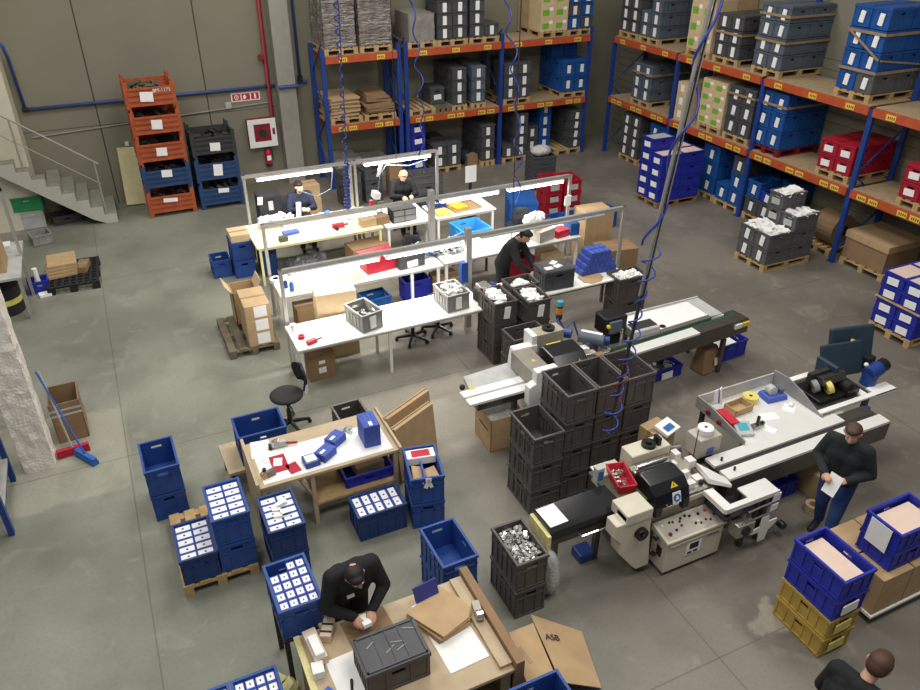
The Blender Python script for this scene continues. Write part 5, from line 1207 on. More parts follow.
q = MB().box(.06, .36, .06, .56, .1, .19).build('packed_sheets', 'pinkpaper', loc=(6.18, 3.45, .64 + .252), rz=R(-90)); tag(q, 'pinkish sheet pack in the crate on the trolley cartons', 'packed sheets')
# blue bins and bag below the far machine
o = crate((6.75, 7.5, 0), 'royal', 'small royal blue bin under the far conveyor, left one', .58, .4, .2, R(0), lab='wide'); loose((6.78, 7.52, .1), .5, .34, 0, ['white', 'grey_lt', 'steel_dark'], 'small parts inside the left royal blue bin under far conveyor', 24, .09, 'parts', 31, .06)
o = crate((8.0, 7.5, 0), 'royal', 'larger royal blue bin under the far conveyor end', .66, .42, .3, R(4)); q = MB().box(.1, .5, .06, .36, .16, .24).build('white_packs', 'paper', loc=(8.0, 7.5, .0), rz=R(4)); tag(q, 'white packs in the larger royal blue bin', 'packs')
o = thing('brown_paper_sack', 'brown paper sack standing between the blue bins under the conveyor', 'sack', (7.6, 7.32, 0), R(8)); b = MB(); b.hexa([(0, 0, 0), (.36, 0, 0), (.36, .3, 0), (0, .3, 0), (.02, .04, .42), (.34, .08, .44), (.33, .26, .42), (.03, .24, .45)]); b.build('sack_body', 'card_dark', o, bevel=.03); MB().rbox((.25, -.0, .2), (.08, .01, .12), (R(-12), 0, 0)).build('paper_label', 'pinkpaper', o)
# ------------------------------------------------------------------ nearer flow-wrapping machine
m2 = thing('wrapping_machine', 'cream and steel wrapping machine in the foreground with control cabinet', 'machine', (0, 0, 0))
def P(name, mats, b, par=None, bevel=0, smooth=False, **k): return b.build(name, mats, par or m2, smooth=smooth, bevel=bevel, **k)
# black lidded feed table
b = MB(); b.prism([(4.74, .74), (5.14, .74), (5.14, .86), (5.10, .9), (4.80, .9), (4.74, .86)], 'x', 3.26, 4.16); P('feed_lid', 'black_gloss', b, bevel=.008)
P('feed_beam', 'steel_dark', MB().box(3.3, 4.2, 4.8, 5.1, .6, .74)); P('end_plate', 'paleyellow', MB().box(3.22, 3.26, 4.72, 5.1, .62, .84)); P('grab_bar', 'chrome', MB().tube([(3.62, 4.73, .72), (3.62, 4.69, .72), (4.0, 4.69, .72), (4.0, 4.73, .72)], .012, 6))
for x in (3.45, 4.0): P('leg', 'steel_dark', MB().box(x - .03, x + .03, 4.9, 4.96, 0, .6))
# side shelf
P('side_shelf', 'khaki', MB().box(4.12, 4.52, 4.72, 5.36, .86, .89)); P('shelf_block', 'cream', MB().box(4.2, 4.5, 5.2, 5.4, .7, .92), bevel=.01)
# base and columns
P('base', 'cream_dark', MB().box(4.3, 5.36, 4.66, 5.34, .1, .72), bevel=.01)
for x, y in ((4.36, 4.7), (5.3, 4.7), (4.36, 5.28), (5.3, 5.28)): P('foot', 'steel_dark', MB().cyl((x, y, 0), (x, y, .1), .035))
b = MB(); b.prism([(4.02, .98), (4.34, .98), (4.36, .68), (4.42, .2), (4.42, .12), (4.25, .12), (4.18, .2), (4.0, .45), (3.98, .62), (3.9, .72), (3.9, .9), (4.02, .9)], 'y', 4.5, 4.68); P('front_column', 'cream', b, bevel=.012)
P('column_top', 'cream', MB().box(4.02, 4.35, 4.49, 4.78, .86, 1.0), bevel=.014); P('level_foot', 'steel_dark', MB().cyl((4.33, 4.6, 0), (4.33, 4.6, .14), .03))
w_ = MB(); w_.cyl((4.22, 4.5, .7), (4.22, 4.44, .7), .075, n=24); w_.cyl((4.22, 4.44, .7), (4.22, 4.42, .7), .03, n=12); P('handwheel', 'black', w_, bevel=.006)
for z in (.54, .3): P('knob', 'black', MB().cyl((4.44, 4.5, z), (4.44, 4.46, z), .03, n=14))
P('bed_plate', 'cream', MB().box(4.36, 5.32, 4.63, 5.3, .72, .79), bevel=.008)
# rear drive box
P('drive_box', 'cream', MB().box(4.55, 5.08, 5.16, 5.38, .78, 1.1), bevel=.012); k_ = MB(); k_.cyl((4.84, 5.26, 1.1), (4.84, 5.26, 1.14), .085, n=24); k_.cyl((4.84, 5.26, 1.14), (4.84, 5.26, 1.17), .035, n=14); k_.box(4.93, 4.97, 5.2, 5.3, 1.1, 1.2); P('black_knob', 'black', k_)
P('drive_face', 'tape', MB().box(4.58, 5.05, 5.155, 5.162, .82, 1.0))
# black safety hood with signs
b = MB(); b.prism([(4.98, 1.06), (4.9, 1.09), (4.72, 1.07), (4.62, .99), (4.57, .84), (4.62, .79), (4.98, .79)], 'x', 4.46, 4.92); h = P('safety_hood', 'black_gloss', b, bevel=.015)
b = MB(); b.prism([(4.4, 0), (4.5, 0)], 'x', 0, 1) if False else None
P('hood_bar', 'chrome', MB().cyl((4.5, 5.02, 1.08), (4.9, 5.02, 1.08), .03, n=12)); P('hood_rest', 'steel', MB().box(4.46, 4.96, 4.98, 5.1, .79, 1.04))
P('hood_grip', 'steel', MB().tube([(4.6, 4.575, .87), (4.6, 4.55, .86), (4.74, 4.55, .86), (4.74, 4.575, .87)], .008, 5), h)
for x in (4.5, 4.86): P('hood_foot', 'black', MB().box(x - .04, x + .04, 4.56, 4.62, .74, .86), h)
sl = MB(); sl.add([(4.68, 4.643, 1.018), (4.78, 4.643, 1.018), (4.73, 4.69, 1.066)], [(0, 1, 2)], 0); sl.add([(4.722, 4.65, 1.028), (4.738, 4.65, 1.028), (4.733, 4.672, 1.052), (4.727, 4.672, 1.052)], [(0, 1, 2, 3)], 1)
P('warning_triangle', ['yellow', 'ink'], sl, h)
sl = MB(); sl.rbox((4.74, 4.592, .912), (.11, .004, .13), (R(-18), 0, 0), 0); sl.cyl((4.74, 4.588, .912), (4.74, 4.584, .914), .045, n=20, m=1); sl.cyl((4.74, 4.583, .922), (4.74, 4.58, .923), .015, n=12, m=0); sl.rbox((4.74, 4.578, .9), (.04, .004, .02), (R(-18), 0, 0), 0); P('mandatory_sign', ['paper', 'signblue'], sl, h)
# control cabinet
cb = MB(); cb.box(4.52, 5.3, 4.37, 4.62, .06, .5); c_ = P('control_cabinet', 'cream', cb, bevel=.01)
cp = MB(); cp.hexa([(4.5, 4.35, .5), (5.32, 4.35, .5), (5.32, 4.64, .5), (4.5, 4.64, .5), (4.5, 4.35, .53), (5.32, 4.35, .53), (5.32, 4.64, .585), (4.5, 4.64, .585)]); P('control_top', 'cream', cp, c_, bevel=.006)
def cpz(y): return .53 + (y - 4.35) / .29 * .055
P('control_panel', 'putty', MB().hexa([(4.54, 4.38, cpz(4.38)), (5.28, 4.38, cpz(4.38)), (5.28, 4.61, cpz(4.61)), (4.54, 4.61, cpz(4.61)), (4.54, 4.38, cpz(4.38) + .004), (5.28, 4.38, cpz(4.38) + .004), (5.28, 4.61, cpz(4.61) + .004), (4.54, 4.61, cpz(4.61) + .004)]), c_)
for x, y, r_, m_ in ((4.58, 4.56, .014, 'white'), (4.6, 4.44, .022, 'red_deep'), (4.68, 4.57, .012, 'black'), (4.72, 4.56, .012, 'black'), (4.7, 4.46, .014, 'black'), (4.79, 4.49, .014, 'khaki'), (4.83, 4.57, .014, 'black'), (4.8, 4.54, .012, 'black'), (4.9, 4.58, .014, 'black'), (4.95, 4.56, .014, 'black'), (4.96, 4.46, .014, 'black'), (5.0, 4.47, .012, 'white'), (5.02, 4.44, .012, 'black'), (5.06, 4.55, .016, 'black'), (5.1, 4.46, .012, 'red_deep'), (5.16, 4.56, .016, 'red'), (5.15, 4.44, .014, 'red_deep'), (5.22, 4.48, .014, 'chrome')):
    P('push_button', m_, MB().cyl((x, y, cpz(y)), (x, y, cpz(y) + .02), r_, n=12), c_)
P('front_ledge', 'cream', MB().box(4.56, 5.28, 4.355, 4.37, .44, .46), c_); nl = MB(); nl.box(4.8, 5.0, 4.362, 4.366, .22, .4, 0); nl.box(4.84, 4.96, 4.359, 4.362, .3, .385, 1); nl.box(4.82, 4.88, 4.359, 4.362, .235, .265, 1); nl.box(4.9, 4.96, 4.359, 4.362, .24, .268, 1); P('logo_label', ['paper', 'ink'], nl, c_)
P('name_strip', 'grey', MB().box(5.08, 5.24, 4.364, 4.368, .385, .41), c_); P('side_socket', 'ink', MB().box(4.514, 4.52, 4.44, 4.52, .24, .38), c_)
# sealing section, steel blocks
for x0, x1, y0, y1, z in ((5.0, 5.1, 4.7, 4.78, .9), (5.06, 5.14, 4.86, 4.92, .92), (5.14, 5.24, 4.74, 4.84, .88), (5.2, 5.3, 4.95, 5.05, .96), (5.12, 5.2, 5.1, 5.2, .98), (5.0, 5.08, 5.0, 5.08, .95)): P('steel_block', 'brushed', MB().box(x0, x1, y0, y1, .79, z), bevel=.006)
P('seal_rail', 'steel', MB().box(4.94, 5.32, 4.64, 4.7, .79, .83)); P('sensor_knob', 'black', MB().cyl((5.19, 4.72, .83), (5.19, 4.72, .87), .025))
P('guide_rail', 'brushed', MB().box(4.96, 5.3, 4.71, 4.75, .79, .81)); P('small_motor', 'steel_dark', MB().cyl((5.14, 5.28, .92), (5.28, 5.2, .96), .05))
P('seal_jaw', 'brushed', MB().hexa([(5.24, 4.66, .86), (5.42, 4.5, .86), (5.44, 4.62, .86), (5.3, 4.96, .86), (5.26, 4.66, .92), (5.43, 4.5, .9), (5.45, 4.62, .9), (5.3, 4.96, .92)]), bevel=.004)
P('jaw_support', 'steel_dark', MB().box(5.24, 5.42, 4.66, 4.96, .4, .86))
# outlet tray with opening
tr_ = MB()
for a in ((5.16, 5.27, 4.28, 4.62), (5.27, 5.52, 4.28, 4.335), (5.52, 5.92, 4.28, 4.5)): tr_.box(a[0], a[1], a[2], a[3], .8, .822)
tr_.box(5.16, 5.92, 4.265, 4.28, .77, .83); tr_.box(5.145, 5.16, 4.28, 4.62, .77, .83); P('outlet_tray', 'brushed', tr_)
P('tray_trough', 'dark', MB().box(5.2, 5.54, 4.3, 4.62, .62, .64)); P('wooden_slat', 'wood_red', MB().box(5.27, 5.32, 4.34, 4.58, .66, .7))
P('outlet_box', 'steel', MB().box(5.34, 5.58, 4.2, 4.42, .38, .56), bevel=.008); P('box_port', 'black', MB().cyl((5.46, 4.2, .46), (5.46, 4.185, .46), .06, n=20))
P('cross_rod', 'chrome', MB().cyl((5.5, 4.27, .66), (5.92, 4.27, .68), .012)); P('cross_rod', 'chrome', MB().cyl((5.55, 4.26, .52), (5.95, 4.26, .54), .012))
for z0, z1, x in ((.68, .79, 5.9), (.53, .63, 5.9)): P('white_bracket', 'white', MB().box(x - .05, x + .05, 4.262, 4.275, z0, z1))
stp = [(5.62, .34), (5.62, .28), (5.74, .28), (5.76, .12), (5.86, .12), (5.88, .26), (5.98, .34), (5.98, .4), (5.86, .4), (5.84, .5), (5.74, .5), (5.74, .36)]
P('star_bracket', 'white', MB().prism(stp, 'y', 4.25, 4.262)); P('knob', 'black', MB().cyl((6.1, 4.3, .24), (6.1, 4.22, .24), .045, n=14)); P('knob_rod', 'steel_dark', MB().cyl((5.9, 4.3, .3), (6.1, 4.3, .24), .015))
P('tray_leg', 'steel_dark', MB().box(5.6, 5.66, 4.36, 4.42, 0, .8)); P('tray_leg', 'steel_dark', MB().box(5.86, 5.92, 4.36, 4.42, 0, .8))
# outfeed conveyor
b = MB(); b.prism([(4.58, .62), (4.98, .62), (4.98, .87), (4.58, .87)], 'x', 5.46, 8.02); P('conveyor_body', 'steel_dark', b)
P('belt', 'dark', MB().box(5.46, 7.98, 4.74, 4.82, .87, .876)); P('side_strip', 'brushed', MB().box(5.46, 8.0, 4.58, 4.74, .87, .905)); P('side_strip', 'brushed', MB().box(5.46, 7.5, 4.82, 4.98, .87, .905)); 
for x, y in ((5.6, 4.87), (5.62, 4.68)): P('peg', 'black', MB().cyl((x, y, .9), (x, y, .95), .014, n=10))
for x in (6.1, 7.7): P('leg', 'steel_dark', MB().box(x - .03, x + .03, 4.6, 4.66, 0, .62)); P('leg', 'steel_dark', MB().box(x - .03, x + .03, 4.9, 4.96, 0, .62))
# print unit with roll
P('print_unit', 'putty', MB().box(5.38, 5.7, 5.02, 5.26, .88, 1.14), bevel=.012); P('unit_stand', 'steel_dark', MB().box(5.44, 5.64, 5.05, 5.22, .1, .88)); P('unit_label', 'lightblue', MB().box(5.5, 5.6, 5.014, 5.02, .92, 1.0)); P('film_roll', 'white', MB().cyl((5.54, 5.14, 1.14), (5.54, 5.14, 1.22), .095, n=24), bevel=.01); P('roll_core', 'ink', MB().cyl((5.54, 5.14, 1.22), (5.54, 5.14, 1.223), .018, n=12)); P('antenna', 'black', MB().cyl((5.34, 5.05, .8), (5.34, 5.05, 1.3), .006, n=6))
# side table with walls
P('side_table', 'brushed', MB().box(6.05, 7.3, 4.98, 5.82, .875, .9)); P('table_wall', 'grey', MB().prism([(4.98, .9), (5.84, .9), (5.84, 1.06), (5.6, 1.06), (4.98, .96)], 'x', 6.03, 6.05)); P('table_wall', 'grey_lt', MB().box(6.05, 7.3, 5.82, 5.84, .88, 1.06)); P('table_divider', 'grey', MB().prism([(4.98, .9), (5.84, .9), (5.84, 1.1), (5.6, 1.12), (5.35, 1.06), (5.05, .93), (4.98, .93)], 'x', 7.29, 7.31))
for x, y in ((6.1, 5.05), (7.25, 5.05), (6.1, 5.76), (7.25, 5.76)): P('leg', 'steel_dark', MB().box(x - .025, x + .025, y - .025, y + .025, 0, .875))
for y, z in ((5.6, .97), (5.4, .95)): P('wall_knob', 'red_deep', MB().cyl((6.03, y, z), (6.0, y, z), .03, n=12))
# labelling head at the far end
P('head_deck', 'steel_dark', MB().box(7.31, 8.3, 5.06, 5.74, .86, .9)); P('deck_rail', 'white', MB().box(7.31, 8.66, 5.03, 5.1, .9, .925)); P('deck_rail', 'white', MB().box(7.4, 7.9, 5.72, 5.8, .9, .925)); P('end_plate', 'white', MB().box(8.3, 8.66, 5.03, 5.2, .88, .92)); P('cross_plate', 'white', MB().box(8.1, 8.2, 5.1, 5.4, .9, .93))
P('label_tray', 'black', MB().box(7.45, 8.0, 5.18, 5.62, .9, .96), bevel=.01)
for x, y, m_ in ((7.66, 5.3, 'spool'), (7.52, 5.4, 'grey')): q = P('label_reel', m_, MB().cyl((x, y, 1.04), (x + .06, y - .02, 1.06), .085, n=24)); P('reel_hub', 'black', MB().cyl((x + .0, y, 1.04), (x - .01, y + .004, 1.036), .02, n=10), q)
P('reel_arm', 'dark', MB().box(7.5, 7.95, 5.44, 5.5, .96, 1.2)); P('reel_housing', 'steel_dark', MB().rbox((7.8, 5.42, 1.1), (.4, .22, .12), (R(-20), 0, 0)), bevel=.01); P('roller', 'rubber', MB().cyl((7.98, 5.2, 1.02), (7.98, 5.5, 1.02), .06)); P('carriage', 'black', MB().box(7.9, 8.12, 5.16, 5.5, .9, 1.0))
P('open_hood', 'bluegrey', MB().rbox((8.2, 5.6, 1.16), (.62, .06, .46), (R(-18), 0, R(-10))), bevel=.02); P('open_hood', 'bluegrey', MB().rbox((8.45, 5.68, 1.2), (.66, .07, .66), (R(-14), 0, R(-12))), bevel=.025); P('hood_side', 'bluegrey', MB().rbox((7.88, 5.52, 1.08), (.06, .32, .36), (0, R(-6), 0)), bevel=.01); P('hood_latch', 'spool', MB().rbox((8.4, 5.64, 1.38), (.06, .03, .03), (0, .4, 0)))
P('hood_back', 'black_matt', MB().box(8.62, 8.78, 5.5, 5.7, .88, 1.1)); mt_ = MB(); mt_.cyl((8.42, 5.28, .9), (8.44, 5.28, 1.06), .1, n=20); mt_.cyl((8.38, 5.28, 1.06), (8.58, 5.3, 1.1), .1, n=20); P('motor', 'motor_blue', mt_); P('motor_cap', 'black', MB().cyl((8.58, 5.3, 1.1), (8.7, 5.31, 1.12), .09, n=16)); P('motor_nub', 'white', MB().ball((8.4, 5.36, 1.16), .03))
for x, y in ((8.25, 5.12), (8.25, 5.68)): P('leg', 'steel_dark', MB().box(x - .03, x + .03, y - .03, y + .03, 0, .86))
P('side_switch', 'signblue', MB().box(8.12, 8.2, 4.99, 5.04, .7, .78)); P('table_clamp', 'brushed', MB().box(7.4, 7.7, 4.99, 5.05, .8, .85))
# things lying on the nearer machine
tag(MB().box(0, .22, 0, .29, 0, .004).build('paper_sheet', 'paper', loc=(3.28, 4.78, .902), rz=R(2)), 'white sheet lying on the black feed lid of the near machine', 'paper')
o = thing('parts_bin', 'red open bin of metal parts beside the safety hood', 'bin', (4.34, 5.06, .892), R(-14))
b = MB(); w2, l2, h2 = .11, .2, .12
b.box(-w2 + .02, w2 - .02, -l2 + .02, l2 - .02, 0, .01); b.hexa([(-w2 + .02, -l2 + .02, 0), (-w2 + .03, -l2 + .02, 0), (-w2 + .03, l2 - .02, 0), (-w2 + .02, l2 - .02, 0), (-w2, -l2, h2), (-w2 + .014, -l2, h2), (-w2 + .014, l2, h2), (-w2, l2, h2)]); b.hexa([(w2 - .03, -l2 + .02, 0), (w2 - .02, -l2 + .02, 0), (w2 - .02, l2 - .02, 0), (w2 - .03, l2 - .02, 0), (w2 - .014, -l2, h2), (w2, -l2, h2), (w2, l2, h2), (w2 - .014, l2, h2)])
b.hexa([(-w2 + .02, -l2 + .02, 0), (w2 - .02, -l2 + .02, 0), (w2 - .02, -l2 + .03, 0), (-w2 + .02, -l2 + .03, 0), (-w2, -l2, h2), (w2, -l2, h2), (w2, -l2 + .014, h2), (-w2, -l2 + .014, h2)]); b.hexa([(-w2 + .02, l2 - .03, 0), (w2 - .02, l2 - .03, 0), (w2 - .02, l2 - .02, 0), (-w2 + .02, l2 - .02, 0), (-w2, l2 - .014, h2), (w2, l2 - .014, h2), (w2, l2, h2), (-w2, l2, h2)])
b.build('bin_body', 'red', o)
b = MB(); r = random.Random(5)
for i in range(26): b.rbox((r.uniform(-.06, .06), r.uniform(-.14, .14), r.uniform(.04, .08)), (.06, .02, .015), (r.random(), r.random(), r.uniform(0, 3)))
b.build('metal_parts', 'steel', o)['kind'] = 'stuff'
o = thing('safety_sheet', 'white papers lying behind the red parts bin', 'paper', (4.18, 5.3, .893)); MB().box(0, .24, 0, .12, 0, .004).build('sheet', 'paper', o)
q = carton((5.12, 5.42, .0), (.3, .3, 1.0), 'tall brown carton behind the near machine print unit', R(10), 'card'); 
q = MB().rbox((0, 0, .02), (.26, .2, .04), (.2, 0, .3)).build('folded_leaflets', 'paper', loc=(5.3, 5.5, 1.02)); MB().rbox((0, -.03, .045), (.14, .08, .004), (.2, 0, .3)).build('blue_print', 'signblue', q); tag(q, 'white and blue leaflets on the tall carton behind print unit', 'leaflets')
def on_table(name, label, cat, x, y, z=.901, rz=0): return thing(name, label, cat, (x, y, z), rz)
o = on_table('brochure_holder', 'white brochure pair standing at the side table corner', 'brochure', 6.22, 5.7, rz=R(10))
for i in range(2): MB().rbox((.08 * i, 0, .14), (.075, .012, .26), (R(-10), 0, R(18 * i))).build('brochure', 'paper', o)
MB().rbox((.036, -.008, .14), (.012, .012, .26), (R(-10), 0, 0)).build('spine', 'violet', o)
o = on_table('long_carton', 'long red carton on the side table left wall', 'carton', 6.16, 5.46, rz=R(-4)); MB().box(-.06, .06, -.2, .2, 0, .1).build('carton_body', 'red', o, bevel=.004); MB().box(-.06, .06, .1, .2, .1, .102).build('grey_end', 'grey_lt', o)
o = on_table('cardboard_tray', 'small brown cardboard tray beside the yellow spool', 'tray', 6.32, 5.44, rz=R(4)); b = MB(); b.box(0, .3, 0, .2, 0, .01); 
for a in ((0, .3, 0, .01), (0, .3, .19, .2), (0, .01, 0, .2), (.29, .3, 0, .2)): b.box(*a, 0, .09)
b.build('tray_body', 'card', o)
o = on_table('label_spool', 'yellow label spool on the steel side table', 'spool', 6.74, 5.64); b = MB(); b.ring((0, 0), .1, .02, 0, .08, 24); b.build('spool', 'spool', o); MB().cyl((0, 0, .0), (0, 0, .082), .022, n=14).build('core', 'ink', o)
o = on_table('tape_dispenser', 'blue desk tape dispenser on the steel side table', 'tape dispenser', 7.06, 5.58, rz=R(-6)); MB().frust(-.14, .14, -.1, .1, 0, .07, -.015).build('base', 'lightblue', o, bevel=.01); MB().cyl((-.04, -.04, .12), (-.04, .05, .12), .065, n=20).build('tape_roll', 'grey_lt', o); MB().box(.06, .12, -.05, .05, .07, .13).build('cutter', 'slate', o)
o = on_table('computer_mouse', 'small white device on paper beside the tape dispenser', 'device', 7.14, 5.34, rz=.6); MB().ball((0, 0, .02), (.05, .035, .025)).build('body', 'white', o, smooth=True); MB().box(-.16, .02, -.06, .08, 0, .003).build('paper', 'paper', o)
tag(MB().box(-.11, .11, -.07, .07, 0, .003).build('paper_sheet', 'paper', loc=(6.72, 5.28, .901), rz=R(-14)), 'white note in the middle of the steel side table', 'paper')
tag(MB().box(-.06, .06, -.1, .1, 0, .003).build('paper_sheet', 'paper', loc=(6.52, 5.1, .901), rz=R(20)), 'white note by the front edge of the steel side table', 'paper')
o = on_table('handheld_printer', 'grey keypad device with bright screen on side table corner', 'device', 6.2, 5.18, rz=R(-20)); MB().hexa([(-.1, -.1, 0), (.1, -.1, 0), (.1, .1, 0), (-.1, .1, 0), (-.1, -.1, .04), (.1, -.1, .04), (.1, .1, .09), (-.1, .1, .09)]).build('body', 'grey_lt', o); MB().hexa([(-.06, -.04, .055), (.06, -.04, .055), (.06, .07, .083), (-.06, .07, .083), (-.06, -.04, .059), (.06, -.04, .059), (.06, .07, .087), (-.06, .07, .087)]).build('screen', 'teal', o)
o = on_table('stamp_stand', 'small steel stand with black knobs on the side table', 'stand', 6.42, 5.18); MB().box(-.08, .08, -.04, .04, 0, .04).build('base', 'steel', o); MB().cyl((0, 0, .04), (0, 0, .16), .02).build('knob', 'black', o); MB().box(.05, .09, -.03, .01, .04, .07).build('clip', 'black', o)
q = crate((6.3, 4.75, 0), 'royal', 'royal blue bin on the floor under the near conveyor', .6, .4, .24, 0)
carton((7.0, 4.55, 0), (.5, .42, .36), 'pale carton on the floor under the near conveyor by the walking man', R(0), 'card', tape=False); tag(MB().ring((0, 0), .09, .05, 0, .1, 20).build('tape_roll', 'card_pale', loc=(6.85, 4.45, .0)), 'brown tape roll on the floor by the pale carton', 'tape roll')
q = MB().box(-.1, .1, -.1, .1, 0, .12).build('blue_tub', 'motor_blue', loc=(3.9, 5.0, 0), bevel=.02); tag(q, 'small blue tub on the floor below the black feed lid', 'tub')
# ------------------------------------------------------------------ farther machine
m1 = thing('wrapping_machine', 'white and steel wrapping machine behind the open crate block', 'machine', (0, 0, 0))
def Q(name, mats, b, par=None, bevel=0, smooth=False): return b.build(name, mats, par or m1, smooth=smooth, bevel=bevel)
Q('infeed_rail', 'white', MB().box(3.46, 4.42, 7.06, 7.2, .86, .9), bevel=.006); Q('infeed_rail', 'white', MB().box(3.46, 4.42, 7.24, 7.38, .86, .9), bevel=.006); Q('infeed_channel', 'grey_lt', MB().box(3.5, 4.42, 7.2, 7.24, .85, .87)); Q('infeed_table', 'grey_lt', MB().hexa([(3.62, 7.38, .84), (4.4, 7.38, .84), (4.4, 7.74, .84), (3.66, 7.68, .84), (3.62, 7.38, .86), (4.4, 7.38, .86), (4.4, 7.74, .9), (3.66, 7.68, .9)])); Q('infeed_beam', 'steel_dark', MB().box(3.6, 4.6, 7.12, 7.4, .72, .85)); Q('yellow_mark', 'yellow', MB().box(3.62, 3.68, 7.36, 7.42, .9, .906)); Q('infeed_knob', 'dark', MB().ball((3.56, 7.5, .87), .04))
for x in (4.2,): Q('leg', 'steel_dark', MB().box(x - .03, x + .03, 7.2, 7.26, 0, .72))
b = MB(); b.prism([(4.24, .7), (4.5, .7), (4.62, .95), (4.62, 1.27), (4.3, 1.27), (4.3, 1.1), (4.2, 1.06), (4.2, .8)], 'y', 6.86, 6.98); Q('front_guard', 'white', b, bevel=.01); b = MB(); b.prism([(4.36, .62), (4.56, .62), (4.56, 1.0), (4.78, 1.0), (4.78, 1.12), (4.42, 1.12)], 'y', 7.66, 7.8); Q('rear_guard', 'white', b, bevel=.01)
Q('guard_cover', 'amber_clear', MB().box(4.34, 4.62, 6.99, 7.62, .9, 1.16), bevel=.01); q = MB(); q.add([(4.46, 7.26, 1.163), (4.53, 7.26, 1.163), (4.495, 7.32, 1.163)], [(0, 1, 2)]); Q('warning_triangle', 'yellow', q)
Q('rear_post', 'white', MB().box(4.7, 4.78, 7.68, 7.92, .8, 1.26), bevel=.01); Q('rear_box', 'cream_dark', MB().box(4.78, 5.22, 7.7, 7.92, .8, 1.24), bevel=.01); k_ = MB(); k_.cyl((5.02, 7.8, 1.24), (5.02, 7.8, 1.28), .09, n=22); k_.cyl((5.02, 7.8, 1.28), (5.02, 7.8, 1.3), .03); Q('black_knob', 'black', k_)
Q('base', 'cream_dark', MB().box(4.6, 5.9, 7.05, 7.7, .1, .84), bevel=.01); Q('bed_plate', 'steel', MB().box(4.6, 5.95, 7.02, 7.75, .84, .88))
b = MB(); b.prism([(7.06, .88), (7.58, .88), (7.58, 1.14), (7.5, 1.19), (7.22, 1.18), (7.1, 1.08)], 'x', 4.74, 5.24); h = Q('safety_hood', 'black_gloss', b, bevel=.02); q = MB(); q.add([(5.06, 7.085, 1.03), (5.16, 7.085, 1.03), (5.11, 7.128, 1.125)], [(0, 1, 2)]); Q('warning_triangle', 'yellow', q, h); q = MB(); q.box(4.82, 5.04, 7.5, 7.52, 1.19, 1.2); Q('brass_strip', 'spool', q, h)
for x, y, s, m_ in ((5.32, 7.3, .07, 'steel'), (5.4, 7.45, .06, 'white'), (5.36, 7.18, .05, 'steel_dark'), (5.5, 7.2, .06, 'card_dark'), (5.62, 7.28, .05, 'steel'), (5.46, 7.34, .05, 'putty'), (5.7, 7.16, .05, 'steel_dark'), (5.3, 7.5, .05, 'grey_lt')): Q('mechanism_block', m_, MB().box(x - s, x + s, y - s, y + s, .88, .9 + s * 2.4), bevel=.008)
c = MB(); c.cyl((5.42, 7.62, 1.12), (5.66, 7.36, 1.12), .085, n=22); c.box(5.45, 5.62, 7.42, 7.56, .88, 1.1); Q('drive_cylinder', 'slate', c); Q('cylinder_stripe', 'white', MB().rbox((5.56, 7.52, 1.2), (.3, .06, .01), (0, 0, R(-47)))); Q('drive_motor', 'motor_blue', MB().cyl((5.36, 7.72, 1.12), (5.28, 7.8, 1.12), .07)); Q('drive_motor', 'motor_blue', MB().cyl((5.68, 7.5, 1.05), (5.8, 7.42, 1.05), .07)); Q('valve_block', 'orange', MB().box(5.7, 5.8, 7.62, 7.7, .88, 1.06)); Q('cable_bundle', 'hose', MB().tube([(5.2, 7.9, 1.1), (5.3, 8.0, 1.25), (5.4, 7.95, 1.05), (5.5, 7.9, 1.2), (5.58, 7.86, .95)], .016))
Q('print_head', 'black', MB().box(5.86, 6.22, 7.6, 7.9, 1.0, 1.28), bevel=.02); Q('print_stand', 'black_matt', MB().box(6.0, 6.2, 7.66, 7.84, .8, 1.0)); Q('print_cap', 'slate', MB().box(5.9, 6.1, 7.56, 7.62, 1.06, 1.24)); Q('head_sensor', 'yellow', MB().box(5.86, 5.9, 7.55, 7.6, 1.16, 1.2)); Q('stand_rod', 'steel', MB().cyl((6.06, 7.5, .9), (6.06, 7.5, 1.15), .02))
tw_ = (5.33, 8.02)
Q('beacon_post', 'grey_lt', MB().cyl((*tw_, .8), (*tw_, 1.22), .02)); Q('beacon_base', 'ink', MB().cyl((*tw_, 1.22), (*tw_, 1.3), .045)); Q('beacon_orange', 'orange', MB().cyl((*tw_, 1.3), (*tw_, 1.4), .045)); Q('beacon_collar', 'ink', MB().cyl((*tw_, 1.4), (*tw_, 1.43), .045)); Q('beacon_teal', 'teal', MB().cyl((*tw_, 1.43), (*tw_, 1.5), .045)); Q('beacon_arm', 'grey_lt', MB().box(5.3, 5.36, 7.9, 8.04, .78, .84))
cv = dict(loc=(5.85, 7.15, 0), rz=R(3.4))
def Qc(name, m, b): return b.build(name, m, m1, **cv)
Qc('conveyor_body', 'steel_dark', MB().box(0, 2.44, 0, .34, .66, .88)); Qc('belt', 'belt_green', MB().box(.02, 2.36, .2, .25, .88, .887)); Qc('side_strip', 'brushed', MB().box(.1, 1.45, .01, .19, .88, .91)); Qc('side_strip', 'steel', MB().box(0, 2.2, .26, .34, .88, .93)); Qc('side_strip', 'steel_dark', MB().box(1.45, 2.42, .01, .19, .88, .9)); Qc('end_switch', 'loc_yellow', MB().box(2.3, 2.43, -.03, .02, .79, .86)); Qc('end_switch', 'white', MB().box(2.14, 2.28, -.03, 0, .79, .86))
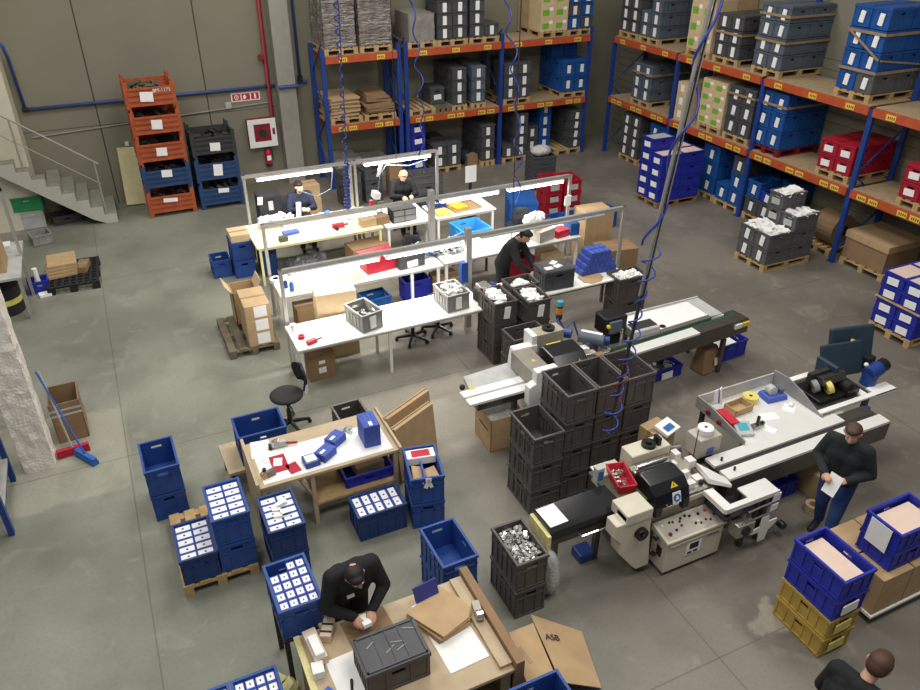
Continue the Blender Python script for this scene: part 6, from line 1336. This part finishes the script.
Q('side_table', 'white', MB().hexa([(6.45, 7.54, .88), (7.98, 7.52, .88), (7.96, 8.12, .88), (6.45, 8.1, .88), (6.45, 7.54, .92), (7.98, 7.52, .92), (7.96, 8.12, .92), (6.45, 8.1, .92)])); Q('table_rim', 'grey_lt', MB().box(7.74, 7.96, 7.54, 8.14, .92, .935)); Q('table_rim', 'grey_lt', MB().box(6.5, 7.96, 8.1, 8.13, .88, .95)); Q('grommet', 'black', MB().cyl((6.9, 7.62, .92), (6.9, 7.62, .924), .05, n=20)); Q('white_post', 'grey_lt', MB().box(6.3, 6.75, 7.5, 7.72, .88, 1.02), bevel=.006); Q('post_top', 'dark', MB().box(6.34, 6.74, 7.56, 7.74, 1.02, 1.03))
for x, y in ((6.2, 7.3), (7.9, 7.35), (6.55, 8.02), (7.86, 8.02)): Q('leg', 'steel_dark', MB().box(x - .03, x + .03, y - .03, y + .03, 0, .88 if y > 7.6 else .6))
# ------------------------------------------------------------------ hanging air hoses and pole
def helix(p0, p1, rad, turns, wob=0, n=14, seed=1):
    p0 = Vector(p0); p1 = Vector(p1); d = p1 - p0; a = d.orthogonal().normalized(); b = d.normalized().cross(a); r = random.Random(seed); ph = r.random() * 6
    pts = []
    N_ = int(turns * n)
    for i in range(N_ + 1):
        t = i / N_; an = 2 * PI * turns * t + ph
        rr = rad * (1 + .35 * math.sin(5 * t * PI + ph)) 
        c = p0 + d * t + (a * math.sin(7 * t + ph) + b * math.cos(5 * t)) * wob
        pts.append(c + (a * math.cos(an) + b * math.sin(an)) * rr)
    return pts
o = thing('hanging_pole', 'grey service pole slanting down from roof with coiled blue hose', 'pole', (0, 0, 0))
A, B = Vector((4.15, 5.2, 1.12)), Vector((4.84, 5.2, 7.1))
def on(t): return A + (B - A) * t
q = MB(); q.tube([on(.1), on(.34)], .018, 8); q.build('lower_pole', 'dark', o)
q = MB(); 
for dx in (-.028, .028): q.tube([on(.34) + Vector((dx, 0, 0)), on(1) + Vector((dx, 0, 0))], .014, 6)
q.tube([on(.34) + Vector((0, .02, 0)), on(1) + Vector((0, .02, 0))], .018, 6); q.build('upper_profile', 'card_in' if False else 'grey', o)
MB().tube([on(.34) + Vector((0, -.024, 0)), on(1) + Vector((0, -.024, 0))], .007, 5).build('pole_cable', 'black', o)
MB().tube(helix(on(.06), on(.42), .062, 10, 0, seed=2), .009, 6).build('coiled_hose', 'hose', o, smooth=True)
MB().tube(helix(on(.42), on(.98), .06, 4, .03, seed=3), .012, 6).build('coiled_hose', 'hose', o, smooth=True)
MB().tube(helix(on(.14), on(.22), .06, 2, 0, seed=5), .007, 5).build('red_hose', 'red_deep', o, smooth=True)
o2 = MB().box(-.05, .05, -.04, .04, -.1, .1).build('control_box', 'grey_lt', o, loc=(4.14, 5.2, .98), bevel=.01); MB().box(-.03, .03, -.045, -.04, -.06, .06).build('control_face', 'signblue', o2)
def hose_thing(label, top, bot, rad, turns, seed, wob=.02, dense=None, cable=True):
    o = thing('air_hose', label, 'air hose', (0, 0, 0))
    if cable: MB().tube([Vector(top) + Vector((.05, 0, 0)), Vector(bot) + Vector((.05, 0, 0))], .008, 5).build('supply_cable', 'dark', o)
    MB().tube(helix(top, bot if not dense else dense, rad, turns, wob, seed=seed), .014, 6).build('coil', 'hose', o, smooth=True)
    if dense: MB().tube(helix(dense, bot, rad * 1.3, 14, 0, seed=seed + 3), .016, 6).build('dense_coil', 'hose', o, smooth=True); MB().cyl(Vector(bot) + Vector((0, 0, -.12)), bot, .05, n=12).build('coupling', 'motor_blue', o)
    return o
hose_thing('blue coiled air hose hanging over the cream bench, leftmost of three', (4.12, 13.75, 6.2), (4.02, 13.75, .98), .035, 20, 4, .01, (4.06, 13.75, 1.95))
hose_thing('loose blue air hose hanging before the back rack, right of narrow rack', (5.3, 13.3, 6.2), (5.42, 13.3, 1.75), .05, 8, 6, .06, None, False)
hose_thing('blue coiled air hose with dark cable over the middle bench right half', (6.3, 12.0, 6.2), (6.88, 12.0, 1.3), .06, 8, 8, .06, None, False)
tag(MB().tube([(6.4, 11.4, 6.2), (6.4, 11.4, .85)], .01, 6).build('hanging_cable', 'dark'), 'thin dark cable hanging straight down beside the standing worker', 'cable')
tag(MB().tube([(5.05, 13.6, 6.2), (5.02, 13.6, 1.8)], .007, 5).build('hanging_cable', 'dark'), 'thin dark cable hanging before the narrow rack right upright', 'cable')
tag(MB().tube([(3.3, 14.42, 1.3), (3.6, 14.38, 1.16), (3.9, 14.36, 1.28), (3.98, 14.4, 1.66)], .014, 6).build('air_line', 'sky' if False else 'slate'), 'pale blue air line looping from rear lamp frame to left worker', 'air line')
tag(MB().tube([(4.9, 14.4, 1.1), (4.95, 14.4, 1.4), (5.1, 14.42, 1.58), (5.6, 14.42, 1.5), (6.0, 14.4, 1.58)], .014, 6).build('air_line', 'slate'), 'pale blue air line drooping along the rear lamp frame right half', 'air line')
# ------------------------------------------------------------------ people
def blob(caps, balls, voxel, name, mats, parent, smooth=2):
    b = MB()
    for p0, r0, p1, r1 in caps:
        b.cyl(p0, p1, r0, r1, n=14); b.ball(p0, r0, 14, 10); b.ball(p1, r1, 14, 10)
    for c, r in balls: b.ball(c, r, 18, 12)
    me = b.mesh(name, mats); o = bpy.data.objects.new(name, me); COL.objects.link(o)
    m = o.modifiers.new('r', 'REMESH'); m.mode = 'VOXEL'; m.voxel_size = voxel
    if smooth:
        s = o.modifiers.new('s', 'SMOOTH'); s.iterations = smooth; s.factor = .5
    dg = bpy.context.evaluated_depsgraph_get()
    me2 = bpy.data.meshes.new_from_object(o.evaluated_get(dg))
    o.modifiers.clear(); o.data = me2; me2.name = name
    me2.polygons.foreach_set('use_smooth', [True] * len(me2.polygons))
    me2.materials.clear()
    for x in mats: me2.materials.append(M[x])
    o.parent = parent; return o
def V3(*a): return Vector(a)
def person(label, loc, rz, J, skin='skin', bulk=1.0, hair='hair_dark', top='cloth_black', legs='cloth_dark', head_rot=(0, 0), bald=False, longhair=False, shoes='black', collar=None, logo=False, hands='hold'):
    """J: joints in local coords (x right of figure is -x when it faces -y)"""
    o = thing('person', label, 'person', loc, rz)
    pel, che, nek, hd = J['pelvis'], J['chest'], J['neck'], J['head']
    shl, shr = J['shoulder_l'], J['shoulder_r']
    ax = (shl - shr).normalized()
    caps, balls = [], []
    tor, leg, arm = [], [], []
    for s in (-1, 1):
        tor.append((pel + ax * .075 * s, .108, che + ax * .085 * s, .118))
        tor.append((che + ax * .085 * s, .118, (che * .4 + (shl if s > 0 else shr) * .6) , .085))
    tor.append((shr, .062, shl, .062)); tor.append((che, .11, nek - (nek - che).normalized() * .07, .075))
    for sd in 'lr':
        arm += [(J['shoulder_' + sd], .064, J['elbow_' + sd], .047), (J['elbow_' + sd], .045, J['wrist_' + sd], .031)]
        leg += [(J['hip_' + sd], .098, J['knee_' + sd], .06), (J['knee_' + sd], .06, J['ankle_' + sd], .042)]
    fw = J['face'].normalized(); upv = (hd - nek).normalized(); sidev = fw.cross(upv).normalized(); upv = sidev.cross(fw).normalized()
    caps += tor + arm + leg + [(nek - upv * .05, .056, hd - upv * .04, .054)]
    # skull, jaw, nose, ears
    balls += [(hd + upv * .02 - fw * .012, (.077, .077, .088)), (hd + upv * .03 - fw * .03, (.074, .074, .074)), (hd - upv * .045 + fw * .025, (.058, .058, .06)), (hd + fw * .04 - upv * .02, (.055, .055, .06))]
    caps += [(hd + fw * .084 + upv * .015, .01, hd + fw * .108 - upv * .02, .015)]
    balls = [(hd + (c_ - hd) * 1.08, tuple(q * 1.08 for q in r_)) for c_, r_ in balls]
    for s in (-1, 1): caps.append((hd + sidev * .082 * s + upv * .012 - fw * .008, .014, hd + sidev * .082 * s - upv * .022, .01))
    # hands: palm, four fingers, thumb
    for sd in 'lr':
        wv = J['wrist_' + sd]; d = J['hand_' + sd].normalized(); pn = J['palm_' + sd].normalized()
        lat = d.cross(pn).normalized()
        caps.append((wv, .028, wv + d * .03, .026))
        for k in range(4):
            off = lat * (-.027 + .018 * k)
            caps.append((wv + d * .02 + off * .7, .015, wv + d * .085 + off, .0125))
            ln = [.03, .036, .034, .026][k]
            p1 = wv + d * (.085 + ln) + off + pn * .012; p2 = p1 + (d * .5 + pn).normalized() * ln * .8
            caps += [(wv + d * .085 + off, .0105, p1, .0095), (p1, .0095, p2, .008)]
        inn = J.get('thumb_' + sd, -lat)
        t1 = wv + d * .05 + inn * .045 + pn * .015; caps += [(wv + d * .02 + inn * .02, .014, t1, .011), (t1, .011, t1 + d * .035 + pn * .012, .009)]
    for sd in 'lr':
        a = J['ankle_' + sd]; f = J.get('toe_' + sd, V3(0, -1, 0)).normalized(); caps.append((a + V3(0, 0, -.03) - f * .03, .035, a + V3(0, 0, -.04) + f * .14, .03))
    body = blob(caps, balls, .0085, 'body', [skin], o, 1)
    # clothes
    g = .016
    tc = [(a, r * bulk + g, b_, q * bulk + g) for a, r, b_, q in tor] + [(a, r * bulk + g * .9, b_, q + .016) for a, r, b_, q in arm]
    jk = blob(tc, [], .012, 'jacket', [top], o, 2)
    tl = [(a, r + .012, b_, q + .014) for a, r, b_, q in leg] + [(pel + ax * .07, .118, pel - ax * .07, .118)]
    blob(tl, [], .012, 'trousers', [legs], o, 2)
    cb = (nek - upv * .05); blob([(cb - ax * .025, .06, cb + ax * .025, .06)], [], .01, 'collar', [collar or top], o, 1)
    for sd in 'lr':
        a = J['ankle_' + sd]; f = J.get('toe_' + sd, V3(0, -1, 0)).normalized()
        blob([(a + V3(0, 0, -.035) - f * .04, .045, a + V3(0, 0, -.045) + f * .16, .036)], [], .01, 'shoe', [shoes], o, 1)
    # hair
    hb = [(hd + upv * .045 - fw * .03, (.089, .089, .074)), (hd + upv * .0 - fw * .045, (.083, .076, .08)), (hd + upv * .07 + fw * .014, (.074, .074, .045))]
    hc = []
    if longhair: hc += [(hd - fw * .06, .06, nek - fw * .05 + upv * .02, .05)] ; hc += [(hd + sidev * .06 * s - fw * .02, .035, hd + sidev * .065 * s - upv * .09 - fw * .02, .025) for s in (-1, 1)]
    hr_ = blob(hc, hb, .009, 'hair', [hair], o, 1)
    if bald: blob([], [(hd + upv * .088 - fw * .035, (.045, .045, .03))], .008, 'bald_patch', ['scalp'], o, 1)
    for s in (-1, 1):
        e = MB(); c = hd + fw * .083 + sidev * .03 * s + upv * .016; e.ball(c, .0105, 10, 8, 0); e.ball(c + fw * .0055, .0068, 8, 6, 1); e.build('eye', ['white', 'ink'], o, smooth=True)
        br = MB(); br.tube([c + upv * .017 - sidev * .014 + fw * .003, c + upv * .021 + fw * .006, c + upv * .016 + sidev * .015 + fw * .003], .0035, 5); br.build('eyebrow', hair, o)
    mo = MB(); c = hd + fw * .09 - upv * .056; mo.tube([c - sidev * .022 - fw * .006, c, c + sidev * .022 - fw * .006], .0055, 5); mo.build('mouth', 'red_deep', o)
    return o, J
def standing(lean=0, sway=0, stride=0, head_fwd=.03, turn=0, face=None):
    """default standing joints facing -y, then the upper body leans forward by lean about the hips"""
    def L(p):
        p = Vector(p); h = Vector((0, 0, .93)); q = p - h
        c, s = math.cos(lean), math.sin(lean)
        q = Vector((q.x, q.y * c - q.z * s, q.y * s + q.z * c))
        c, s = math.cos(sway), math.sin(sway); q = Vector((q.x * c + q.z * s, q.y, -q.x * s + q.z * c))
        return h + q
    J = dict(pelvis=V3(0, 0, .95), chest=L((0, .01, 1.25)), neck=L((0, .01, 1.45)), head=L((0, -head_fwd, 1.59)),
             shoulder_l=L((.185, .01, 1.39)), shoulder_r=L((-.185, .01, 1.39)),
             hip_l=V3(.09, 0, .9), hip_r=V3(-.09, 0, .9), knee_l=V3(.1, -.02 - stride * .55, .49), knee_r=V3(-.1, -.02 + stride * .35, .49),
             ankle_l=V3(.1, 0 - stride, .085), ankle_r=V3(-.1, .02 + stride, .085 if stride < .1 else .12),
             toe_l=V3(.15, -1, 0), toe_r=V3(-.15, -1, 0 if stride < .1 else -.35))
    J['face'] = face or V3(0, -1, -.1)
    return J
def arms(J, el, wl, er, wr, hl=(0, -1, -.2), hr=(0, -1, -.2), pl=(0, 0, -1), pr=(0, 0, -1)):
    for k, v in dict(elbow_l=el, wrist_l=wl, elbow_r=er, wrist_r=wr, hand_l=hl, hand_r=hr, palm_l=pl, palm_r=pr).items(): J[k] = Vector(v)
# operator at the bottom bench, looking down at the part in his hands (faces the bench)
J = standing(lean=.42, head_fwd=.075, face=V3(.12, -.72, -.7)); J['head'] = J['head'] + V3(-.03, -.02, -.03)
arms(J, (.28, -.22, 1.06), (.09, -.38, 1.0), (-.28, -.22, 1.06), (-.09, -.38, 1.0), (-.35, -.9, -.15), (.35, -.9, -.15), (-.5, 0, -.8), (.5, 0, -.8))
op, _ = person('person in black sweater working with both hands at the bottom bench', (1.14, 4.88, 0), R(4), J, top='cloth_black', legs='cloth_dark', bulk=1.1)
lg = MB(); lg.rbox((0, 0, 0), (.07, .006, .03), (R(-25), 0, 0)); lg.build('chest_logo', 'grey_lt', op, loc=(-.07, -.3, 1.18))
tag(MB().rbox((0, 0, 0), (.075, .15, .035), (R(-12), 0, 0)).build('white_carton', 'paper', loc=(1.16, 4.43, .98), rz=R(6)), 'small white carton held by the worker at the bottom bench', 'carton')
tag(MB().rbox((0, 0, 0), (.085, .11, .02), (0, 0, 0)).build('white_insert', 'paper', loc=(1.2, 4.28, BB + .02), rz=R(4)), 'white carton with dark print on the bottom bench below the hands', 'carton')
# walking man with a sheet of paper
J = standing(lean=.06, stride=.16, head_fwd=.05, face=V3(.1, -.9, -.42))
arms(J, (.28, .0, 1.12), (.13, -.24, 1.1), (-.28, -.02, 1.12), (-.1, -.3, 1.12), (-.6, -.8, 0), (.6, -.8, .1), (-.3, .2, -.9), (.3, .2, -.9))
WA = R(-68); WP = Vector((6.58, 4.08, 0))
person('person in black jacket and blue jeans walking while holding a sheet', WP, WA, J, skin='skin', hair='hair_brown', top='cloth_dark', legs='jeans', shoes='dark', bulk=1.0)
p = Matrix.Rotation(WA, 3, 'Z') @ Vector((.02, -.36, 1.06)) + WP
tag(MB().rbox((0, 0, 0), (.15, .003, .24), (R(-24), 0, 0)).build('paper_sheet', 'paper', loc=p, rz=WA - .3), 'white sheet held by the walking man in blue jeans', 'paper')
# man cut by the lower picture edge
J = standing(lean=.35, head_fwd=.08, face=V3(.2, -.9, -.4))
arms(J, (.27, -.2, 1.05), (.2, -.42, .98), (-.27, -.2, 1.05), (-.2, -.42, .98))
person('balding person in dark sweater at the lower right picture edge', (4.14, 1.93, 0), R(100), J, hair='hair_brown', top='cloth_black', bald=True, bulk=1.1)
# standing worker at the front bench, bending over the bench
J = standing(lean=.5, head_fwd=.07, face=V3(.0, -.7, -.75))
arms(J, (.22, -.36, 1.05), (.12, -.5, .9), (-.22, -.36, 1.05), (-.12, -.52, .9))
person('person in dark green jacket bending over the front bench', (5.78, 10.56, 0), R(42), J, hair='hair_dark', top='cloth_dark', legs='cloth_dark', bulk=1.05)
# two seated workers behind the rear bench
def seated(seat=.5):
    J = dict(pelvis=V3(0, .1, seat + .1), chest=V3(0, .05, seat + .4), neck=V3(0, .02, seat + .6), head=V3(0, -.03, seat + .735), shoulder_l=V3(.18, .03, seat + .54), shoulder_r=V3(-.18, .03, seat + .54),
             hip_l=V3(.09, .06, seat + .07), hip_r=V3(-.09, .06, seat + .07), knee_l=V3(.12, -.36, seat + .05), knee_r=V3(-.12, -.36, seat + .05), ankle_l=V3(.12, -.34, .09), ankle_r=V3(-.12, -.34, .09), toe_l=V3(.1, -1, 0), toe_r=V3(-.1, -1, 0)); return J
J = seated(.52); J['face'] = V3(.3, -.9, -.25)
arms(J, (.26, -.1, .8), (.1, -.3, .87), (-.26, -.1, .8), (-.06, -.32, .9), (-.4, -.9, .1), (.4, -.9, .1), (-.6, 0, -.6), (.6, 0, -.6))
person('person in navy top seated at the left end of rear bench', (3.36, 14.85, 0), R(0), J, skin='skin_pale', hair='hair_dark', top='cloth_navy', longhair=True)
swivel_chair('swivel chair under the seated left worker', (3.36, 14.98, 0), 0, .46)
tag(MB().rbox((0, 0, .16), (.1, .05, .32), (0, .1, 0)).build('white_device', 'white', loc=(3.2, 14.36, BZ), bevel=.02), 'white handheld device upright before the seated left worker', 'device')
J = seated(.52); J['head'] += V3(0, -.06, -.03); J['face'] = V3(-.1, -.75, -.6)
arms(J, (.27, -.08, .8), (.12, -.3, .86), (-.27, -.08, .8), (-.1, -.32, .86), (-.4, -.9, -.1), (.4, -.9, -.1), (-.4, 0, -.8), (.4, 0, -.8))
person('blond person in dark top seated at the rear bench right half', (5.55, 14.72, 0), R(-4), J, skin='skin_pale', hair='hair_blond', top='cloth_black', longhair=True)
swivel_chair('swivel chair under the seated blond worker', (5.55, 14.86, 0), R(-4), .46)
crate((5.72, 13.6, BZ), 'motor_blue', 'small blue bin on rear bench right of the blond worker', .36, .24, .12, 0)
# ------------------------------------------------------------------ light
wd = bpy.data.worlds.new('world'); SC.world = wd; wd.use_nodes = True
wd.node_tree.nodes['Background'].inputs[0].default_value = (.93, .97, 1, 1)
wd.node_tree.nodes['Background'].inputs[1].default_value = .19
def area(name, loc, sx, sy, power, col=(1, .975, .93), rot=(0, 0, 0)):
    l = bpy.data.lights.new(name, 'AREA'); l.shape = 'RECTANGLE'; l.size = sx; l.size_y = sy; l.energy = power; l.color = col
    o = bpy.data.objects.new(name, l); COL.objects.link(o); o.location = loc; o.rotation_euler = rot; return o
for x in (-1.5, 3.5, 8.5):                       # high-bay roof lights
    for y in (2.5, 8.5, 14.0): area('roof_lamp', (x, y, 9.2), 2.2, 2.2, 205)
SC.view_settings.view_transform = 'Standard'; SC.view_settings.look = 'None'
SC.view_settings.exposure = 0.0; SC.view_settings.gamma = 1.0
SC.view_settings.use_curve_mapping = False
for lb, ns in SEEN.items():
    if len(ns) > 1: print('DUP LABEL', lb, len(ns))
